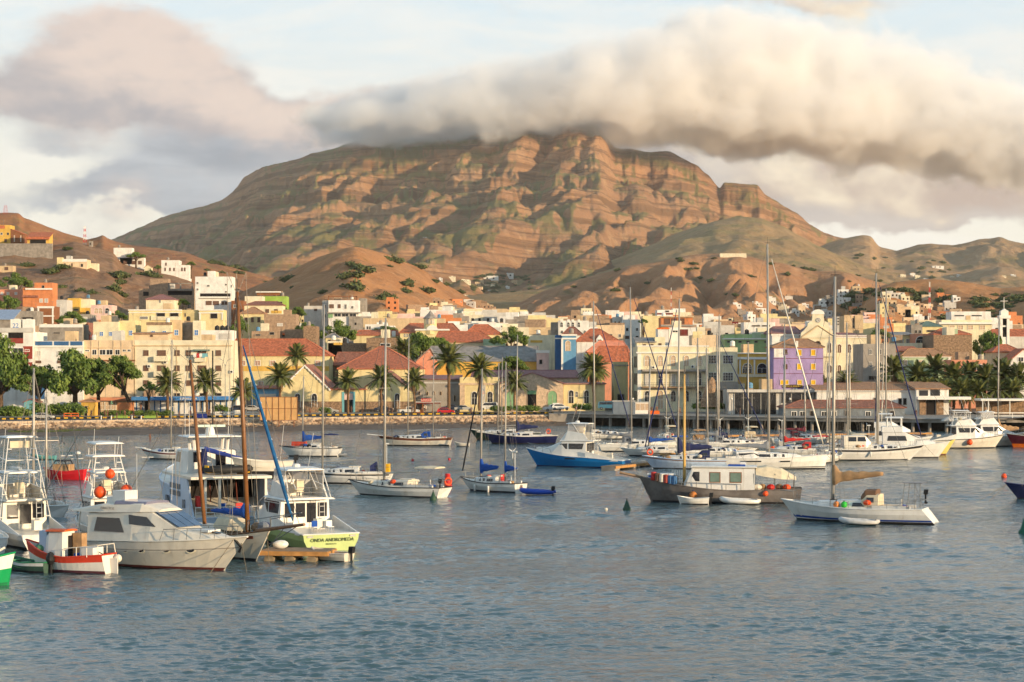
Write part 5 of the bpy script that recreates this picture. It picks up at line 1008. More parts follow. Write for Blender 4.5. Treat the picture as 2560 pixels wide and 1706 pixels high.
def palm(label, px, crown_py, base_py, Y, s=1.0, n=44, dry=5, z0=None, full=False):
    z0 = CZ + (HZ - base_py) / FP * Y if z0 is None else z0; c = at(px, crown_py, Y); H = max(.8, c.z - z0); g = random.Random(int(px * 7)); r = empty('palm_tree', (c.x, Y, z0), g.uniform(0, 6), label, 'palm tree', 'date palms')
    b = MB(); k2 = 14; b.tube([(.12 * math.sin(i * .5), 0, H * i / k2 - (.3 if i == 0 else 0)) for i in range(k2 + 1)], [(.30 - .07 * i / k2) * s * (1.12 if i % 2 else .95) + (.14 * s if i > k2 - 2 else 0) for i in range(k2 + 1)], 8); b.build('trunk', PBARK, r)
    for i in range(n):
        t = i / n; me = FR[0] if t < .28 else FR[1] if t < .66 else FR[2]
        o = put('frond', me, r, (0, 0, H), 0, s * g.uniform(.85, 1.1)); o.rotation_euler = (g.uniform(-.15, .15), -(1.18 - 1.45 * t + g.uniform(-.12, .12)), i * 2.39996 + g.uniform(-.2, .2))
    for i in range(dry):
        o = put('dry_frond', FRD, r, (0, 0, H - .2), 0, s * g.uniform(.6, .9)); o.rotation_euler = (0, g.uniform(.5, .9), g.uniform(0, 6.28))
for a in ((419, 962, 1045, 424, 1.0, 'palm in front of the cream block, leftmost of the avenue'), (517, 962, 1045, 424, 1.02, 'palm beside the thin black mast in front of the blue awning'), (607, 984, 1040, 432, .95, 'short palm half hidden by the tall wooden mast'), (700, 946, 1035, 440, 1.05, 'palm in front of the gabled warehouse roof'), (870, 958, 1033, 440, .92, 'palm in front of the blue framed doorway'), (953, 952, 1030, 440, .98, 'palm with a shaggy trunk before the curved gable'), (1036, 956, 1030, 442, .92, 'palm left of the red sign'),
          (1122, 906, 1026, 446, 1.25, 'tallest palm with the widest crown in the middle of the quay'), (1199, 926, 1024, 448, 1.1, 'palm right of the tallest one, before the custom house'), (1286, 962, 1024, 448, .9, 'thin palm before the green arched doorways')): palm(a[5], a[0], a[1], a[2], a[3], a[4])
palm('very dense dark palm beside the olive building', 1484, 928, 1024, 452, 1.12, 80, 14); palm('palm behind the yellow roofs of the tiled house', 742, 894, 950, 488, 1.0, z0=5); palm('dark palm behind the red hipped hall', 1010, 884, 950, 530, 1.2, z0=5)
for (px, py, Y, s, l) in ((2058, 972, 445, .8, 'small palm behind the glass pavilion'), (2118, 962, 446, .95, 'palm before the arched windows of the clock building'), (2235, 935, 447, 1.15, 'palm behind the slanted white roof, left end of the grove'), (2296, 946, 449, 1.1, 'second palm of the right grove behind the white canopy'), (2338, 928, 460, 1.1, 'palm of the right grove below the mint green house'), (2384, 950, 447, 1.15, 'palm right of the white canopy in the grove'), (2425, 945, 452, 1.15, 'palm below the coral garage'), (2462, 952, 446, 1.1, 'palm left of the far right mast'), (2508, 940, 450, 1.15, 'palm right of the far right mast'), (2545, 950, 448, 1.1, 'last palm at the right edge'),
                          (2320, 985, 441, 1.0, 'low palm under the white canopy corner'), (2360, 985, 440, 1.0, 'low palm behind the tall overhanging canopy'), (2405, 985, 440, 1.05, 'low palm in the middle of the right grove'), (2445, 985, 440, 1.0, 'low palm at the left end of the pergola'), (2490, 982, 442, 1.0, 'low palm above the pergola roof'), (2530, 984, 442, 1.0, 'low palm above the right end of the pergola')): palm(l, px, py, 1035, Y, s, 46, 6)
def hedge_row(px0, px1, py, Y, n, s, label, group):
    for i in range(n):
        p = at(px0 + (px1 - px0) * (i + .5) / n, py, Y); r = empty('bush', (p.x, Y + rng.uniform(-.5, .5), p.z), rng.uniform(0, 6), label, 'bush', group); put('foliage', rng.choice(HEDGE), r, (0, 0, .3 * s), 0, s * rng.uniform(.85, 1.15))
hedge_row(0, 60, 1044, 412, 7, 1.5, 'dark green bush under the tree at the left edge', 'bushes at the left edge'); hedge_row(98, 200, 1040, 420, 8, 1.7, 'leafy bush left of the yellow kiosk', 'bushes left of the yellow kiosk'); hedge_row(262, 430, 1042, 418, 12, .9, 'low bush in the cafe garden', 'bushes of the cafe garden')
hedge_row(535, 566, 1034, 432, 3, 1.2, 'round clipped bush in front of the blue awning', 'clipped bushes before the blue awning'); hedge_row(800, 822, 1035, 436, 2, .9, 'clipped bush beside the silver car', 'clipped bushes by the silver car'); hedge_row(1225, 1275, 1030, 442, 5, .9, 'clipped bush before the stone hall', 'clipped bushes before the stone hall'); hedge_row(1290, 1350, 1030, 442, 6, .9, 'clipped bush before the dark arched doorway', 'clipped bushes before the dark doorway'); hedge_row(1436, 1476, 1027, 444, 4, 1.0, 'clipped bush before the low yellow range', 'clipped bushes before the low yellow range'); hedge_row(1738, 1818, 1025, 440, 8, .9, 'hedge bush at the foot of the rock monument', 'hedge at the rock monument')

# ------------------------------------------------------------------ quay, road, beach
def X(px, Y): return (px - CX) / FP * Y
ASPH = mat('asphalt', (62, 60, 60), .95, var=.2, scale=.5); PAVE = mat('pavement_slabs', (150, 136, 118), .95, var=.2, scale=.8); SAND = mat('wet_grey_sand', (104, 88, 74), .9, var=.35, scale=.35, bump=.05); KY = mat('kerb_yellow', (226, 176, 40), .8, var=.25); KB = mat('kerb_black', (40, 38, 36), .9, var=.3)
def strip(name, d0, d1, z, m, px0=-120, px1=1400, n=40):
    us = np.linspace(px0, px1, n); P = np.array([[(X(u, shore_y(u) + d), shore_y(u) + d, z) for u in us] for d in np.linspace(d0, d1, 4)]); return tag(grid_obj(name, P, m), kind='structure')
strip('road', 2.6, 14, 2.215, ASPH); strip('pavement', 14.4, 40, 2.30, PAVE)
wall_px = np.linspace(-150, 1400, 900)
def wall_stone():
    M = bpy.data.materials.new('sea_wall_stone'); M.use_nodes = True; t = M.node_tree; q = NT(t); b = t.nodes['Principled BSDF']; co = t.nodes.new('ShaderNodeNewGeometry').outputs['Position']
    v = t.nodes.new('ShaderNodeTexVoronoi'); q._in(v.inputs['Vector'], co); v.inputs['Scale'].default_value = 1.5
    c = q.mix(q.ramp(q.xyz(v.outputs['Color'])[0], .1, .9), srgb(112, 88, 68), srgb(196, 164, 130)); z = q.m('ADD', q.xyz(co)[2], q.m('MULTIPLY', q.noise(co, .8, 4, .6), 1.2))
    c = q.mix(q.ramp(z, .9, 1.9), srgb(84, 72, 58), c); c = q.mix(q.ramp(z, 2.3, 2.75), c, srgb(206, 178, 146)); q._in(b.inputs['Base Color'], c); b.inputs['Roughness'].default_value = .95
    bn = t.nodes.new('ShaderNodeBump'); bn.inputs['Strength'].default_value = .8; bn.inputs['Distance'].default_value = .25; q._in(bn.inputs['Height'], q.m('ADD', q.m('MULTIPLY', v.outputs['Distance'], -1.0), q.noise(co, 3, 4, .6))); t.links.new(bn.outputs[0], b.inputs['Normal']); return M
WSTONE = wall_stone()
def sea_wall():
    rows = []
    for j, (d, z) in enumerate(((2.6, 2.22), (.2, 2.25), (0, 2.2), (-.3, 1.9), (-.7, 1.6), (-1.1, 1.25), (-1.6, .95), (-2.2, .7), (-3.0, .35), (-3.8, -.1))):
        Y = np.array([shore_y(u) for u in wall_px]) + d; xx = (wall_px - CX) / FP * Y
        n = fbm(xx * .9, np.full_like(xx, j * .9), 4, 33) * (.0 if j < 2 else .55); rows.append(np.stack([xx, Y + n, np.full_like(xx, z) + (fbm(xx * 1.3, np.full_like(xx, j * 1.7), 3, 35) * .22 if j > 1 else 0)], -1))
    tag(grid_obj('sea_wall', np.array(rows), WSTONE, False), kind='structure')
sea_wall()
def rocks():
    g = random.Random(3); ico = MB(); ico.ball((0, 0, 0), .5, .42, .34, 6); o = ico.build('rock', mat('shore_rock', (110, 92, 76), .95, var=.5, scale=2.5, bump=.1)); me = o.data; bpy.data.objects.remove(o)
    for i in range(230):
        px = g.uniform(-20, 1390); Y = shore_y(px) - g.uniform(2.2, 6.5 if px < 700 else 4.5); r = put('rock', me, None, (X(px, Y), Y, g.uniform(.2, .75)), g.uniform(0, 6), (g.uniform(.6, 1.7), g.uniform(.6, 1.4), g.uniform(.6, 1.3)))
        tag(r, 'rough brown rock lying at the foot of the sea wall', 'rock', 'rocks at the foot of the sea wall')
rocks()
def beach():
    us = np.linspace(-200, 1420, 160); P = []
    for t in np.linspace(0, 1, 12):
        wd = np.interp(us, [-200, 300, 600, 900, 1100, 1400], [27, 26, 19, 16, 13, 6]); Y = np.array([shore_y(u) for u in us]) - 2.6 - wd * t + fbm(us / 60, np.full_like(us, t * 3), 3, 3) * 1.6 * t
        P.append(np.stack([(us - CX) / FP * Y, Y, np.interp(t, [0, .3, .75, 1], [.75, .45, .06, -.25]) + fbm(us / 30, np.full_like(us, t * 6), 3, 5) * .10], -1))
    tag(grid_obj('beach', np.array(P), SAND), kind='structure')
    g = np.random.RandomState(4); V = []; F = []
    for i in range(9000):
        px = g.uniform(20, 300); t = (px - 20) / 280; Y = shore_y(px) - 3 - g.uniform(0, 9) * max(.2, math.sin(math.pi * min(1, .25 + t * .75))); x = X(px, Y); z = .62 - (shore_y(px) - Y) * .025; a = g.rand() * 6.28; h = .12 + .14 * g.rand(); k3 = len(V)
        V += [(x - .07 * math.cos(a), Y - .07 * math.sin(a), z), (x + .07 * math.cos(a), Y + .07 * math.sin(a), z), (x + g.normal() * .05, Y + g.normal() * .05, z + h)]; F.append((k3, k3 + 1, k3 + 2))
    tag(obj('grass', V, F, leaf_mat('shore_grass', (.06, .09, .02), (.11, .13, .03))), kind='stuff')
beach()
kerb = empty('kerb', (0, 0, 0)); tag(kerb, kind='structure')
o = MB().box(-.47, .47, 0, .3, 0, .32).build('kerb_stone', KY); meY = o.data; bpy.data.objects.remove(o); o = MB().box(-.47, .47, 0, .3, 0, .32).build('kerb_stone', KB); meB = o.data; bpy.data.objects.remove(o)
for i in range(150):
    px = -60 + i * 9.7; Y = shore_y(px) + 14.1; put('kerb_stone', meY if i % 2 else meB, kerb, (X(px, Y), Y, 2.2), math.atan2(.0384 * 5000 / 430, 5000 / 430 * 1.0) * 0)
# the wharf on piles
def wharf():
    r = empty('wharf', (0, 0, 0), 0, 'long grey concrete wharf on dark piles in front of the yellow buildings', 'wharf'); pts = [(1384, 441), (1560, 430), (1800, 415), (2060, 404), (2300, 396), (2700, 396)]
    V = [(X(p, Y), Y, z) for z in (2.55, 1.75) for p, Y in pts] + [(X(p, Y) * 1.12, Y + 60, 2.55) for p, Y in pts]
    n = len(pts); F = [(i, i + 1, n + i + 1, n + i) for i in range(n - 1)] + [(i, 2 * n + i, 2 * n + i + 1, i + 1) for i in range(n - 1)]
    obj('deck', V, F, WALL['concrete'], r)
    b = MB()
    for i in range(n - 1): b.tube([Vector(V[i]) + Vector((0, -.15, -.12)), Vector(V[i + 1]) + Vector((0, -.15, -.12))], .14, 5)
    b.build('edge_beam', WALL['concrete'], r); pile = MB().lathe([(.34, -2), (.34, 1.8)], n=8).build('pile', WALL['concrete'], r); pile.location = (X(1400, 442), 442, 0)
    for i in range(1, 26):
        px = 1400 + i * 42; Y = np.interp(px, [a for a, c in pts], [c for a, c in pts]); c = put('pile', pile.data, r, (X(px, Y + .8), Y + .8, 0))
    obj('back_wall', [(X(p, Y + 7), Y + 7, z) for z in (-1, 1.8) for p, Y in pts], [(i, i + 1, n + i + 1, n + i) for i in range(n - 1)], mat('dark_concrete', (70, 62, 54), .9, var=.4), r)  # wall under the deck, in a darker concrete than the rest
wharf()
obj_abut = MB().box(0, X(1400, 441) - X(1370, 441) + 3, -1.5, 6, -1, 2.5).build('quay_abutment', WALL['concrete']); obj_abut.location = (X(1372, 440), 440, 0); tag(obj_abut, 'grey concrete abutment where the stone sea wall meets the wharf', 'abutment')
# rock monument
g = MB(); rings = []
for i, (z, r0) in enumerate(((0, 1.9), (1.2, 1.7), (2.6, 1.35), (4, 1.3), (5.2, 1.0), (6.0, .7), (6.5, .3))): rings.append([(r0 * (1 + .18 * math.sin(j * 2.3 + i * 1.7)) * math.cos(j * .63) + .12 * i, r0 * .8 * (1 + .15 * math.cos(j * 1.9 + i)) * math.sin(j * .63), z) for j in range(10)])
o = g.loft(rings).build('rock_monument', WALL['stone']); p = at(1771, 1018, 437); o.location = p; tag(o, 'tall rough rock monument before the yellow annex', 'monument')
# billboard seen from behind
p = at(697, 1051, 408); r = empty('billboard', (p.x, 408, 1.6), 0, 'back of a big beige billboard on steel legs by the sea wall', 'billboard'); w = 94 / FP * 408; z1 = CZ + (HZ - 993) / FP * 408 - 1.6; z0 = CZ + (HZ - 1051) / FP * 408 - 1.6
pm = mat('beige_billboard_sheet', (206, 160, 104), .8, var=.12, scale=.8)
for i in range(6):
    for j in range(2): MB().box(-w / 2 + w * i / 6 + .02, -w / 2 + w * (i + 1) / 6 - .02, 0, .05, z0 + (z1 - z0) * j / 2 + .02, z0 + (z1 - z0) * (j + 1) / 2 - .02).build('panel', pm, r)
fr = MB()
for i in range(7): fr.box(-w / 2 + w * i / 6 - .05, -w / 2 + w * i / 6 + .05, -.08, -.01, z0, z1)
for j in range(3): fr.box(-w / 2, w / 2, -.09, -.005, z0 + (z1 - z0) * j / 2 - .05, z0 + (z1 - z0) * j / 2 + .05)
fr.build('frame', WALL['brown'], r)
for x in (-w * .4, 0, w * .4): MB().tube([(x, .2, -1.6), (x, .2, z0 + 1)], .09, 6).build('leg', WALL['brown'], r)
# red cafe sign and hut under it
p = at(1068, 1021, 452); r = empty('snack_bar', (p.x, 452, 2.2), 0, 'open snack bar with a red roof sign under the grey shed', 'snack bar')
MB().box(-3, 3, 0, 3, 2.5, 2.68).build('roof', WALL['greywhite'], r); MB().box(-2.9, -.9, .3, 2.8, 0, 2.5).build('counter_box', WALL['brown'], r); MB().box(-2.7, -1.2, .22, .29, .9, 2.2).build('serving_hatch', DARK, r); MB().box(-3, 3, -.06, .05, 2.25, 2.5).build('eave_board', WALL['maroon'], r)
for x in (-.4, 1.2, 2.9): MB().tube([(x, .1, 0), (x, .1, 2.5)], .06, 6).build('post', WALL['brown'], r)
s = MB().box(-1.35, .95, -.1, .05, 2.7, 3.4).build('sign_board', REDP, r); text('sign_lettering', 'LANCHE', LETTER, r, (-.2, -.13, 3.05), (R(90), 0, 0), .62)
# cars
def car(label, px, py, Y, paint, kind='sedan', face=1, L=4.3):
    p = at(px, py, Y); r = empty('car', (p.x, Y, p.z), 0 if face > 0 else math.pi, label, 'pickup' if kind == 'pickup' else 'van' if kind == 'van' else 'car', 'vehicles along the quay road')
    if kind == 'pickup': prof = [(-2.4, .45), (-2.4, 1.0), (-.6, 1.02), (-.5, 1.55), (-.2, 1.62), (.7, 1.6), (1.25, 1.05), (2.3, .92), (2.4, .45)]
    elif kind == 'van': prof = [(-2.1, .4), (-2.15, 1.2), (-1.9, 1.85), (1.0, 1.88), (1.7, 1.15), (2.15, .95), (2.2, .4)]
    elif kind == 'hatch': prof = [(-1.9, .4), (-1.95, .9), (-1.6, 1.35), (-1.1, 1.45), (.3, 1.42), (1.0, .95), (1.85, .8), (1.95, .4)]
    else: prof = [(-2.1, .4), (-2.15, .92), (-1.5, .98), (-.9, 1.4), (.3, 1.42), (1.0, .98), (2.0, .82), (2.15, .4)]
    rings = []
    for yy, inset in ((-.84, .0), (-.86, .0), (.86, .0), (.84, 0)): rings.append([(x, yy * (1 - .18 * max(0, z - .95)), z) for x, z in prof])
    MB().loft(rings[1:3]).build('body', paint, r)
    zs = [z for x, z in prof]; b = MB(); top = max(zs)
    if kind == 'pickup': ws = [(-.42, 1.06), (.62, 1.06), (.58, 1.5), (-.34, 1.5)]
    elif kind == 'van': ws = [(-1.8, 1.2), (1.45, 1.2), (.95, 1.75), (-1.7, 1.75)]
    elif kind == 'hatch': ws = [(-1.55, .98), (.85, .98), (.28, 1.34), (-1.25, 1.34)]
    else: ws = [(-1.3, 1.0), (.85, 1.0), (.28, 1.34), (-.88, 1.34)]
    for sd in (-1, 1): b = MB(); b.prism(ws, lambda q, z, d: (q, d * (1 - .18 * max(0, z - .95)), z), sd * .84, sd * .875); b.build('side_window', GLASS, r)
    for x in (-1.35, 1.35):
        for sd in (-1, 1):
            wv = MB(); wv.prism([(.33 * math.cos(a), .33 * math.sin(a)) for a in np.linspace(0, 2 * math.pi, 13)[:-1]], lambda q, z, d: (q, d, z), -.11, .11); w2 = wv.build('wheel', BLACK, r); w2.location = (x, sd * .8, .33)
            hb = MB(); hb.prism([(.19 * math.cos(a), .19 * math.sin(a)) for a in np.linspace(0, 2 * math.pi, 9)[:-1]], lambda q, z, d: (q, d, z), sd * .115, sd * .13); hb.build('hubcap', STEEL, w2)
    for sd in (-.6, .6): MB().box(prof[-1][0] - .12, prof[-1][0] + .0, sd - .16, sd + .16, .62, .76).build('headlight', WHITE, r); MB().box(prof[0][0] - .03, prof[0][0] + .05, sd - .12, sd + .12, .7, .85).build('tail_light', REDP, r)
    if kind == 'pickup': MB().box(-2.3, -.7, -.7, .7, .9, 1.03).build('load_bed', BLACK, r)
    return r
cp = lambda n, *c: mat(n, c, .3, .0, var=.05, spec=.6)
CW, CR, CS, CB = cp('white_car_paint', 226, 222, 214), cp('red_car_paint', 190, 24, 34), cp('silver_car_paint', 176, 172, 164), cp('dark_blue_car_paint', 40, 50, 70)
car('white pickup with open door parked by the palms', 1022, 1035, 446, CW, 'pickup'); car('bright red hatchback on the quay road', 1115, 1036, 446, CR, 'hatch'); car('silver saloon right of the red hatchback', 1160, 1029, 452, CS); car('dark blue car behind the red hatchback', 1125, 1027, 456, CB, 'sedan', -1)
car('white pickup with a tall white box at the right end of the road', 1384, 1029, 451, CW, 'pickup', -1); car('white van before the arched windows', 1222, 1027, 452, CW, 'van', -1); car('pale silver car beside the clipped bush of the warehouse', 822, 1035, 445, CS, 'sedan'); car('silver car behind the white railing', 632, 1030, 440, CS); car('grey car left of the silver car by the railing', 590, 1030, 441, CB, 'hatch', -1); car('pale car on the road at the left', 108, 1050, 404, CS, 'sedan'); car('white hatchback behind the white pickup', 1046, 1027, 456, CW, 'hatch', -1); car('dark car behind the market carts', 960, 1030, 452, CB, 'sedan'); car('teal small truck between the palm and the container', 1518, 1025, 448, cp('teal_car_paint', 60, 110, 130), 'van'); car('white car partly cut by the blue mast', 1402, 1026, 449, CW, 'hatch'); car('white car at the left edge behind the bushes', -2, 1040, 425, CW, 'sedan')
MBx = None
p = at(1387, 1022, 450); o = MB().box(-.75, .75, -.02, .6, 0, 1.7).build('box', WHITE); o.location = (at(1390, 1022, 450).x, 450, at(0, 1027, 450).z); tag(o, 'tall white box standing in front of the right white pickup', 'box')
# small street things
def rail(label, px0, px1, py, Y, m, h=1.0, name='railing'):
    a = at(px0, py, Y); c = at(px1, py, Y); r = empty(name, ((a.x + c.x) / 2, Y, a.z), 0, label, 'railing'); w = (c.x - a.x) / 2
    for z in (.5 * h, h): MB().box(-w, w, -.06, .06, z - .09, z + .09).build('rail', m, r)
    n = max(2, int(w * 2 / 2.4))
    for i in range(n + 1): x = -w + 2 * w * i / n; MB().box(x - .06, x + .06, -.05, .05, 0, h).build('post', m, r)
rail('white two bar railing along the road beside the tall mast', 538, 650, 1044, 414, WHITE, 1.1); rail('orange frame fence left of the yellow kiosk', 160, 196, 1046, 413, ORANGEP, 1.0)
for i, (a, c, l) in enumerate(((286, 318, 'bright green planter box left of two in the cafe garden'), (360, 394, 'longer bright green planter box in the cafe garden'))):
    p = at((a + c) / 2, 1046, 412); w = (c - a) / 2 / FP * 412; r = empty('planter', (p.x, 412, p.z), 0, l, 'planter'); MB().box(-w, w, 0, .6, 0, .55).build('box', WALL['lime'], r); put('plants', HEDGE[0], r, (0, .3, .5), 0, (w * .7, .3, .35))
for i, (px, l) in enumerate(((253, 'white concrete post beside the yellow kiosk'), (278, 'white post left of the green planter'), (330, 'white post between the green planters'), (353, 'white post left of the long planter'))):
    p = at(px, 1054, 402); o = MB().lathe([(.11, 0), (.11, 1.1), (.06, 1.15)], n=8).build('bollard', WHITE); o.location = p; tag(o, l, 'bollard', 'white posts along the kerb')
def street_lamp(label, px, pt, pb, Y, double=True, globe=False):
    p = at(px, pb, Y); h = (pb - pt) / FP * Y; r = empty('street_lamp', p, 0, label, 'street lamp'); MB().tube([(0, 0, 0), (0, 0, h * .9 if not globe else h)], [.10, .06], 6).build('pole', STEEL, r)
    if globe: MB().ball((0, 0, h + .2), .24).build('globe', WHITE, r); return
    for sd in ((-1, 1) if double else (1,)):
        MB().tube([(0, 0, h * .85), (sd * .5, 0, h * .97), (sd * 1.3, 0, h)], .05, 5).build('arm', STEEL, r); MB().box(sd * 1.3 - .3, sd * 1.3 + .3, -.1, .1, h - .06, h + .06).build('lamp_head', WALL['greywhite'], r)
street_lamp('double armed street lamp in front of the cream block corner', 563, 897, 1035, 440); street_lamp('single armed lamp pole by the snack bar roof', 1058, 880, 1026, 455, False)
for px, l in ((1829, 'globe lamp left of the glass pavilion'), (1582, 'globe lamp right of the blue grey container'), (1975, 'globe lamp before the dark part of the pavilion')): street_lamp(l, px, 1000, 1038, 425, globe=True)
o = MB().box(-1.2, 1.2, 0, .9, 0, .9).build('waste_container', mat('blue_plastic', (28, 44, 120), .5, var=.1)); o.location = at(502, 1046, 414); tag(o, 'dark blue skip at the kerb in front of the blue awning', 'skip')
o = MB().box(-1.2, 1.2, 0, .8, 0, .75).build('planter', ORANGEP); o.location = at(1635, 1036, 424); tag(o, 'orange concrete block on the wharf right of the white kiosk', 'block')
def umbrella(label, px, pt, pb, Y, w, m):
    p = at(px, pb, Y); h = (pb - pt) / FP * Y; r = empty('parasol', p, 0, label, 'parasol'); MB().tube([(0, 0, 0), (0, 0, h)], .04, 5).build('pole', STEEL, r); MB().lathe([(w, h - .75), (w * .98, h - .62), (w * .5, h - .25), (.06, h)], n=8).build('canopy', m, r)
umbrella('white open parasol at the far right terrace', 2455, 1039, 1060, 380, 1.5, WHITE); umbrella('white open parasol half hidden behind the flybridge boat', 2405, 1041, 1062, 380, 1.5, WHITE); umbrella('pale parasol left of the half hidden one', 2370, 1043, 1062, 380, 1.4, WALL['greywhite']); umbrella('closed green parasol beside the orange stall', 279, 1002, 1040, 430, .3, GRNP)
V = []; us = np.linspace(0, 1, 12)
P = np.array([[(X(2430 + 160 * u, 388), 388 + 6 * v, CZ + (HZ - (1030 + 16 * math.sin(u * 2.6) * (1 - v) + 22 * v * u)) / FP * 388 - .3 * v) for u in us] for v in np.linspace(0, 1, 6)])
o = grid_obj('shade_sail', P, mat('brown_shade_cloth', (120, 92, 66), .9, var=.2)); tag(o, 'wide brown shade sail above the terrace at the right edge', 'shade sail'); md = o.modifiers.new('thickness', 'SOLIDIFY'); md.thickness = .03
rail('white terrace railing under the pergola', 2462, 2600, 1048, 392, WHITE, 1.2)
# people
def person_mesh(pose):
    J = {'pelvis': (0, 0, .92, .15), 'waist': (0, 0, 1.08, .125), 'chest': (0, 0, 1.32, .155), 'neck': (0, 0, 1.47, .06), 'head': (0, -.01, 1.58, .095), 'crown': (0, 0, 1.70, .075)}
    E = [('pelvis', 'waist'), ('waist', 'chest'), ('chest', 'neck'), ('neck', 'head'), ('head', 'crown')]
    for s, sg in (('l', 1), ('r', -1)):
        st = pose * sg; J.update({'hip' + s: (sg * .10, 0, .86, .10), 'knee' + s: (sg * .11, -.16 * st, .48, .07), 'ank' + s: (sg * .11, -.22 * st + .05, .08, .045), 'toe' + s: (sg * .11, -.22 * st - .12, .04, .04), 'sh' + s: (sg * .19, 0, 1.40, .065), 'elb' + s: (sg * .26, .1 * st, 1.12, .045), 'wri' + s: (sg * .27, -.06 + .12 * st, .88, .035), 'han' + s: (sg * .27, -.09 + .12 * st, .80, .03)})
        E += [('pelvis', 'hip' + s), ('hip' + s, 'knee' + s), ('knee' + s, 'ank' + s), ('ank' + s, 'toe' + s), ('chest', 'sh' + s), ('sh' + s, 'elb' + s), ('elb' + s, 'wri' + s), ('wri' + s, 'han' + s)]
    ks = list(J); me = bpy.data.meshes.new('body'); me.from_pydata([J[a][:3] for a in ks], [(ks.index(a), ks.index(c)) for a, c in E], []); o = bpy.data.objects.new('body', me); COL.objects.link(o)
    sk = o.modifiers.new('skin', 'SKIN'); o.modifiers.new('sub', 'SUBSURF').levels = 1
    for i, a in enumerate(ks): me.skin_vertices[0].data[i].radius = (J[a][3], J[a][3]); me.skin_vertices[0].data[i].use_root = (a == 'pelvis')
    me2 = bpy.data.meshes.new_from_object(o.evaluated_get(bpy.context.evaluated_depsgraph_get())); bpy.data.objects.remove(o)
    for p in me2.polygons:
        c = p.center; p.use_smooth = True
        p.material_index = 3 if c.z > 1.62 else 0 if c.z > 1.46 or (abs(c.x) > .225 and c.z < 1.15 and c.z > .7) else 1 if c.z > .95 else 2 if c.z > .42 else 0
    return me2
SKIN = mat('brown_skin', (112, 74, 54), .6, var=.1); HAIR = mat('black_hair', (24, 20, 18), .8); SH = {n: mat(n + '_cloth', c, .9, var=.12, scale=4) for n, c in dict(white=(228, 222, 212), red=(196, 48, 40), blue=(60, 90, 140), black=(34, 34, 38), pink=(210, 120, 140), grey=(130, 128, 126), orange=(224, 110, 50)).items()}
PM = [person_mesh(.0), person_mesh(1.0)]
def person(label, px, py, Y, shirt, trousers, walk=0, rz=0.0, z=None, sc_=1.0):
    me = PM[walk].copy(); me.materials.clear()
    for m in (SKIN, SH[shirt], SH[trousers], HAIR): me.materials.append(m)
    o = put('person', me, None, at(px, py, Y), rz, sc_); tag(o, label, 'person')
    if z is not None: o.location.z = z
for a in ((228, 1046, 405, 'red', 'black', 0, 'person in a red top standing at the yellow kiosk'), (262, 1046, 408, 'white', 'blue', 1, 'person in white walking past the cafe garden'), (269, 1045, 409, 'pink', 'grey', 0, 'person in pink standing in the cafe garden'), (292, 1050, 404, 'grey', 'black', 1, 'person in grey left of the green planter'), (334, 1046, 408, 'white', 'grey', 0, 'person in pale clothes between the planters'), (392, 1052, 401, 'white', 'black', 1, 'person in a white shirt walking beside the long planter'), (352, 1030, 432, 'orange', 'black', 0, 'person in orange sitting area under the blue awning'), (247, 1042, 415, 'blue', 'grey', 0, 'person in blue behind the yellow kiosk'), (868, 1034, 444, 'blue', 'black', 0, 'person in blue at the warehouse doorway'), (878, 1034, 444, 'black', 'grey', 0, 'person in black at the warehouse doorway'),
          (972, 1036, 444, 'grey', 'grey', 1, 'person in grey beside the market carts'), (980, 1037, 443, 'white', 'blue', 0, 'person in white beside the market carts'), (1336, 1027, 452, 'red', 'black', 0, 'person in red before the dark arched doorway'), (1030, 1035, 443, 'black', 'black', 0, 'person in black leaning at the white pickup'), (1056, 1036, 442, 'grey', 'black', 1, 'person in dark grey behind the white pickup'), (1629, 1036, 428, 'white', 'black', 0, 'person in white at the kiosk on the wharf'), (1642, 1034, 428, 'black', 'blue', 0, 'person in black beside the orange block'), (524, 1042, 424, 'pink', 'black', 0, 'person in pink under the blue awning')):
    person(a[6], a[0], a[1], a[2], a[3], a[4], a[5], rng.uniform(0, 6))
for i, (px, py, Y, a, c2, l) in enumerate(((448, 1046, 412, 'grey', 'blue', 'person in grey on the pavement before the blue awning'), (475, 1047, 412, 'red', 'grey', 'person in red on the pavement left of the dark skip'), (556, 1044, 416, 'white', 'black', 'person in white under the double armed lamp'), (312, 1044, 410, 'black', 'white', 'person in black by the orange stall'), (300, 1042, 414, 'pink', 'blue', 'person in pink by the orange stall'), (775, 1040, 430, 'blue', 'grey', 'person in blue before the arched windows'), (906, 1036, 440, 'orange', 'blue', 'person in orange right of the warehouse doorway'),
        (1178, 1034, 440, 'white', 'black', 'person in white by the tallest palm'), (1258, 1032, 444, 'black', 'grey', 'person in black before the green door'), (1300, 1030, 446, 'pink', 'black', 'person in pink at the stone hall'), (1440, 1036, 436, 'grey', 'black', 'person in grey at the start of the wharf'), (1700, 1040, 424, 'red', 'blue', 'person in red on the wharf below the iron balcony'), (1850, 1044, 414, 'white', 'grey', 'person in white before the glass pavilion'), (2290, 1046, 402, 'blue', 'black', 'person in blue on the terrace right of the red hut'))):
    person(l, px, py, Y, a, c2, i % 2, rng.uniform(0, 6), z=2.56 if px > 1400 else 2.32)
person('bather standing in the shallow water off the beach', 375, 1107, 352, 'black', 'white', 0, 1.2, z=-.55)

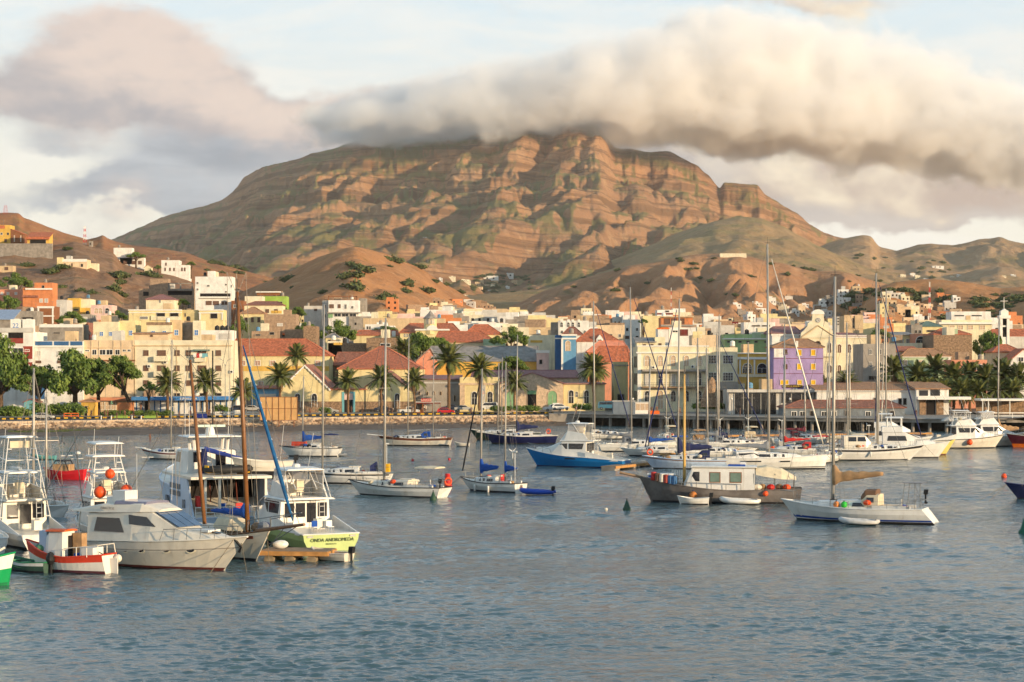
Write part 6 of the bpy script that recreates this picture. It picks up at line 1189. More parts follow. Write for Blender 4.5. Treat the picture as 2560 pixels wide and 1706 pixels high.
# ------------------------------------------------------------------ boats
def gel(n, r, g, b, rough=.35, streak=.6): return mat(n, (r, g, b), rough, var=.10, scale=.9, streak=streak, spec=.5, dirt=srgb(r * .70, g * .60, b * .46))
GW = gel('white_gelcoat', 226, 222, 214); GC = gel('cream_gelcoat', 222, 212, 194); GB = gel('pale_blue_paint', 184, 200, 220); BOOT = mat('dark_bottom_paint', (38, 36, 40), .7, var=.3); REDB = mat('dark_red_bottom_paint', (96, 40, 32), .7, var=.3)
NAVY = mat('navy_canvas', (34, 42, 84), .85, var=.15, scale=3); ROYAL = mat('royal_blue_canvas', (28, 78, 160), .85, var=.15, scale=3); TAN = mat('tan_sailcloth', (176, 138, 98), .9, var=.25, scale=2.5, bump=.03); ALU = mat('mast_aluminium', (176, 168, 156), .45, .35, var=.08); TEAK = mat('grey_teak', (150, 122, 94), .8, var=.25, scale=3); VARN = mat('varnished_wood', (128, 84, 46), .4, var=.2, scale=2); WIRE = mat('rigging_wire', (120, 112, 102), .5, .3); ROPE = mat('mooring_rope', (120, 106, 84), .9)
TINT = mat('tinted_boat_glass', (34, 32, 36), .1, var=.3, spec=.7); BUOYO = mat('orange_buoy_plastic', (238, 84, 30), .5, var=.08); RUB = mat('grey_hypalon', (120, 124, 130), .6); CREAMC = mat('cream_canvas', (216, 200, 170), .9, var=.12, scale=2.5)
CLEAR = bpy.data.materials.new('clear_curtain'); CLEAR.use_nodes = True; _b = CLEAR.node_tree.nodes['Principled BSDF']; _b.inputs['Alpha'].default_value = .38; _b.inputs['Base Color'].default_value = (.62, .60, .58, 1); _b.inputs['Roughness'].default_value = .25
class Boat:
    def __init__(s, label, px, py, deg, name='sailboat', cat='sailboat', group=None, z=0.0, loc=None):
        s.r = empty(name, loc or sea(px, py), R(deg), label, cat, group); s.r.location.z += z
    def hull(s, L, B, fb, m, boot=BOOT, sw=.75, flare=.35, br=1.2, sr=.2, mid=.45, p=2.2, deck=None, rail=None, stripe=None, bootz=.14, full=.82, deckdrop=0.0, nose=.02):
        """fb = freeboard (stern, middle, bow); sw = stern width; br / sr = overhang of bow and stern"""
        n = 16; s.L, s.B, s.fb, s.sw, s.mid, s.p = L, B, fb, sw, mid, p; s.br, s.sr = br, sr; rings = []; top = []
        for i in range(n + 1):
            t = i / n; h = s.hb(t); zs = s.zs(t); x0 = -L / 2 + L * t; hw = h * full * (1 - flare * t ** 2.2); rg = []
            lv = ((zs, h), (zs * .62, h * .72 + hw * .30), (bootz + .0, hw * 1.0), (.0, hw * .96), (-.45, hw * .55))
            for z, w in lv:
                f = 1 - max(0, z) / max(zs, .1); x = x0 + (sr * f * (1 - t) ** 3 if sr > 0 else sr * f * (1 - t) ** 3) - br * f * t ** 3
                rg.append((x, max(w, nose), z))
            rings.append([(x, y, z) for x, y, z in rg] + [(rg[-1][0], 0, -.6)] + [(x, -y, z) for x, y, z in rg[::-1]]); top.append((x0, h, zs))
        b = MB(); k2 = len(rings[0])
        for rg in rings: b.v += rg
        for i in range(n):
            for j in range(k2 - 1):
                b.f.append((i * k2 + j, i * k2 + j + 1, (i + 1) * k2 + j + 1, (i + 1) * k2 + j)); b.mi.append(1 if 2 <= j <= k2 - 4 else 0)
        b.f.append(tuple(range(k2))); b.mi.append(0); b.f.append(tuple(n * k2 + j for j in range(k2 - 1, -1, -1))); b.mi.append(0)
        s.h = b.build('hull', [m, boot], s.r); s.top = top
        d = MB(); dz = -.03 - deckdrop
        for i in range(n): d.add([(top[i][0] + .02, top[i][1] - .03, top[i][2] + dz), (top[i + 1][0], max(.01, top[i + 1][1] - .03), top[i + 1][2] + dz), (top[i + 1][0], -max(.01, top[i + 1][1] - .03), top[i + 1][2] + dz), (top[i][0] + .02, -top[i][1] + .03, top[i][2] + dz)], [(0, 1, 2, 3)])
        d.build('deck', deck or TEAK, s.r)
        g = MB()
        for sg in (1, -1): g.tube([(x, sg * h, z) for x, h, z in top], .055 if L > 6 else .04, 5)
        g.tube([(top[0][0], top[0][1], top[0][2]), (top[0][0], -top[0][1], top[0][2])], .055 if L > 6 else .04, 5); g.build('rub_rail', rail or m, s.r)
        if stripe:
            f0, f1, sm = stripe; q = MB()
            for sg in (1, -1):
                for i in range(n):
                    pts = []
                    for ii in (i, i + 1):
                        t = ii / n; h = s.hb(t); zs = s.zs(t); hw = h * full * (1 - flare * t ** 2.2)
                        for f in (f0, f1):
                            z = zs * f; w = np.interp(f, [bootz / zs, .62, 1], [hw, h * .72 + hw * .30, h]) + .012; ff = 1 - f; pts.append((-L / 2 + L * t + sr * ff * (1 - t) ** 3 - br * ff * t ** 3, sg * max(w, nose + .012), z))
                    q.add(pts, [(0, 1, 3, 2) if sg < 0 else (2, 3, 1, 0)])
            q.build('stripe', sm, s.r)
        return s
    def hb(s, t):
        a = s.sw + (1 - s.sw) * math.sin(math.pi / 2 * min(1, t / s.mid)) if t < s.mid else 1 - ((t - s.mid) / (1 - s.mid)) ** s.p
        return s.B / 2 * max(a, .02)
    def zs(s, t):
        a, m, c = s.fb; return a + (m - a) * t / .4 if t < .4 else m + (c - m) * ((t - .4) / .6) ** 1.7
    def zx(s, x): return s.zs((x + s.L / 2) / s.L)
    def hx(s, x): return s.hb((x + s.L / 2) / s.L)
    def house(s, name, secs, m, rd=.10):
        rings = []
        for x, wb, z0, wt, z1 in secs: rings.append([(x, -wb, z0), (x, -wt, z1 - rd), (x, -wt + rd * 1.2, z1 - .02), (x, 0, z1 + .03), (x, wt - rd * 1.2, z1 - .02), (x, wt, z1 - rd), (x, wb, z0)])
        s.secs = secs; return MB().loft(rings).build(name, m, s.r)
    def sy(s, x, z):
        S_ = s.secs; k2 = 0
        S2 = sorted(S_, key=lambda q: q[0])
        while k2 < len(S2) - 2 and x > S2[k2 + 1][0]: k2 += 1
        a, c = S2[k2], S2[k2 + 1]; f = (x - a[0]) / max(1e-6, c[0] - a[0]); q = [a[i] + (c[i] - a[i]) * f for i in range(5)]; g = (z - q[2]) / max(1e-6, q[4] - .1 - q[2])
        return q[1] + (q[3] - q[1]) * g
    def side(s, name, poly, m, sides=(1, -1), t=.03):
        for sg in sides:
            pts = [(x, sg * (s.sy(x, z) + o), z) for o in (t, -.02) for x, z in poly]; n = len(poly)
            obj(name, pts, [tuple(range(n)), tuple(range(2 * n - 1, n - 1, -1))] + [(i, n + i, n + (i + 1) % n, (i + 1) % n) for i in range(n)], m, s.r)
    def panel(s, name, pts, m, t=.03, parent=None):
        P = [Vector(p) for p in pts]; nn = (P[1] - P[0]).cross(P[2] - P[1]).normalized(); n = len(P)
        return obj(name, [p + nn * t for p in P] + [p - nn * t for p in P], [tuple(range(n)), tuple(range(2 * n - 1, n - 1, -1))] + [(i, n + i, n + (i + 1) % n, (i + 1) % n) for i in range(n)], m, parent or s.r)
    def tubes(s, name, runs, r, m, n=5):
        b = MB()
        for run in runs: b.tube(run, r, n)
        return b.build(name, m, s.r)
    def box(s, name, x0, x1, y0, y1, z0, z1, m): return MB().box(x0, x1, y0, y1, z0, z1).build(name, m, s.r)
    def lifelines(s, x0, x1, h=.62, m=STEEL, n=7, inset=.12):
        b = MB()
        for sg in (1, -1):
            xs = ln(x0, x1, n); P = [Vector((x, sg * max(.06, s.hx(x) - inset), s.zx(x))) for x in xs]
            for p in P: b.tube([p, p + Vector((0, 0, h))], .02, 4)
            for hh in (h, h * .5): b.tube([p + Vector((0, 0, hh)) for p in P], .012, 4)
        b.build('lifelines', m, s.r); x = s.L / 2; z = s.zx(x - .1); b = MB()
        b.tube([(x - 1.3, s.hx(x - 1.3) - .1, z + .02), (x - 1.2, s.hx(x - 1.2) - .1, z + .7), (x + .05, 0, z + .75), (x - 1.2, -s.hx(x - 1.2) + .1, z + .7), (x - 1.3, -s.hx(x - 1.3) + .1, z + .02)], .028, 5); b.build('pulpit', m, s.r)
        b = MB(); x = -s.L / 2 + .1; w = s.hx(x) - .1; z = s.zx(x); b.tube([(x + 1.0, w, z), (x + .9, w, z + .7), (x, w, z + .7), (x, -w, z + .7), (x + .9, -w, z + .7), (x + 1.0, -w, z)], .028, 5); b.build('pushpit', m, s.r)
    def mast(s, x, h, m=ALU, rake=0.0, r=.11, z0=None, stays=True, fore=None, aft=None, spreaders=1, furl=None, lower=True):
        z0 = s.zx(x) if z0 is None else z0; T = Vector((x - rake, 0, h)); q = MB().tube([(x, 0, z0 - .2), (x - rake * .5, 0, (z0 + h) / 2), T], [r, r * .95, r * .7], 8).build('mast', m, s.r, True)
        bx = MB(); bx.tube([T, T + Vector((0, 0, .9))], .015, 4); bx.tube([T + Vector((-.35, 0, .15)), T + Vector((.35, 0, .15))], .02, 4); o = bx.build('masthead', BLACK, s.r)
        if not stays: return T
        b = MB(); hw = s.hx(x) - .06; zd = s.zx(x)
        for k2 in range(spreaders):
            f = (k2 + 1) / (spreaders + 1) + .08; zz = z0 + (h - z0) * f; xx = x - rake * f; sw_ = hw * .72 * (1 - .15 * k2); sp = MB().tube([(xx, -sw_, zz), (xx, 0, zz), (xx, sw_, zz)], .03, 4).build('spreader', m, s.r)
        f = 1 / (spreaders + 1) + .08; zz = z0 + (h - z0) * f
        for sg in (1, -1):
            b.tube([(x - .25, sg * hw, zd), (x - rake * f, sg * hw * .72, zz), T - Vector((0, 0, .2))], .018, 4)
            if lower: b.tube([(x - .7, sg * hw, zd), (x - rake * f, 0, zz)], .014, 4)
        fo = fore or (s.L / 2 - .15, 0, s.zs(1) + .05); b.tube([fo, T], .018, 4)
        if aft is not False: b.tube([aft or (-s.L / 2 + .1, 0, s.zs(0) + .1), T], .016, 4)
        b.build('stays', WIRE, s.r)
        if furl:
            fr, fm = furl; A = Vector(fo); D = T - A; MB().tube([A + D * .05, A + D * .12, A + D * .5, A + D * .93], [fr * .7, fr, fr * .9, fr * .45], 7).build('furled_sail', fm, s.r, True)
        return T
    def boom(s, x, z, l, m=ALU, cover=None, cr=.2, up=.0, tall=1.6):
        MB().tube([(x - .05, 0, z), (x - l, 0, z + up)], .07, 6).build('boom', m, s.r)
        if cover:
            rings = []
            for i in range(15):
                f = i / 14; rr = cr * (1 - .62 * f) * (1 + .14 * math.sin(i * 2.1)); hh = cr * tall * (1 - .62 * f) ** 1.2 * (1 + .9 * max(0, .14 - f) / .14 + .12 * math.sin(i * 1.7)); xx = x - .02 - l * .97 * f; zz = z + up * f + hh * .45
                rings.append([(xx, rr * math.cos(a) * .8, zz + hh * math.sin(a)) for a in np.linspace(0, 2 * math.pi, 11)[:-1]])
            MB().loft(rings).build('sail_cover', cover, s.r, True)
    def lines(s, pts): return s.tubes('mooring_line', pts, .022, ROPE, 4)
def wpt(b, p): return b.r.matrix_world @ Vector(p) if False else Vector((b.r.location.x + p[0] * math.cos(b.r.rotation_euler.z) - p[1] * math.sin(b.r.rotation_euler.z), b.r.location.y + p[0] * math.sin(b.r.rotation_euler.z) + p[1] * math.cos(b.r.rotation_euler.z), b.r.location.z + p[2]))
def ball_fender(label, p, r, m=BUOYO):
    o = empty('buoy', p, 0, label, 'buoy'); MB().ball((0, 0, 0), r, n=14).build('ball', m, o, True); MB().lathe([(.05, r * .9), (.07, r * 1.2), (.03, r * 1.25)], n=8).build('eye', NAVY, o)
def fender(label, b, x, sg, m=GW, group=None):
    w = wpt(b, (x, sg * (b.hx(x) + .10), b.zx(x))); o = empty('fender', w, 0, label, 'fender', group); MB().lathe([(.03, -.95), (.11, -.88), (.12, -.4), (.11, -.32), (.03, -.25)], n=8).build('body', m, o, True); MB().tube([(0, 0, -.25), (0, 0, .1)], .012, 4).build('rope', ROPE, o)
def lifering(label, p, rz=0.0, r=.34):
    o = empty('lifebuoy', p, rz, label, 'lifebuoy'); b = MB(); pts = [(r * math.cos(a), 0, r * math.sin(a)) for a in np.linspace(0, 2 * math.pi, 15)]; b.tube(pts, .09, 6); b.build('ring', BUOYO, o, True)
def outboard(b, x, z, y=0.0, s=1.0, m=BLACK):
    o = MB(); o.house = None; o.loft([[(x + dx - .12 * s * k2, y + dy * s * .16, z + dz) for dx, dy in ((-.22 * s, -1), (.2 * s, -1), (.2 * s, 1), (-.22 * s, 1))] for dz, k2 in ((.0, 0), (.3 * s, .2), (.52 * s, .6))]); e = o.build('outboard_motor', m, b.r); q = MB(); q.box(x - .08 * s, x + .08 * s, y - .06 * s, y + .06 * s, z - .75 * s, z); q.box(x - .2 * s, x + .12 * s, y - .03, y + .03, z - .95 * s, z - .75 * s); q.build('motor_leg', BLACK, e)
def inflatable(label, px, py, deg, L, tube_m, loc=None, floor=None, motor=True, group=None, name='inflatable_dinghy'):
    b = Boat(label, px, py, deg, name, 'dinghy', group, loc=loc); b.L = L; r = L * .068; w = L * .20
    P = [(-L / 2, w, r * 1.2), (-L * .1, w, r * 1.2), (L * .25, w * .95, r * 1.35), (L * .42, w * .6, r * 1.7), (L * .5, 0, r * 2.0)]; P = P + [(x, -y, z) for x, y, z in P[-2::-1]]
    MB().tube(P, [r * .6] + [r] * (len(P) - 2) + [r * .6], 9).build('tube', tube_m, b.r, True)
    MB().box(-L * .40, L * .36, -w * .8, w * .8, r * .3, r * .75).build('floor', floor or RUB, b.r); MB().box(-L * .42, -L * .40, -w * .8, w * .8, r * .3, r * 2.3).build('transom', floor or RUB, b.r); MB().box(-L * .08, L * .02, -w * .9, w * .9, r * 1.6, r * 1.85).build('thwart', TEAK, b.r)
    if motor: outboard(b, -L * .45, r * 2.0, 0, .8)
    return b
def skiff(label, px, py, deg, L, B, m, inner, motor=True, group=None, name='rowing_boat', cat='rowing boat', loc=None, fb=(.5, .45, .75), z=0.0, boot=BOOT, stripe=None, rail=None):
    b = Boat(label, px, py, deg, name, cat, group, loc=loc, z=z).hull(L, B, fb, m, boot, sw=.72, flare=.3, br=.4, sr=.08, deck=inner, bootz=.06, deckdrop=fb[1] * .55, rail=rail, stripe=stripe)
    for i, x in enumerate((-L * .22, L * .08, L * .27)): MB().box(x - .11, x + .11, -b.hx(x) + .06, b.hx(x) - .06, b.zx(x) - .14, b.zx(x) - .09).build('thwart', inner, b.r)
    if motor: outboard(b, -L / 2 - .16, b.zs(0) + .02, 0, .85)
    return b

def sailboat(label, px, py, deg, L, B, masth, mx=.1, hull=GW, boot=BOOT, stripe=None, cover=None, furl=None, mast2=None, cabin=True, rake=.2, sprds=1, fb=None, dodger=None, bimini=None, solar=False, windgen=False, wood=False, wins=2, cr=.2, group=None, sr=.5, br=1.4, boomz=None, clutter=1, bowsprit=0, rail=None, cabm=None, boomup=.25, seed=0, r=.11, tall=1.6, deck=None):
    b = Boat(label, px, py, deg, group=group); fb = fb or (.085 * L, .08 * L, .115 * L); g = random.Random(int(px * 3 + py))
    b.hull(L, B, fb, hull, boot, sw=.7, br=br, sr=sr, stripe=stripe, deck=deck or GC, rail=rail)
    zc = b.zx(0)
    if cabin:
        h = .45 + .012 * L; secs = [(-L * .16, B * .30, zc - .06, B * .26, zc + h + .1), (L * .06, B * .30, zc - .06, B * .25, zc + h), (L * .22, B * .20, b.zx(L * .22) - .08, B * .15, b.zx(L * .22) + h * .55), (L * .27, B * .12, b.zx(L * .27) - .08, B * .10, b.zx(L * .27) + .06)]
        b.house('coachroof', secs, cabm or GW)
        for i in range(wins):
            x = -L * .12 + i * L * .13; b.side('window', [(x, zc + .14), (x + L * .10, zc + .12), (x + L * .095, zc + h * .72), (x + .02, zc + h * .78)], TINT)
        hb = b.box('companion_hatch', -L * .17, -L * .05, -.35, .35, zc + h + .08, zc + h + .2, GC); MB().box(L * .10, L * .15, -.3, .3, zc + h * .9, zc + h * .9 + .1).build('deck_hatch', TINT, b.r)
    ck = MB(); ck.box(-L * .40, -L * .17, -B * .26, B * .26, zc - .35, zc - .02); ck.build('cockpit_sole', TEAK, b.r)
    for sg in (1, -1): b.box('coaming', -L * .42, -L * .16, sg * B * .30 - .09, sg * B * .30 + .09, zc - .05, zc + .24, GW)
    b.lifelines(-L * .40, L * .38)
    T = b.mast(L * mx, masth, VARN if wood else ALU, rake, r, spreaders=sprds, furl=furl, fore=(L / 2 + bowsprit, 0, b.zs(1) + .05 + bowsprit * .12) if bowsprit else None)
    if bowsprit: MB().tube([(L / 2 - .8, 0, b.zs(1)), (L / 2 + bowsprit, 0, b.zs(1) + bowsprit * .12)], .08, 6).build('bowsprit', VARN if wood else GW, b.r)
    bz = boomz or zc + 1.25; b.boom(L * mx, bz, L * .36 if mast2 is None else L * .30, VARN if wood else ALU, cover, cr, boomup, tall)
    if mast2:
        x2, h2, c2 = mast2; b.mast(L * x2, h2, VARN if wood else ALU, rake * .6, r * .8, spreaders=1, aft=(-L / 2, 0, b.zs(0) + .1), fore=(L * mx - .1, 0, masth * .55)); b.boom(L * x2, bz + .1, L * .20, ALU, c2, cr * .8, .1, tall)
    if dodger:
        z0 = zc + .4; b.house('spray_hood', [(-L * .20, B * .30, z0 - .3, B * .26, z0 + .75), (-L * .12, B * .30, z0 - .3, B * .26, z0 + .72), (-L * .06, B * .28, z0 - .3, B * .22, z0 + .1)], dodger); b.side('hood_window', [(-L * .17, z0 + .1), (-L * .12, z0 + .1), (-L * .12, z0 + .5), (-L * .17, z0 + .5)], TINT)
    if bimini:
        z0 = zc + 2.0; b.house('bimini', [(-L * .44, B * .30, z0 - .12, B * .27, z0 + .02), (-L * .34, B * .32, z0 - .10, B * .29, z0 + .1), (-L * .23, B * .30, z0 - .12, B * .27, z0 + .02)], bimini); b.tubes('bimini_frame', [[(-L * .33, sg * B * .31, zc), (-L * .43, sg * B * .3, z0 - .05)] for sg in (1, -1)] + [[(-L * .33, sg * B * .31, zc), (-L * .24, sg * B * .3, z0 - .05)] for sg in (1, -1)], .02, STEEL)
    if solar:
        z0 = b.zs(0) + 2.1; b.tubes('arch', [[(-L * .45, sg * B * .28, b.zs(.05)), (-L * .45, sg * B * .27, z0)] for sg in (1, -1)] + [[(-L * .45, -B * .27, z0), (-L * .45, B * .27, z0)]] + [[(-L * .36, sg * B * .28, b.zs(.1)), (-L * .38, sg * B * .27, z0)] for sg in (1, -1)], .03, STEEL)
        for k2 in range(3): MB().box(-L * .50, -L * .36, -B * .32 + k2 * B * .215, -B * .32 + (k2 + 1) * B * .215 - .03, z0 + .03, z0 + .07).build('solar_panel', mat('solar_cells', (92, 88, 92), .3, var=.2, scale=6), b.r)
    if windgen:
        x = -L * .46; z0 = b.zs(0); pm = MB().tube([(x, B * .2, z0), (x, B * .2, z0 + 3.2)], .035, 5).build('wind_generator_pole', GW, b.r); e = MB(); e.tube([(x - .25, B * .2, z0 + 3.25), (x + .3, B * .2, z0 + 3.25)], .09, 6)
        for a in (.5, 2.6, 4.7): e.box(0, 0, 0, 0, 0, 0); e.add([(x + .3, B * .2 + .06 * math.sin(a), z0 + 3.25 - .06 * math.cos(a)), (x + .3, B * .2 + .7 * math.cos(a) + .05 * math.sin(a), z0 + 3.25 + .7 * math.sin(a) - .05 * math.cos(a)), (x + .34, B * .2 + .7 * math.cos(a), z0 + 3.25 + .7 * math.sin(a)), (x + .34, B * .2 - .06 * math.sin(a), z0 + 3.25 + .06 * math.cos(a))], [(0, 1, 2, 3)])
        e.build('wind_generator', GW, pm)
    for i in range(int(5 * clutter)):
        x = g.uniform(-.40, .30) * L; w = b.hx(x) * .7; sz = g.uniform(.14, .30); MB().ball((x, g.uniform(-w, w), b.zx(x) + sz * .5 + (.35 if -.16 * L < x < .1 * L and cabin else 0)), sz * 1.3, sz, sz * .8, 7).build(g.choice(['rolled_canvas', 'fender', 'bag']), g.choice([TAN, GC, NAVY, ROYAL, RUB, BUOYO, CREAMC, BLACK]), b.r)
    st = MB().tube([(-L * .34, 0, zc - .1), (-L * .34, 0, zc + .75)], .06, 6); st.build('steering_pedestal', GW, b.r); wl = MB().tube([(-L * .34 - .08, .38 * math.cos(a), zc + .75 + .38 * math.sin(a)) for a in np.linspace(0, 2 * math.pi, 13)], .018, 4); wl.build('steering_wheel', STEEL, b.r)
    b.lines([[(L / 2 - .05, 0, b.zs(1)), (L / 2 + 2.2, .25, -.3)]])
    return b

# ---- moored sailing boats in the middle of the harbour
b = sailboat('white sailing yacht with a bare tan sail bundle and solar panels, nearest on the right', 2130, 1303, 157, 12.2, 3.9, 20.5, .135, stripe=(.14, .26, mat('blue_boot_stripe', (30, 70, 150), .5)), cover=TAN, cr=.36, tall=1.5, solar=True, sr=-1.0, sprds=2, fb=(1.2, 1.15, 1.7), boomz=3.4, dodger=CREAMC, boomup=.55, clutter=2.4, wins=2, r=.15)
p = wpt(b, (-5.4, 1.1, 1.1)); MB().tube([(0, 0, 0), (0, 0, 1.6)], .03, 5)
outboard(b, -5.9, 2.3, -1.3, .8); b.house('folded_hood', [(-2.2, 1.0, 1.3, .9, 2.7), (-1.3, 1.0, 1.3, .9, 2.7), (-.9, .9, 1.3, .6, 2.2)], mat('brown_canvas', (122, 92, 70), .9, var=.2))
text('stern_lettering', 'TILO', mat('faded_grey_letters', (150, 128, 104), .8), b.r, (-6.05, -.3, .72), (R(52), 0, R(-90)), .42)
inflatable('grey inflatable dinghy tied alongside the yacht with the tan sail bundle', 2150, 1312, 165, 3.1, mat('light_grey_hypalon', (196, 194, 190), .6), motor=False)
for l, x, m in (('orange ball buoy on the foredeck of the yacht with the tan sail', 1.0, mat('pale_orange_plastic', (232, 140, 70), .5)), ('bright green ball buoy on the foredeck beside the orange one', .35, mat('bright_green_plastic', (50, 190, 60), .5))):
    ball_fender(l, wpt(b, (x, 1.35, 1.45)), .27, m)
b = sailboat('white sloop with a stained hull and dark windows, bow towards the fishing boats', 992, 1240, 152, 11.4, 3.6, 17.8, .13, rail=BOOT, cover=None, bimini=CREAMC, sprds=1, fb=(1.0, .95, 1.5), wins=2, clutter=2.2, r=.13, cabm=GC)
lifering('orange horseshoe lifebuoy on the stern rail of the stained white sloop', wpt(b, (-5.4, -.9, 1.55)), .4); outboard(b, -5.5, 1.5, .9, .7)
b = sailboat('small white ketch with two royal blue sail boots and a red cabin door', 1226, 1228, 140, 8.3, 2.9, 12.7, .16, mast2=(-.24, 13.4, ROYAL), cover=ROYAL, cr=.25, tall=2.0, rail=BOOT, windgen=True, fb=(.95, .9, 1.35), sr=.1, clutter=1.2, wins=2, furl=(.09, BLACK))
b.panel('red_door', [(-1.36, -.05, .95), (-1.36, -.62, .95), (-1.36, -.62, 1.75), (-1.36, -.05, 1.75)], REDP)
for i, x in enumerate((-1.0, .9)): fender('white sausage fender %s on the side of the small ketch' % ('nearer the stern' if i == 0 else 'nearer the bow'), b, x, 1)
text('stern_emblem', '❋', mat('brown_emblem', (120, 92, 70), .8), b.r, (-4.2, 0, .55), (R(90), 0, R(-90)), .7)
inflatable('royal blue inflatable dinghy with a small outboard drifting beside the small ketch', 1345, 1237, 168, 3.4, mat('royal_blue_hypalon', (30, 70, 170), .5, var=.1))
sailboat('cream ketch with a blue tarpaulin, brown sheer strake and bowsprit, far by the beach', 1038, 1114, 178, 12.2, 3.4, 17.8, .10, mast2=(-.24, 15.2, None), stripe=(.72, .98, mat('brown_sheer_strake', (104, 62, 44), .6)), hull=GC, dodger=ROYAL, bowsprit=1.8, fb=(1.25, 1.1, 1.6), wins=3, rail=VARN, clutter=2)
b = sailboat('navy blue ketch with a dark folded sail and orange lifebuoy', 1302, 1109, 178, 12.4, 3.6, 18.2, .06, hull=mat('navy_hull_paint', (28, 32, 74), .35, var=.1), cover=NAVY, cr=.36, tall=1.6, mast2=(.26, 14.5, None), fb=(1.35, 1.2, 1.8), wins=3, bowsprit=1.2, rail=GC, clutter=2)
lifering('orange lifebuoy on the stern of the navy blue ketch', wpt(b, (-4.6, -1.3, 2.0)))
sailboat('dark green hulled sailing boat hidden behind the navy ketch', 1262, 1100, 176, 12.5, 3.5, 13.5, .1, hull=mat('dark_green_hull_paint', (36, 58, 46), .4, var=.1), fb=(1.3, 1.1, 1.9), rail=GC)
b = sailboat('white motor sailer with a blue sail cover and red tarpaulin, behind the blue furled jib', 776, 1141, 176, 9.0, 3.2, 11.5, .13, cover=ROYAL, cr=.3, tall=1.7, dodger=None, bimini=NAVY, fb=(1.2, 1.15, 1.5), rail=BOOT, wins=2, clutter=2); b.box('red_tarpaulin', .6, 2.6, -.7, .8, 1.5, 2.1, mat('red_tarpaulin', (186, 66, 46), .9))
inflatable('dark grey dinghy hanging at the stern of the white motor sailer', 838, 1141, 176, 3.2, RUB, motor=False)
b = sailboat('cluttered white sloop with yellow cans on its stern, behind the green transom boat', 862, 1208, 172, 10.6, 3.4, 19.8, .24, sprds=2, fb=(1.15, 1.1, 1.4), windgen=True, clutter=3, rail=GC, stripe=(.80, .93, BOOT)); b.box('yellow_can', -5.2, -4.6, .2, 1.1, 1.3, 2.2, YEL); b.house('blue_hood', [(-3.6, .9, 1.3, .3, 2.4), (-3.0, .9, 1.3, .7, 2.0)], NAVY)
sailboat('white sloop with a maroon deck edge anchored off the beach, left of the grey ship', 424, 1148, 168, 8.6, 2.8, 16.7, -.02, stripe=(.74, .98, mat('maroon_sheer', (110, 56, 50), .6)), fb=(1.0, .9, 1.5), bowsprit=.8)
b = skiff('small wooden dinghy floating between the cream ketch and the navy ketch', 1155, 1116, 175, 2.5, 1.1, GC, TEAK, False, name='dinghy', cat='dinghy')
skiff('small teal open boat near the beach at the left', 108, 1149, 175, 3.6, 1.4, mat('teal_paint', (90, 150, 150), .6), TEAK, False)
# red boat with a black canopy
RB = mat('signal_red_hull', (206, 36, 44), .4, var=.08)
b = Boat('bright red motor boat with a black folding canopy and radar post', 163, 1198, 165, 'motor_boat', 'motor boat').hull(5.6, 2.3, (1.15, .95, 1.3), RB, boot=RB, sw=.8, flare=.3, br=.7, deck=GC); b.box('cabin_block', -.8, 1.2, -.7, .7, .9, 1.7, TAN)
b.tubes('canopy_frame', [[(x, sg * .95, 1.0), (x2, sg * .75, 2.15)] for sg in (1, -1) for x, x2 in ((1.6, .8), (-.9, -.3))] + [[(.8, -.75, 2.15), (.8, .75, 2.15)], [(-.3, -.75, 2.15), (-.3, .75, 2.15)]], .06, BLACK); b.house('canopy', [(-.4, .85, 2.05, .75, 2.2), (.9, .85, 2.05, .75, 2.2)], BLACK)
b.tubes('stern_posts', [[(-2.6, .8, 1.1), (-2.6, .8, 2.9)], [(-2.6, -.8, 1.1), (-2.6, -.8, 2.9)], [(-2.6, -.8, 2.7), (-2.6, .8, 2.7)]], .04, STEEL); MB().lathe([(.3, 2.9), (.32, 3.1), (.1, 3.2)], (-1.6, 0, 0), 10).build('radar_dome', GW, b.r); b.tubes('dome_post', [[(-1.6, 0, 1), (-1.6, 0, 2.95)]], .04, STEEL)
wg = MB(); wg.tube([(.2, .3, 1), (.2, .3, 4.3)], .035, 5); wg.build('wind_generator_pole', STEEL, b.r); e = MB()
for a in (1.6, 3.6, 5.8): e.tube([(.25, .3, 4.35), (.25, .3 + .75 * math.cos(a), 4.35 + .75 * math.sin(a))], .035, 4)
e.build('wind_generator', BLACK, b.r); b.tubes('stern_ladder', [[(-2.85, y, .1), (-2.85, y, 1.1)] for y in (-.2, .2)] + [[(-2.85, -.2, z), (-2.85, .2, z)] for z in (.35, .65, .95)], .02, GC)

sailboat('two masted white yacht mostly hidden behind the tallest tuna tower', 92, 1282, 120, 11, 3.4, 12.8, .1, mast2=(-.25, 10.5, None), r=.13)
# ---- sport fishing boats and motor yachts
def tower(b, pts, top, levels, m=GW, r=.042):
    """tuna tower: four leaning legs, rungs and a small platform"""
    runs = []; (x0, y0, z0), (x1, y1, z1), (x2, y2, z2), (x3, y3, z3) = pts
    for sg in (1, -1):
        A, B2, C2, D2 = (Vector((x0, sg * y0, z0)), Vector((x1, sg * y1, z1)), Vector((x2, sg * y2, z2)), Vector((x3, sg * y3, z3))); runs += [[A, B2], [C2, D2]]
        for i in range(1, levels): f = i / levels; runs.append([A.lerp(B2, f), C2.lerp(D2, f)])
        for i in range(0, levels): f = (i + .5) / levels; runs.append([A.lerp(B2, f), A.lerp(B2, f) + Vector((.0, -sg * .35, 0))])
    for i in (levels - 1, levels): f = i / levels; runs.append([(x0 + (x1 - x0) * f, y0 + (y1 - y0) * f, z0 + (z1 - z0) * f), (x0 + (x1 - x0) * f, -y0 - (y1 - y0) * f, z0 + (z1 - z0) * f)])
    b.tubes('tower_frame', runs, r, m); xa, xb, w, z = top; b.house('tower_platform', [(xa, w, z, w, z + .12), (xb, w, z, w, z + .12)], m)
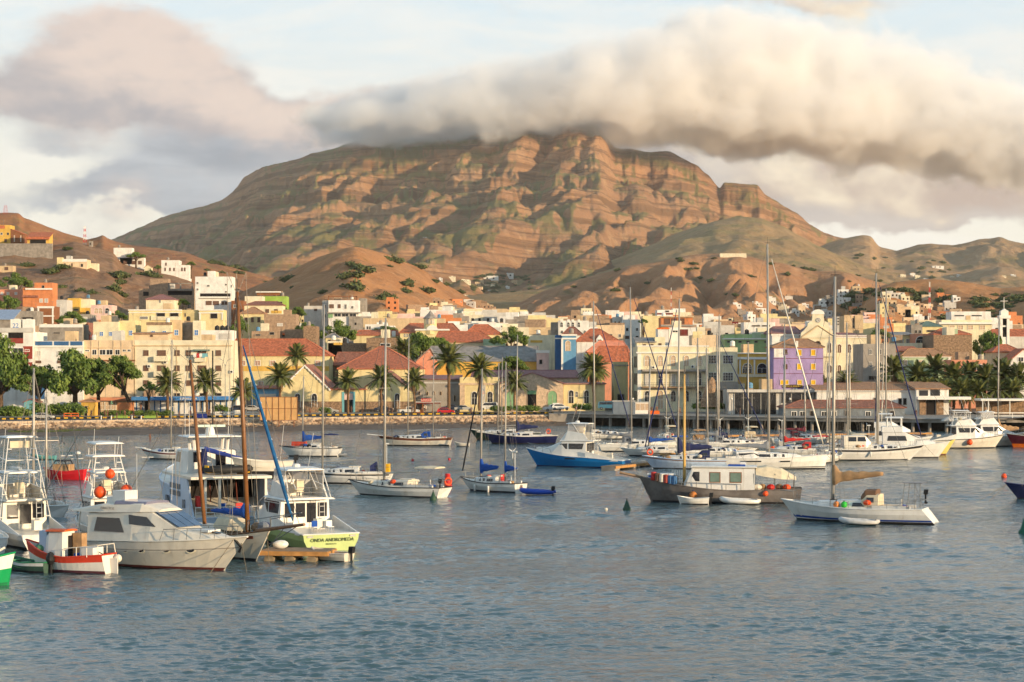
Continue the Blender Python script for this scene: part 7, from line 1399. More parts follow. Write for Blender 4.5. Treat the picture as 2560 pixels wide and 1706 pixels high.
def outriggers(b, x, w, z, l, spread=.25):
    for sg in (1, -1):
        A = Vector((x, sg * w, z)); D = Vector((-l * .55, sg * l * spread, l * .8)); o = MB().tube([A, A + D * .5, A + D], [.04, .03, .012], 5).build('outrigger', STEEL, b.r); c = MB(); q = A + D * .5; c.tube([q + Vector((-.45, 0, 0)), q + Vector((.45, 0, 0))], .02, 4); c.tube([q + Vector((0, -.45, 0)), q + Vector((0, .45, 0))], .02, 4); c.build('outrigger_spreader', GW, o)
def sportfisher(label, px, py, deg, L, B, hz, hullm, cabm=GW, boot=BOOT, tow=None, top='hard', curtains=False, stripe=None, aftwin=3, deck=GC, wname='sport_fishing_boat', sidewin=True, flyh=1.0, hth=2.15):
    b = Boat(label, px, py, deg, wname, 'fishing boat').hull(L, B, hz, hullm, boot, sw=.86, flare=.45, br=1.5, sr=.05, mid=.42, p=2.4, deck=deck, rail=GW, stripe=stripe)
    z0 = hz[1] - .05; xc = -L * .14; w = B * .40; H = 2.05
    b.house('cabin', [(xc, w, z0 - .2, w * .94, z0 + H), (L * .10, w, z0, w * .92, z0 + H), (L * .22, w * .86, b.zx(L * .22) - .1, w * .70, b.zx(L * .22) + 1.0), (L * .36, w * .5, b.zx(L * .36) - .15, w * .4, b.zx(L * .36) + .18)], cabm)
    zw = z0 + H * .50; cs = b.secs
    if sidewin:
        b.side('side_window', [(xc + .5, zw), (L * .03, zw), (L * .03, zw + .72), (xc + .3, zw + .72)], TINT); b.side('side_window', [(L * .045, zw), (L * .17, zw - .02), (L * .11, zw + .68), (L * .045, zw + .72)], TINT)
    for i in range(aftwin):
        y0 = -w * .86 + i * (1.72 * w / aftwin); y1 = y0 + 1.72 * w / aftwin - .14; lo = z0 + (.45 if i != 1 else .05)
        b.panel('aft_door' if i == 1 else 'aft_window', [(xc - .01, y1, lo + .3), (xc - .01, y0, lo + .3), (xc - .01, y0, z0 + H - .28), (xc - .01, y1, z0 + H - .28)], TINT)
    b.house('cabin_roof', [(xc - L * .07, w * 1.0, z0 + H, w * .98, z0 + H + .13), (L * .12, w * .96, z0 + H, w * .92, z0 + H + .13)], cabm)
    zf = z0 + H + .12; wf = w * .82
    for sg in (1, -1): b.panel('flybridge_side', [(xc - L * .02, sg * wf, zf), (L * .08, sg * wf * .95, zf), (L * .05, sg * wf * .9, zf + flyh), (xc + L * .03, sg * wf * .98, zf + flyh * .75)], cabm, .05)
    b.house('flybridge_front', [(L * .03, wf * .95, zf, wf * .9, zf + flyh), (L * .055, wf * .95, zf, wf * .88, zf + flyh), (L * .13, wf * .8, zf - .1, wf * .6, zf + .1)], cabm)
    b.box('console', L * .0, L * .03, -.7, .5, zf, zf + .85, GC); st = b.box('helm_seat', xc + L * .06, xc + L * .10, -.25, .3, zf + .35, zf + 1.15, CREAMC); b.tubes('seat_post', [[(xc + L * .08, 0, zf), (xc + L * .08, 0, zf + .4)]], .06, STEEL)
    zt = zf + hth
    b.house('hard_top', [(xc - L * .01, wf * .95, zt - .05, wf * .9, zt + .06), (L * .01, wf * 1.0, zt, wf * .96, zt + .14), (L * .07, wf * .85, zt - .05, wf * .8, zt + .06)], GW)
    b.tubes('hard_top_posts', [[(xc + L * .02, sg * wf * .95, zf), (xc + L * .01, sg * wf * .9, zt)] for sg in (1, -1)] + [[(L * .05, sg * wf * .88, zf + flyh * .8), (L * .04, sg * wf * .85, zt)] for sg in (1, -1)] + [[(xc + L * .06, sg * wf * .95, zf + .6), (L * .0, sg * wf * .9, zt)] for sg in (1, -1)], .035, GW)
    if curtains:
        for sg in (1, -1): b.panel('clear_curtain', [(xc + L * .03, sg * wf * .95, zf + flyh * .8), (L * .05, sg * wf * .89, zf + flyh), (L * .045, sg * wf * .86, zt), (xc + L * .02, sg * wf * .92, zt)], CLEAR, .008)
        b.panel('clear_curtain', [(L * .055, wf * .86, zf + flyh), (L * .055, -wf * .86, zf + flyh), (L * .05, -wf * .82, zt), (L * .05, wf * .82, zt)], CLEAR, .008)
    b.tubes('fly_rail', [[(xc - L * .06, y, zf) for y in (wf,)] + [(xc - L * .06, wf, zf + .75), (xc - L * .06, -wf, zf + .75), (xc - L * .06, -wf, zf)], [(xc - L * .06, 0, zf), (xc - L * .06, 0, zf + .75)], [(xc - L * .06, wf, zf + .4), (xc - L * .06, -wf, zf + .4)]], .025, STEEL)
    b.tubes('ladder', [[(xc - L * .06, y, z0), (xc - L * .05, y, zf)] for y in (-wf * .75, -wf * .75 + .4)] + [[(xc - L * .06, -wf * .75, z), (xc - L * .06, -wf * .75 + .4, z)] for z in ln(z0 + .3, zf - .2, 5)], .022, GW)
    xs = -L * .46; b.box('fighting_chair', -L * .36, -L * .31, -.3, .3, hz[0] + .2, hz[0] + .9, GC)
    for sg in (1, -1): b.panel('cockpit_coaming', [(xc, sg * w * 1.12, hz[0] - .1), (xs, sg * w * 1.10, hz[0] - .1), (xs, sg * w * 1.10, hz[0] + .06), (xc, sg * w * 1.12, hz[1] + .75)], GW, .05)
    b.tubes('bow_rail', [[(L * .2, sg * (b.hx(L * .2) - .1), b.zx(L * .2)), (L * .22, sg * (b.hx(L * .22) - .1), b.zx(L * .22) + .6), (L * .38, sg * (b.hx(L * .38) - .1), b.zx(L * .38) + .65), (L * .49, 0, b.zs(1) + .65)] for sg in (1, -1)] + [[(x, sg * (b.hx(x) - .1), b.zx(x)), (x, sg * (b.hx(x) - .1), b.zx(x) + .65)] for x in (L * .3, L * .4) for sg in (1, -1)], .025, STEEL)
    b.tubes('antenna', [[(L * .02, wf * .7, zt), (-L * .06, wf * .75, zt + 3.2)], [(L * .02, -wf * .7, zt), (-L * .04, -wf * .75, zt + 2.6)]], .015, GW); MB().lathe([(.28, zt + .1), (.3, zt + .28), (.2, zt + .36)], (-.2, 0, 0), 10).build('radar_dome', GW, b.r)
    b.secs = cs; b.zf, b.zt, b.wf, b.xc, b.w, b.z0, b.H = zf, zt, wf, xc, w, z0, H
    return b
b = sportfisher('white fishing boat with the tallest tuna tower at the left edge', 40, 1357, 125, 12.0, 4.3, (1.0, 1.2, 2.0), GW, cabm=GC, hth=1.9)
tower(b, [(-1.9, 2.05, 1.2), (-1.0, .95, 7.75), (1.6, 1.9, 2.2), (.4, .85, 7.75)], (-1.25, .6, 1.2, 7.75), 4, r=.036); b.box('tower_backrest', -.9, -.8, -.8, .8, 7.0, 7.5, CREAMC); outriggers(b, .3, 1.8, 2.6, 9.5)
MB().box(-.9, .9, -.12, .12, 5.4, 5.55).build('radar_bar', GW, b.r); MB().lathe([(.3, 5.0), (.32, 5.3), (.2, 5.4)], (0, 0, 0), 10).build('radar_base', GW, b.r)
b = sportfisher('white flybridge boat with a small tower and orange ball fenders behind the cream motor yacht', 262, 1350, 118, 10.4, 3.9, (1.05, 1.25, 2.0), GW, hth=1.75)
tower(b, [(-1.5, 1.5, 3.4), (-.8, .9, 6.3), (1.3, 1.4, 3.4), (.5, .85, 6.3)], (-1.1, .9, 1.25, 6.25), 3); b.house('sun_top', [(-1.3, 1.2, 7.2, 1.1, 7.3), (1.0, 1.2, 7.25, 1.1, 7.35)], GW); b.tubes('sun_top_posts', [[(-1.0, sg * 1.0, 6.3), (-.9, sg * 1.0, 7.25)] for sg in (1, -1)] + [[(.8, sg, 6.3), (.7, sg, 7.25)] for sg in (1, -1)], .03, GW); outriggers(b, .3, 1.6, 2.8, 8.5)
for l, px, py, Y, r in (('large orange ball fender left on the flybridge boat roof', 250, 1231, 141, .44), ('large orange ball fender right, behind the white seat box', 316, 1226, 141, .42), ('upper orange ball fender hung below the small tower', 275, 1185, 146, .37)): ball_fender(l, at(px, py, Y), r)
LG = mat('lime_green_hull_paint', (176, 192, 118), .4, var=.06, streak=.2)
b = sportfisher('lime green hulled boat ONDA ANDROMEDA seen from its stern', 738, 1358, 117, 14.2, 4.9, (1.2, 1.35, 2.3), LG, boot=BOOT, curtains=True, hth=2.0, aftwin=4, flyh=1.15)
TL = mat('dark_green_lettering', (60, 74, 44), .7); q = b.L / 2
text('name_lettering', 'ONDA ANDROMEDA', TL, b.r, (-q - .03, -.05, .78), (R(90), 0, R(-90)), .34, .01, .12); text('port_lettering', 'MINDELO, S.V.', TL, b.r, (-q - .02, 0, .50), (R(90), 0, R(-90)), .13)
for sg in (1, -1): b.panel('hull_vent', [(-q - .02, sg * 1.6 + .22, .98), (-q - .02, sg * 1.6 - .22, .98), (-q - .02, sg * 1.6 - .22, 1.1), (-q - .02, sg * 1.6 + .22, 1.1)], STEEL)
b.side('dark_band', [(b.xc + .4, b.z0 + b.H - .26), (1.3, b.z0 + b.H - .26), (1.3, b.z0 + b.H - .16), (b.xc + .4, b.z0 + b.H - .16)], TINT); b.tubes('awning_frame', [[(b.xc - 1.0, sg * b.wf, b.zf), (b.xc + .3, sg * b.wf * .9, b.zt)] for sg in (1, -1)] + [[(b.xc - .3, sg * b.wf * .5, b.zf + .6), (b.xc + 1.5, sg * b.wf * .5, b.zt)] for sg in (1, -1)], .045, GW)
for i, (y, m, l) in enumerate(((.6, ROYAL, 'blue backed white chair in the cockpit of the lime green boat'), (-.5, GW, 'white folding chair in the cockpit of the lime green boat'))):
    c = empty('chair', wpt(b, (-5.6, y, 1.17)), b.r.rotation_euler.z, l, 'chair'); MB().box(-.22, .22, -.22, .22, .4, .45).build('seat', GW, c); MB().box(.18, .22, -.22, .22, .45, .85).build('backrest', m, c)
    for u, v in ((-.2, -.2), (.2, -.2), (.2, .2), (-.2, .2)): MB().tube([(u, v, 0), (u, v, .4)], .02, 4).build('leg', STEEL, c)
# cream motor yacht
b = Boat('large cream motor yacht with three blue windscreens and oval portholes', 400, 1414, -32, 'motor_yacht', 'motor yacht').hull(14.6, 4.3, (1.45, 1.7, 2.2), GC, REDB, sw=.88, flare=.5, br=1.9, sr=.2, mid=.40, p=2.3, deck=GC, stripe=(.66, .69, mat('grey_line', (150, 138, 126), .5)))
secs = [(-4.8, 1.75, 1.5, 1.6, 3.4), (-1.0, 1.75, 1.6, 1.5, 3.62), (.5, 1.7, 1.65, 1.3, 3.62), (2.8, 1.5, 1.75, 1.1, 2.5), (4.9, 1.05, 1.9, .75, 2.25), (6.1, .45, 2.05, .25, 2.1)]; b.house('deckhouse', secs, GC)
b.side('saloon_window', [(-4.2, 2.2), (-1.6, 2.2), (-2.1, 3.1), (-4.0, 3.1)], TINT); b.side('forward_window', [(-1.2, 2.75), (.9, 2.65), (.1, 3.25), (-1.3, 3.35)], TINT)
BLG = mat('blue_windscreen_glass', (70, 92, 122), .12, var=.2, spec=.7)
for y0, y1 in ((-1.12, -.42), (-.36, .36), (.42, 1.12)): b.panel('windscreen', [(2.62, y0 * 1.0, 2.68), (2.62, y1 * 1.0, 2.68), (.78, y1 * 1.08, 3.56), (.78, y0 * 1.08, 3.56)], BLG, .03)
b.house('flybridge', [(-6.2, 1.65, 3.42, 1.6, 3.58), (-3.6, 1.72, 3.42, 1.6, 4.0), (-.4, 1.5, 3.55, 1.3, 4.1), (.9, 1.2, 3.58, 1.0, 3.74)], GC); b.house('fly_windshield', [(-2.6, 1.5, 3.98, 1.45, 4.22), (-.2, 1.2, 4.02, 1.1, 4.2)], mat('smoked_acrylic', (120, 118, 136), .2)); b.box('seat_box', -3.6, -2.5, -.6, .6, 3.95, 4.8, GW)
b.box('locker', -4.4, -3.8, -.3, .5, 3.9, 4.35, GW)
for x in (-1.2, .1, 2.0, 3.7):
    t = (x + 7.3) / 14.6
    for sg in (1, -1):
        y = b.hb(t) * .93; o = MB(); o.prism([(.36 * math.cos(a), .23 * math.sin(a)) for a in np.linspace(0, 2 * math.pi, 13)[:-1]], lambda p, q, d: (p, d, q), -.05, .05, 0); f = o.build('porthole_frame', WALL['cream'], b.r); f.location = (x, sg * (y - .04 - max(0, x) * .035), 1.18 + x * .03); f.rotation_euler.z = -sg * max(0, x) * .075
        o = MB(); o.prism([(.27 * math.cos(a), .16 * math.sin(a)) for a in np.linspace(0, 2 * math.pi, 13)[:-1]], lambda p, q, d: (p, d, q), -.065, .065); o.build('porthole_glass', TINT, f)
b.tubes('bow_rail', [[(1.6, sg * (b.hx(1.6) - .12), b.zx(1.6)), (1.9, sg * (b.hx(1.9) - .12), b.zx(1.9) + .75), (5.2, sg * (b.hx(5.2) - .1), b.zx(5.2) + .72), (6.75, 0, 2.85)] for sg in (1, -1)] + [[(x, sg * (b.hx(x) - .12), b.zx(x)), (x + .1, sg * (b.hx(x) - .12), b.zx(x) + .74)] for x in (2.6, 3.5, 4.4, 5.3, 6.0) for sg in (1, -1)], .024, STEEL); b.box('sun_pad', 3.2, 4.6, -.6, .6, 2.38, 2.52, GW)
for i in range(3): b.panel('deck_hatch', [(4.6 + .0, .25, 2.42), (4.6, -.25, 2.42), (5.0, -.2, 2.30), (5.0, .2, 2.30)], TINT, .02) if i == 0 else None
b.tubes('aft_posts', [[(-5.9, sg * 1.5, 1.6), (-5.6, sg * 1.5, 3.45)] for sg in (1, -1)], .05, GC); b.tubes('flagstaff', [[(-2.2, .2, 4.6), (-2.2, .2, 7.2)], [(.2, .9, 4.2), (.3, .9, 7.0)]], .014, GW); b.box('cockpit_bulkhead', -4.86, -4.8, -1.5, 1.5, 1.6, 3.35, TINT); MB().tube([(6.5, -.3, 2.05), (6.9, -.1, 1.55), (6.6, .05, 1.2)], .09, 5).build('anchor', BLACK, b.r)
b.lines([[(6.7, .1, 2.0), (8.6, -1.5, -.3)], [(6.5, -.4, 2.0), (6.0, -2.4, -.3)]]); text('side_lettering', 'FERRETTI 52', mat('grey_letters', (140, 128, 118), .7), b.r, (-3.0, -1.73, 3.72), (R(90), 0, 0), .22)
# schooner with varnished masts
b = Boat('white wooden schooner with two leaning varnished masts and a blue boom cover', 524, 1386, -50, 'schooner', 'sailboat').hull(15.2, 4.2, (1.5, 1.3, 2.15), GC, BOOT, sw=.6, flare=.5, br=1.7, sr=1.2, mid=.42, p=2.0, deck=TEAK, rail=VARN)
b.mast(4.9, 18.0, VARN, 1.35, .165, stays=True, fore=(11.0, 0, 2.75), aft=(-1, 0, 6), spreaders=0); b.mast(-.5, 13.4, VARN, 2.1, .145, fore=(4.6, 0, 7), spreaders=0); b.boom(4.75, 3.0, 4.6, VARN, ROYAL, .34, .0, 1.0)
MB().tube([(6.0, 0, 2.0), (11.6, 0, 2.75)], [.16, .10], 7).build('bowsprit', VARN, b.r); A = Vector((10.4, 0, 2.7)); T = Vector((4.15, 0, 14.6)); D = T - A; MB().tube([A + D * f for f in (.02, .1, .22, .5, .8, .98)], [.05, .09, .14, .12, .09, .04], 8).build('furled_jib', mat('jib_sacking_blue', (26, 92, 140), .85, var=.35, scale=2.2), b.r, True); rs = MB()
for i in range(9): q = A + D * (.06 + i * .1); rs.tube([q + Vector((-.18, .0, .22)), q + Vector((.12, .12, -.05))], .03, 4)
rs.build('jib_lashings', GW, b.r); b.tubes('sprit_rails', [[(6.3, sg * .9, 2.75), (8.6, sg * .65, 3.1), (11.3, 0, 3.5)] for sg in (1, -1)] + [[(6.3, sg * .9, 2.1), (6.3, sg * .9, 2.8)] for sg in (1, -1)] + [[(8.6, sg * .65, 2.4), (8.6, sg * .65, 3.1)] for sg in (1, -1)] + [[(9.8, sg * .3, 2.6), (9.8, sg * .4, 3.3)] for sg in (1, -1)] + [[(7.5, 0, 1.2), (10.8, 0, 2.6)], [(7.5, 0, 1.0), (9.4, 0, 2.5)]], .03, STEEL)
b.house('cabin_trunk', [(-4.5, 1.2, 1.2, 1.1, 2.0), (2.2, 1.2, 1.25, 1.05, 2.05), (3.2, 1.0, 1.4, .8, 1.7)], GC); b.side('cabin_window', [(-2, 1.5), (-1, 1.5), (-1, 1.8), (-2, 1.8)], TINT); b.side('cabin_window', [(.2, 1.5), (1.2, 1.5), (1.2, 1.8), (.2, 1.8)], TINT); d = b.house('covered_tender', [(1.0, .4, 2.0, .2, 2.3), (2.0, .9, 2.0, .6, 2.75), (3.6, .9, 1.9, .6, 2.7), (4.6, .3, 1.9, .2, 2.2)], CREAMC)
for x, m in ((5.6, NAVY), (5.2, TEAK), (6.0, RUB), (3.9, CREAMC)): MB().ball((x, .5 if m != NAVY else .9, b.zx(x) + .35), .5, .35, .35, 8).build('bagged_sail', m, b.r)
b.panel('name_plate', [(5.3, -1.42, 1.45), (6.8, -.82, 1.55), (6.8, -.84, 1.75), (5.3, -1.47, 1.65)], mat('carved_brown_board', (90, 44, 28), .6), .03); b.lines([[(7.4, -.1, 1.9), (8.4, -.6, -.3)]])
# blue sport fisher
BL = mat('azure_hull_paint', (24, 112, 176), .35, var=.05, streak=.15)
b = sportfisher('azure blue sport fishing boat with a white flybridge in the middle of the harbour', 1440, 1167, 160, 13.6, 4.6, (.95, 1.35, 2.35), BL, curtains=True, hth=2.1, flyh=1.2, boot=mat('navy_bottom', (24, 40, 80), .6)); b.box('dinghy_chock', 3.6, 5.2, -.6, .6, 2.0, 2.45, GW); MB().ball((b.xc + 1.4, 0, b.zf + 1.35), .85, .9, .45, 10).build('folded_canopy', CREAMC, b.r); b.side('hull_vents', [(-1, 0), (0, 0), (0, .1)], BLACK) if False else None
for sg in (1, -1): b.panel('hull_vent', [(-1.6, sg * 2.16, 1.02), (.8, sg * 2.2, 1.05), (.8, sg * 2.23, 1.2), (-1.6, sg * 2.18, 1.17)], BLACK, .04)
# grey ship with the open stern deck
b = Boat('pale blue work ship with an open stern deck, crane and stacked dinghies on its roof', 508, 1319, 112, 'work_ship', 'ship').hull(20, 6.2, (1.5, 3.6, 4.7), GB, BOOT, sw=.96, flare=.35, br=2.0, sr=.1, mid=.5, p=2.2, deck=GC, stripe=(.42, .46, NAVY))
for sg in (1, -1): b.panel('side_plating', [(-9.9, sg * 3.0, 1.2), (-2.2, sg * 3.1, 1.2), (-2.2, sg * 3.08, 4.42), (-7.6, sg * 3.02, 4.42)], GB, .06)
b.box('roof_deck', -9.4, 1.0, -3.15, 3.15, 4.38, 4.58, GC); b.box('deckhouse_front', -5.2, -1.5, -2.95, 2.95, 1.4, 4.38, GW); b.panel('dark_opening', [(-5.22, 2.2, 1.5), (-5.22, -2.8, 1.5), (-5.22, -2.8, 4.2), (-5.22, 2.2, 4.2)], DARK, .02)
for y in (2.0, .9, -1.2, -2.7): MB().box(-9.3, -9.1, y - .09, y + .09, 1.4, 4.38).build('stern_post', GC, b.r)
b.tubes('stern_rail', [[(-9.85, -2.9, z), (-9.85, 2.9, z)] for z in (1.9, 2.3)] + [[(-9.85, y, 1.4), (-9.85, y, 2.35)] for y in ln(-2.9, 2.9, 9)], .03, GW); b.house('pilot_house', [(-3.0, 2.0, 4.55, 1.9, 6.35), (1.5, 2.0, 4.55, 1.8, 6.35), (2.6, 1.9, 4.55, 1.4, 5.8)], GW); b.side('pilot_window', [(.6, 5.3), (1.3, 5.3), (1.1, 6.1), (.6, 6.1)], PSHUT); b.side('pilot_window', [(-.3, 5.3), (.4, 5.3), (.4, 6.1), (-.3, 6.1)], PSHUT); b.panel('aft_window', [(-3.02, 1.5, 5.4), (-3.02, .4, 5.4), (-3.02, .4, 6.2), (-3.02, 1.5, 6.2)], TINT, .02); b.panel('aft_door', [(-3.02, -.3, 4.6), (-3.02, -1.1, 4.6), (-3.02, -1.1, 6.2), (-3.02, -.3, 6.2)], TINT, .02)
for i in range(4):
    for j in range(2): b.panel('wall_vent', [(-5.6 + i * .95, 3.14, 3.45 - j * .55), (-5.6 + i * .95, 3.14, 3.85 - j * .55), (-4.9 + i * .95, 3.14, 3.85 - j * .55), (-4.9 + i * .95, 3.14, 3.45 - j * .55)], RUB, .03)
for x in (-7.2, -1.2): b.panel('shuttered_window', [(x, 3.12, 2.1), (x, 3.12, 2.75), (x + .7, 3.14, 2.75), (x + .7, 3.14, 2.1)], RUB, .05)
b.house('mast_top', [(-4.2, 2.3, 7.4, 2.2, 7.5), (-.6, 2.3, 7.4, 2.2, 7.5)], GW); b.tubes('mast_legs', [[(x, sg * 1.3, 6.3), (x, sg * 1.4, 7.4)] for x in (-2.6, -.9) for sg in (1, -1)], .13, GW); MB().box(-2.5, -2.2, -1.2, 1.2, 8.15, 8.33).build('radar_scanner', mat('pale_green_scanner', (186, 206, 190), .5), b.r); MB().lathe([(.42, 7.5), (.35, 7.9), (.25, 8.16)], (-2.35, 0, 0), 10).build('radar_pedestal', GW, b.r)
b.tubes('whip_antennas', [[(-1, -1.8, 7.5), (-1, -1.9, 11.5)], [(-1, 1.7, 7.5), (-1, 1.7, 12.5)], [(-3.8, 2.0, 7.5), (-3.8, 2.0, 10.2)]], .02, GW); b.tubes('black_mast', [[(-2.4, -.2, 7.5), (-2.4, -.2, 14.2)]], .06, BLACK)
cr = MB().tube([(-4.2, .9, 4.5), (-4.2, .9, 6.5)], .24, 8).build('crane_post', NAVY, b.r); MB().tube([(-4.2, .9, 6.5), (-5.2, -2.2, 5.6)], [.2, .14], 6).build('crane_arm', mat('crane_blue', (44, 62, 136), .5), cr)
inflatable('yellow and black rigid inflatable stowed on the roof of the pale blue ship', 0, 0, 20, 4.2, mat('black_hypalon', (40, 38, 36), .6), loc=wpt(b, (-6.0, -.6, 4.62)), floor=YEL, motor=False); skiff('white fibreglass tender stowed on the roof of the pale blue ship', 0, 0, 185, 4.8, 1.9, GC, GC, True, name='tender', cat='dinghy', loc=wpt(b, (-6.4, -3.2, 4.75)), fb=(.85, .8, 1.15))
for i, (y, m, l) in enumerate(((.4, ROYAL, 'blue plastic chair on the open stern deck of the pale blue ship'), (-.9, REDP, 'red plastic chair on the open stern deck of the pale blue ship'))):
    c = empty('chair', wpt(b, (-8.3, y, 1.42)), b.r.rotation_euler.z, l, 'chair'); MB().box(-.28, .28, -.28, .28, .42, .5).build('seat', m, c); MB().box(.2, .28, -.28, .28, .5, 1.05).build('backrest', m, c)
    for u, v in ((-.22, -.22), (.22, -.22), (.22, .22), (-.22, .22)): MB().box(u - .03, u + .03, v - .03, v + .03, 0, .42).build('leg', m, c)
b.box('red_locker', -9.0, -8.4, 1.9, 2.6, 2.3, 3.1, REDP); MB().ball((-8.6, 1.6, 1.7), .7, .6, .4, 8).build('heaped_net', TEAK, b.r)
for k2 in range(6): MB().tube([(-5.5, -2 + k2 * .7, 4.1), (-6.6, -1.9 + k2 * .7, 1.6)], .05, 4).build('hung_net', [TEAK, mat('rust_net', (110, 56, 40), .9), RUB][k2 % 3], b.r)
# red and white wooden fishing boat, row boat, boats cut by the left edge
OR = mat('orange_red_boat_paint', (206, 62, 34), .5, var=.1); OW = mat('white_planked_paint', (226, 218, 206), .6, var=.08, scale=1, streak=.3, bump=.02)
b = Boat('wooden fishing boat, white below and orange red above, with a small wheelhouse', 168, 1426, 155, 'fishing_boat', 'fishing boat').hull(6.5, 2.5, (1.15, .95, 1.85), OW, boot=mat('dark_plum_bottom', (90, 48, 56), .6), sw=.62, flare=.25, br=.5, sr=-.2, mid=.45, p=1.9, deck=TEAK, rail=OR, stripe=(.62, .99, OR), deckdrop=.25, full=.9)
b.house('wheelhouse', [(-.1, .68, .6, .62, 2.55), (1.0, .7, .7, .55, 2.5), (1.25, .65, .7, .5, 2.2)], GW); b.house('wheelhouse_roof', [(-.3, .72, 2.5, .68, 2.62), (1.3, .72, 2.48, .6, 2.58)], mat('orange_roof_edge', (216, 92, 30), .6)); b.panel('doorway', [(-.12, .05, .8), (-.12, -.45, .8), (-.12, -.45, 2.2), (-.12, .05, 2.2)], DARK, .02); b.box('blue_sheet', 1.3, 1.9, -.5, .4, 1.0, 2.5, GB); b.box('tan_box', -.9, -.2, -.85, -.3, .7, 2.35, TAN); b.box('white_locker', -2.4, -1.4, -.55, .55, .8, 1.55, GW)
b.tubes('side_rails', [[(-3.1, sg * .85, 1.2), (-3.0, sg * .85, 1.75), (-.6, sg * 1.15, 1.5), (-.6, sg * 1.15, 1.0)] for sg in (1, -1)] + [[(-3.0, -.85, 1.75), (-3.0, .85, 1.75)]] + [[(x, sg * 1.05, 1.0), (x, sg * 1.05, 1.6)] for x in (-2.3, -1.5) for sg in (1, -1)], .03, GC); MB().box(-3.9, -3.25, -.03, .03, -.1, .9).build('rudder', OW, b.r); MB().tube([(-3.1, 0, 1.0), (-1.8, 0, 1.5)], .035, 5).build('tiller', BLACK, b.r); ball_fender('cream ball fender at the stern of the orange red fishing boat', wpt(b, (-3.5, -.55, .85)), .27, GC); b.box('blue_crate', -1.25, -.9, -.2, .5, .8, 1.15, ROYAL); MB().ball((1.9, .2, 1.35), .5, .4, .3, 8).build('heaped_tarpaulin', mat('green_tarpaulin', (80, 130, 100), .8), b.r)
GR = mat('boat_green_paint', (34, 122, 78), .5, var=.1); b = skiff('small green open boat with white trim and a bagged outboard', 66, 1426, 150, 3.9, 1.5, mat('green_grey_planks', (64, 90, 78), .6), mat('light_green_paint', (110, 178, 120), .6), False, fb=(.62, .55, .95), stripe=(.62, .97, GW), rail=GR); MB().ball((-2.05, 0, .85), .3, .3, .42, 9).build('bagged_motor', BLACK, b.r); MB().box(-2.12, -1.98, -.08, .08, -.6, .6).build('motor_leg', BLACK, b.r)
GR2 = mat('emerald_hull_paint', (10, 150, 84), .4, var=.06); b = Boat('emerald green and white boat cut off by the left edge', -132, 1462, 2, 'fishing_boat', 'fishing boat').hull(8.0, 2.8, (1.5, 1.3, 1.9), GR2, boot=mat('emerald_bottom', (12, 120, 70), .5), sw=.8, flare=.1, br=.45, sr=.2, mid=.5, p=3.2, deck=GC, stripe=(.52, .99, GW), full=.95); b.box('cabin', -2.5, .8, -.8, .8, 1.2, 2.4, GW); b.tubes('deck_clutter', [[(2.4, -.6, 1.5), (2.6, -.5, 2.4)], [(3.0, .4, 1.6), (2.7, .2, 2.3)], [(2.0, -.8, 1.4), (3.4, .0, 2.2)]], .07, GC)
b = Boat('plain white boat behind the emerald green one at the left edge', -22, 1378, 105, 'fishing_boat', 'fishing boat').hull(6.5, 2.3, (1.15, 1.0, 1.4), GW, sw=.9, br=.8, deck=GC); b.box('locker', -2.6, -1.8, -.8, .8, 1.0, 1.35, GW)
# raft
r = empty('raft', sea(745, 1399), R(-8), 'wooden mooring raft on barrels behind the green transom', 'raft'); pl = None
for i in range(14):
    m = MB().box(-2.3 + i * .33, -2.3 + i * .33 + .31, -1.3, 1.3, .62, .68).build('plank', TEAK, r)
MB().box(-2.35, 2.35, -1.36, -1.28, .36, .64).build('edge_beam', mat('warm_timber', (186, 134, 76), .8, var=.25, scale=2), r); MB().box(-2.35, 2.35, 1.28, 1.36, .36, .62).build('edge_beam', mat('warm_timber', (186, 134, 76), .8), r); MB().box(2.32, 2.38, -1.28, 1.28, .36, .64).build('end_beam', mat('warm_timber', (186, 134, 76), .8), r)
for x in (-1.7, -.3, 1.2): o = MB().tube([(x, -1.2, .08), (x, 1.2, .08)], .34, 10).build('barrel', mat('dirty_barrel', (150, 132, 106), .7, var=.4), r)
o = empty('float', wpt_ := Vector((r.location.x - 1.2, r.location.y + .3, .68)), .3, 'white plastic float lying on the wooden raft', 'float'); MB().ball((0, 0, .3), .55, .35, .3, 10).build('body', GW, o, True)
skiff('grey white dinghy with a dark outboard tied to the wooden raft', 826, 1401, 145, 3.3, 1.5, GC, TEAK, True, name='dinghy', cat='dinghy', fb=(.55, .5, .8))
# steel house boat
ST = mat('stained_grey_steel', (116, 108, 102), .8, var=.35, scale=.8, streak=.8, bump=.01, dirt=srgb(96, 74, 56))
b = Boat('grey steel house boat with a white wheelhouse and a cream awning over its stern', 1800, 1255, 173, 'house_boat', 'house boat').hull(15.4, 4.2, (1.35, 1.2, 2.35), ST, BOOT, sw=.85, flare=.35, br=1.3, sr=.2, mid=.5, p=2.2, deck=TEAK, full=.95)
b.house('wheelhouse', [(-3.3, 1.75, 1.05, 1.7, 3.3), (2.6, 1.75, 1.1, 1.65, 3.35), (3.4, 1.6, 1.15, 1.3, 1.9)], GW)
for x in (-.6, -2.1 + .0): pass
for x0, x1 in ((-2.0, -1.0), (-.0, .9)): b.side('window_frame', [(x0 - .08, 1.92), (x1 + .08, 1.92), (x1 + .08, 2.93), (x0 - .08, 2.93)], WALL['brown'], t=.02); b.side('window', [(x0, 2.0), (x1, 2.0), (x1, 2.86), (x0, 2.86)], mat('greenish_pane', (110, 130, 116), .2), t=.04)
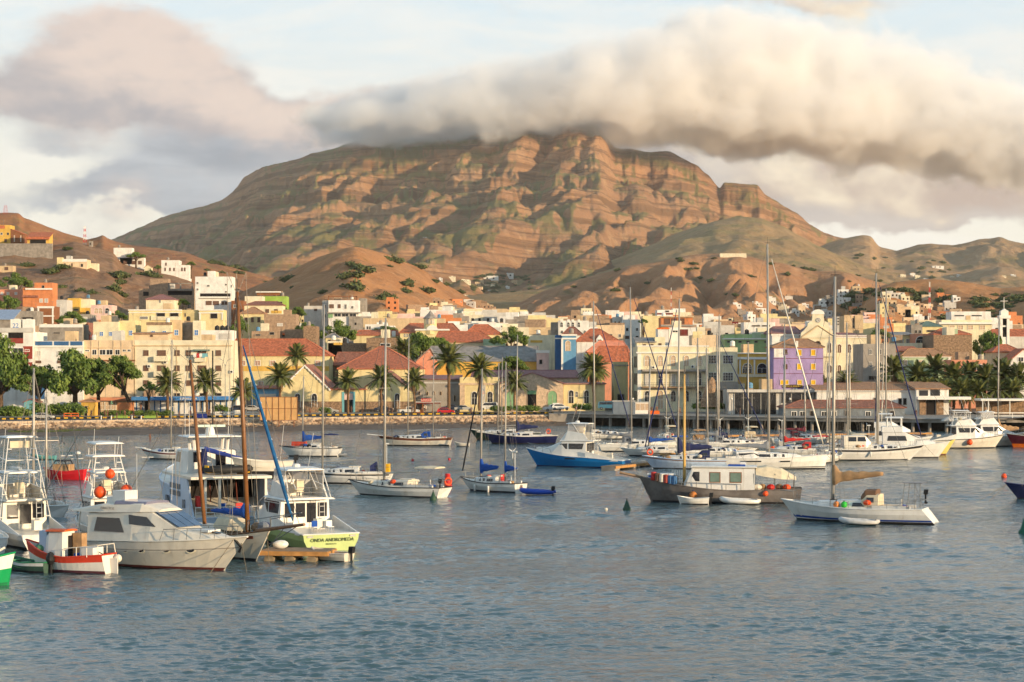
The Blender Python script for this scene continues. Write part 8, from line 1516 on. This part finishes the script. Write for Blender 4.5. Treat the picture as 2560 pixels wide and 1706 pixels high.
b.side('window', [(1.9, 2.05), (2.85, 2.05), (2.45, 2.95), (1.9, 2.95)], TINT, t=.04); b.box('roof_slab', -3.5, 2.7, -1.8, 1.8, 3.36, 3.46, GW); b.box('roof_panel', -2.4, -.8, -1, 1, 3.46, 3.56, ROYAL); b.box('roof_box', -2.5, -1.9, -1.3, -.7, 3.47, 3.78, GW)
b.mast(3.4, 12.2, mat('yellow_mast_paint', (220, 176, 96), .5, var=.1), 0, .14, spreaders=0, aft=(-2.5, 0, 3.7)); b.house('awning', [(-7.2, 1.5, 2.2, 1.2, 2.45), (-5.8, 1.9, 2.3, 1.4, 3.25), (-4.4, 1.9, 2.5, 1.4, 3.5), (-3.4, 1.8, 2.7, 1.5, 3.35)], CREAMC); b.tubes('awning_posts', [[(x, sg * 1.7, 1.2), (x, sg * 1.7, 2.8)] for x in (-3.2, -5.2, -7.0) for sg in (1, -1)], .04, STEEL); b.panel('dark_doorway', [(-3.32, 1.2, 1.2), (-3.32, -1.2, 1.2), (-3.32, -1.2, 3.0), (-3.32, 1.2, 3.0)], DARK, .02)
b.tubes('side_rail', [[(x, sg * 1.95, b.zx(x)), (x, sg * 1.95, b.zx(x) + .55)] for x in (-2, -.6, .8, 2.2, 3.6) for sg in (1, -1)] + [[(-2, sg * 1.95, 1.8), (3.6, sg * 1.95, 1.95)] for sg in (1, -1)], .03, STEEL); MB().tube([(7.0, 0, 2.2), (9.6, 0, 2.75)], .13, 6).build('bowsprit', TEAK, b.r); b.box('shed_box', 4.0, 5.0, -.6, 1.0, 1.35, 2.5, WALL['grey'])
for i, (x, y, m) in enumerate(((6.3, .7, REDP), (5.9, 1.0, SHUT), (5.5, 1.15, GC), (5.1, 1.25, WALL['red']), (4.7, 1.3, WALL['blue']), (4.3, 1.4, WALL['blue']))): MB().lathe([(.26, 0), (.28, .3), (.26, .75), (.1, .8)], (x, y, b.zx(x) + .0), 8).build('drum', m, b.r)
MB().box(4.2, 6.9, .0, .75, 2.55, 2.7).build('surfboard', GW, b.r); MB().box(4.3, 6.8, .1, .85, 2.35, 2.5).build('surfboard', ROYAL, b.r); b.tubes('bow_posts', [[(6.6, .3, 2.1), (6.6, .3, 2.6)], [(4.5, .5, 1.5), (4.5, .5, 2.5)]], .05, TEAK)
for i in range(9): MB().box(3.2 + i * .17, 3.3 + i * .17, -1.5, -1.46, 2.3, 2.95).build('white_picket', GW, b.r)
for x, y, m in ((-4, .8, TAN), (-4.8, 1.0, REDP), (-5.6, .7, TEAK), (-6.3, 1.0, BUOYO), (-3.6, 1.2, GC)): MB().ball((x, y, 1.5), .4, .35, .3, 8).build('heaped_gear', m, b.r)
w = wpt(b, (2.5, 2.15, .75)); ball_fender('rusty orange ball fender on the bow of the steel house boat', w, .38, mat('rusty_orange', (180, 110, 50), .7, var=.4)); b.lines([[(7.3, .2, 2.0), (8.4, 1.0, -.3)], [(7.2, .3, 1.4), (7.6, 1.5, -.3)]])
skiff('white dinghy with a black outboard beside the steel house boat', 1733, 1260, 172, 3.0, 1.35, GW, GC, True, name='dinghy', cat='dinghy', fb=(.6, .5, .75)); inflatable('white inflatable dinghy beside the steel house boat', 1852, 1261, 168, 3.6, GW, motor=False)
w = wpt(b, (-4.3, 2.1, .95)); ball_fender('orange ball fender above the white inflatable dinghy', w, .26)

# ---- the marina on the right
def pontoon(label, px0, py0, px1, py1, w=2.0):
    a, c = sea(px0, py0), sea(px1, py1); d = c - a; r = empty('pontoon', a, math.atan2(d.y, d.x), label, 'pontoon'); n = int(d.length / 1.2); dk = MB().box(0, 1.14, -w / 2, w / 2, .42, .5).build('plank', TEAK, r)
    for i in range(1, n): put('plank', dk.data, r, (i * 1.2, 0, 0))
    MB().box(0, n * 1.2, -w / 2 - .06, -w / 2, .2, .52).build('edge_beam', mat('warm_timber', (186, 134, 76), .8), r)
    for i in range(0, n, 5): MB().box(i * 1.2, i * 1.2 + 1.6, -w / 2 + .1, w / 2 - .1, -.3, .42).build('float', WALL['concrete'], r)
pontoon('timber pontoon with a stub end left of the marina yachts', 1520, 1176, 1660, 1160); pontoon('long pontoon behind the white yachts of the marina', 1640, 1142, 2230, 1128); pontoon('pontoon below the red roofed hut', 1800, 1095, 2330, 1088)
b = sailboat('pale sloop with a navy boom cover and orange lifebuoy, first of the marina', 1726, 1172, 176, 12.2, 3.8, 21.5, .13, hull=GB, cover=NAVY, cr=.34, tall=1.9, dodger=NAVY, sprds=2, fb=(1.15, 1.15, 1.65), stripe=(.84, .92, VARN), clutter=3, furl=(.10, NAVY), r=.13)
lifering('orange lifebuoy at the bow rail of the pale sloop', wpt(b, (5.1, .7, 2.1)))
b = sailboat('big white cruising yacht with a plumb bow and the tallest grey mast', 1928, 1172, 2, 14.2, 4.4, 28.4, -.02, fb=(1.35, 1.4, 1.75), br=.25, sr=.3, sprds=3, cover=RUB, cr=.24, r=.17, clutter=2, wins=2, stripe=(.13, .19, BOOT), furl=(.11, GC))
for x0, x1 in ((-4.2, -1.6), (.8, 2.1)):
    for sg in (1, -1): b.panel('hull_window', [(x0, sg * (b.hx(x0) * .985), .92), (x1, sg * (b.hx(x1) * .985), .94), (x1, sg * (b.hx(x1) * .99), 1.1), (x0, sg * (b.hx(x0) * .99), 1.08)], TINT, .03)
b.house('raised_saloon', [(-4.6, 1.5, 1.4, 1.3, 2.2), (-2.4, 1.5, 1.4, 1.25, 2.3), (-.4, 1.3, 1.4, .8, 1.75)], GW); b.side('saloon_window', [(-4.3, 1.75), (-1.4, 1.65), (-2.4, 2.05), (-4.3, 2.0)], TINT)
b = sailboat('white pilot house ketch with a broad dark stripe, bow to the right', 2178, 1150, 1, 14.8, 4.2, 25.8, .06, fb=(1.5, 1.45, 2.1), br=2.4, stripe=(.80, .97, BOOT), boot=BOOT, mast2=(-.22, 19, None), sprds=2, clutter=3, furl=(.10, NAVY), r=.16, wins=3); b.house('pilot_house', [(-4.0, 1.5, 1.6, 1.3, 3.4), (-1.0, 1.5, 1.6, 1.2, 3.4), (-.2, 1.4, 1.6, 1.0, 2.5)], GC); b.side('pilot_window', [(-3.4, 2.6), (-2.3, 2.6), (-2.3, 3.2), (-3.4, 3.2)], TINT); b.side('pilot_window', [(-2.1, 2.6), (-.9, 2.6), (-1.1, 3.2), (-2.1, 3.2)], TINT); fender('white sausage fender on the ketch with the broad dark stripe', b, -.5, -1)
sailboat('white sloop seen from its sugar scoop stern between the two large yachts', 2068, 1155, 62, 10.5, 3.4, 17, .1, sr=-.8, clutter=2)
def motor_yacht(label, px, py, deg, L, B, m=GW, fly=True, stripe=None):
    b = Boat(label, px, py, deg, 'motor_yacht', 'motor yacht').hull(L, B, (1.3, 1.6, 2.3), m, BOOT, sw=.9, flare=.45, br=1.6, sr=.1, mid=.42, p=2.4, deck=GC, stripe=stripe); w = B * .38
    b.house('cabin', [(-L * .25, w, 1.5, w * .92, 3.6), (L * .0, w, 1.6, w * .85, 3.6), (L * .17, w * .9, 1.75, w * .6, 2.7), (L * .34, w * .5, 1.95, w * .3, 2.2)], GW); b.side('side_window', [(-L * .2, 2.4), (L * .02, 2.4), (L * .0, 3.1), (-L * .19, 3.1)], TINT); b.panel('windscreen', [(L * .165, -w * .55, 2.78), (L * .165, w * .55, 2.78), (L * .025, w * .75, 3.5), (L * .025, -w * .75, 3.5)], TINT, .03)
    if fly: b.house('flybridge', [(-L * .26, w * .9, 3.6, w * .85, 4.4), (-L * .03, w * .85, 3.6, w * .75, 4.5), (L * .06, w * .6, 3.6, w * .5, 3.9)], GW); b.house('top', [(-L * .22, w * .8, 5.6, w * .75, 5.75), (-L * .02, w * .8, 5.6, w * .7, 5.75)], GW); b.tubes('top_posts', [[(x, sg * w * .75, 4.3), (x, sg * w * .75, 5.6)] for x in (-L * .2, -L * .04) for sg in (1, -1)], .07, GW); b.panel('fly_window', [(-L * .03, -w * .6, 4.5), (-L * .03, w * .6, 4.5), (-L * .05, w * .6, 5.5), (-L * .05, -w * .6, 5.5)], CLEAR, .02)
    b.tubes('bow_rail', [[(L * .1, sg * (b.hx(L * .1) - .1), b.zx(L * .1)), (L * .12, sg * (b.hx(L * .12) - .1), b.zx(L * .12) + .7), (L * .4, sg * (b.hx(L * .4) - .1), b.zx(L * .4) + .7), (L * .49, 0, b.zs(1) + .7)] for sg in (1, -1)], .025, STEEL); b.tubes('antenna', [[(-L * .1, .8, 5.7 if fly else 3.6), (-L * .16, .9, 8.5)]], .018, GW); return b
motor_yacht('white motor yacht with a tall cabin just behind the broad striped ketch', 2262, 1144, -8, 12.5, 4.2); motor_yacht('white motor yacht with a round windowed flybridge further back in the marina', 2235, 1128, -10, 11.5, 3.9)
Boat('yellow painted bow poking out behind the white motor yacht', 2312, 1137, 3, 'fishing_boat', 'fishing boat').hull(9, 2.8, (1.1, 1.2, 2.2), mat('pale_yellow_hull', (222, 200, 110), .5), REDB, br=1.4, deck=GC)
b = sportfisher('white flybridge fishing boat with a hanging orange ball, bow to the right', 2412, 1120, 2, 12.6, 4.3, (1.2, 1.5, 2.2), GC, hth=2.0, stripe=(.90, .96, BOOT)); outriggers(b, -.5, 1.8, 2.8, 9.0, .15); tower(b, [(-2.4, 1.5, 3.7), (-1.9, 1.1, 5.9), (.6, 1.4, 4.0), (.1, 1.0, 5.9)], (-2.2, .4, 1.3, 5.85), 2); ball_fender('bright orange ball fender on the side of the white fishing boat at the right', wpt(b, (.2, -2.25, .95)), .46)
sportfisher('second white flybridge fishing boat half hidden behind the first at the right', 2470, 1116, 4, 12.0, 4.2, (1.2, 1.5, 2.2), GC, hth=1.9, curtains=True)
b = Boat('maroon and orange boat with a cream wheelhouse cut by the right edge', 2608, 1118, 182, 'fishing_boat', 'fishing boat').hull(12, 3.8, (1.6, 1.6, 2.2), mat('maroon_hull_paint', (96, 26, 38), .4), boot=mat('orange_bottom_paint', (226, 110, 20), .5), bootz=.55, sw=.8, br=1.2, deck=GC, rail=GC); b.house('wheelhouse', [(-1, 1.3, 1.5, 1.2, 3.4), (1.6, 1.3, 1.6, 1.1, 3.4), (2.8, 1.2, 1.6, .8, 2.4)], GC); b.side('window', [(-.6, 2.4), (1.5, 2.4), (1.5, 3.1), (-.6, 3.1)], TINT)
sailboat('sloop with a tan loose sail at the far right, before the brown shade sail', 2520, 1108, 178, 10, 3.2, 21, .17, cover=TAN, cr=.45, tall=1.9, clutter=2); sailboat('unseen sterned sloop with a grey mast behind the azure fishing boat', 1505, 1098, 5, 11, 3.4, 24.5, -.12, cover=RUB, cr=.2, clutter=2, sprds=2, furl=(.10, NAVY), r=.15)
for a in ((1600, 1128, 4, 13.0, 25.0, -.10, 'sloop with a heavy grey mast and boom left of the marina', NAVY, RUB), (1668, 1105, 95, 10.5, 16.0, .1, 'sloop moored end on below the long iron balcony', None, CREAMC), (1745, 1118, 88, 11.0, 17.5, .1, 'sloop moored end on with a brown sail bundle', BLACK, TAN), (1800, 1112, 92, 11.5, 21.5, .1, 'sloop moored end on below the plain yellow annex', None, NAVY), (1826, 1124, 3, 12.0, 18.0, -.16, 'sloop with a long grey boom behind the pale sloop', NAVY, RUB), (1872, 1108, 90, 11.0, 17.0, .1, 'sloop moored end on before the ornate yellow house', BLACK, CREAMC), (1962, 1116, 85, 11.5, 19.8, .1, 'sloop moored end on before the lilac building', GC, RUB), (2014, 1110, 3, 12.0, 12.0, .0, 'low masted sloop with a maroon awning before the red roofed hut', None, mat('maroon_canvas', (104, 36, 50), .9)),
          (2128, 1122, 92, 12.0, 15.5, .1, 'sloop moored end on before the red roofed hut', None, CREAMC), (2200, 1116, 88, 12.0, 23.5, .1, 'sloop moored end on with a tall white mast before the slanted white hall', NAVY, NAVY), (2218, 1108, 90, 11.5, 26.0, .1, 'sloop moored end on with the tallest white mast of the right marina', GC, RUB), (1640, 1140, 178, 10.5, 14.0, .1, 'white sloop with a blue awning behind the pale sloop', None, ROYAL), (1790, 1146, 2, 11.5, 15.5, -.1, 'white sloop with deck gear between the pale sloop and the big cruising yacht', None, RUB), (1988, 1140, 178, 11.0, 14.5, .15, 'white sloop with a red hood behind the big cruising yacht', None, REDP), (2085, 1134, 176, 11.0, 13.5, .1, 'white sloop with a cream hood behind the sugar scoop stern', None, CREAMC)):
    sailboat(a[6], a[0], a[1], a[2], a[3], a[3] * .31, a[4], a[5], cover=a[8], furl=(.09, a[7]) if a[7] else None, sprds=2, clutter=2.5, dodger=a[8] if a[3] > 10.8 else None, bimini=a[8] if a[3] < 11.2 else None, windgen=(a[0] % 3 == 0), r=.13)
skiff('upturned cream dinghy on the deck line before the lilac building', 1998, 1101, 170, 4.0, 1.6, GC, TEAK, False, name='dinghy', cat='dinghy')
# ---- buoys
def cone_buoy(label, px, py, r, h, m): o = empty('buoy', sea(px, py), 0, label, 'buoy'); MB().lathe([(r, -.2), (r, .12), (r * .8, .3), (r * .12, h)], n=12).build('cone', m, o, True); MB().lathe([(.05, h), (.05, h + .12)], n=6).build('ring', BLACK, o)
DG = mat('dark_green_buoy', (52, 80, 58), .6, var=.25); cone_buoy('dark green conical buoy left of the steel house boat', 1567, 1276, .36, .95, DG); cone_buoy('dark green conical buoy at the stern of the stained white sloop', 1083, 1251, .33, .85, DG); cone_buoy('large green conical buoy cut by the right edge', 2570, 1333, .75, 1.9, mat('bottle_green_buoy', (20, 96, 70), .6))
o = empty('buoy', sea(1119, 1216), 0, 'red pillar buoy behind the stained white sloop', 'buoy'); MB().lathe([(.45, -.1), (.48, .2), (.30, .4), (.28, 1.35), (.1, 1.38)], n=12).build('pillar', REDP, o, True)
for l, px, py, r, m in (('small white float on the open water left of the green cone', 1515, 1276, .17, GC), ('orange ball buoy alone on the water at the right', 2510, 1194, .32, BUOYO), ('small red float on the long line left of the azure boat', 1123, 1150, .18, REDP), ('flat red float between the cream ketch and the sloop', 1032, 1153, .2, REDP)): ball_fender(l, sea(px, py) + Vector((0, 0, r * .45)), r, m)
b = Boat('dark bow of a yacht with anchor lines entering at the right edge', 2640, 1248, 180, 'sailboat', 'sailboat').hull(10, 3, (1.2, 1.1, 1.6), NAVY, br=1.3, deck=GC); b.lines([[(4.9, .1, 1.4), (8.2, 1.8, -.2)], [(4.9, .2, 1.4), (7.2, 2.2, -.2)]]); b.tubes('bow_rail', [[(3.5, .8, 1.3), (3.6, .8, 2.1), (5, 0, 2.3)]], .03, STEEL)

# things alike in every other way are told apart by their place, left to right
_same = {}
for o in list(COL.objects):
    if o.parent is None and o.get('label'): _same.setdefault(o['label'], []).append(o)
ORD = ['leftmost', 'second from left', 'third from left', 'fourth from left', 'fifth from left', 'sixth from left', 'seventh from left', 'eighth from left', 'ninth from left', 'tenth from left', 'eleventh from left', 'twelfth from left']
for l, os_ in _same.items():
    if 1 < len(os_) <= 12:
        os_.sort(key=lambda o: o.location.x / max(1, o.location.y))
        for i, o in enumerate(os_): o['label'] = l + ', ' + ('rightmost' if i == len(os_) - 1 else ORD[i])
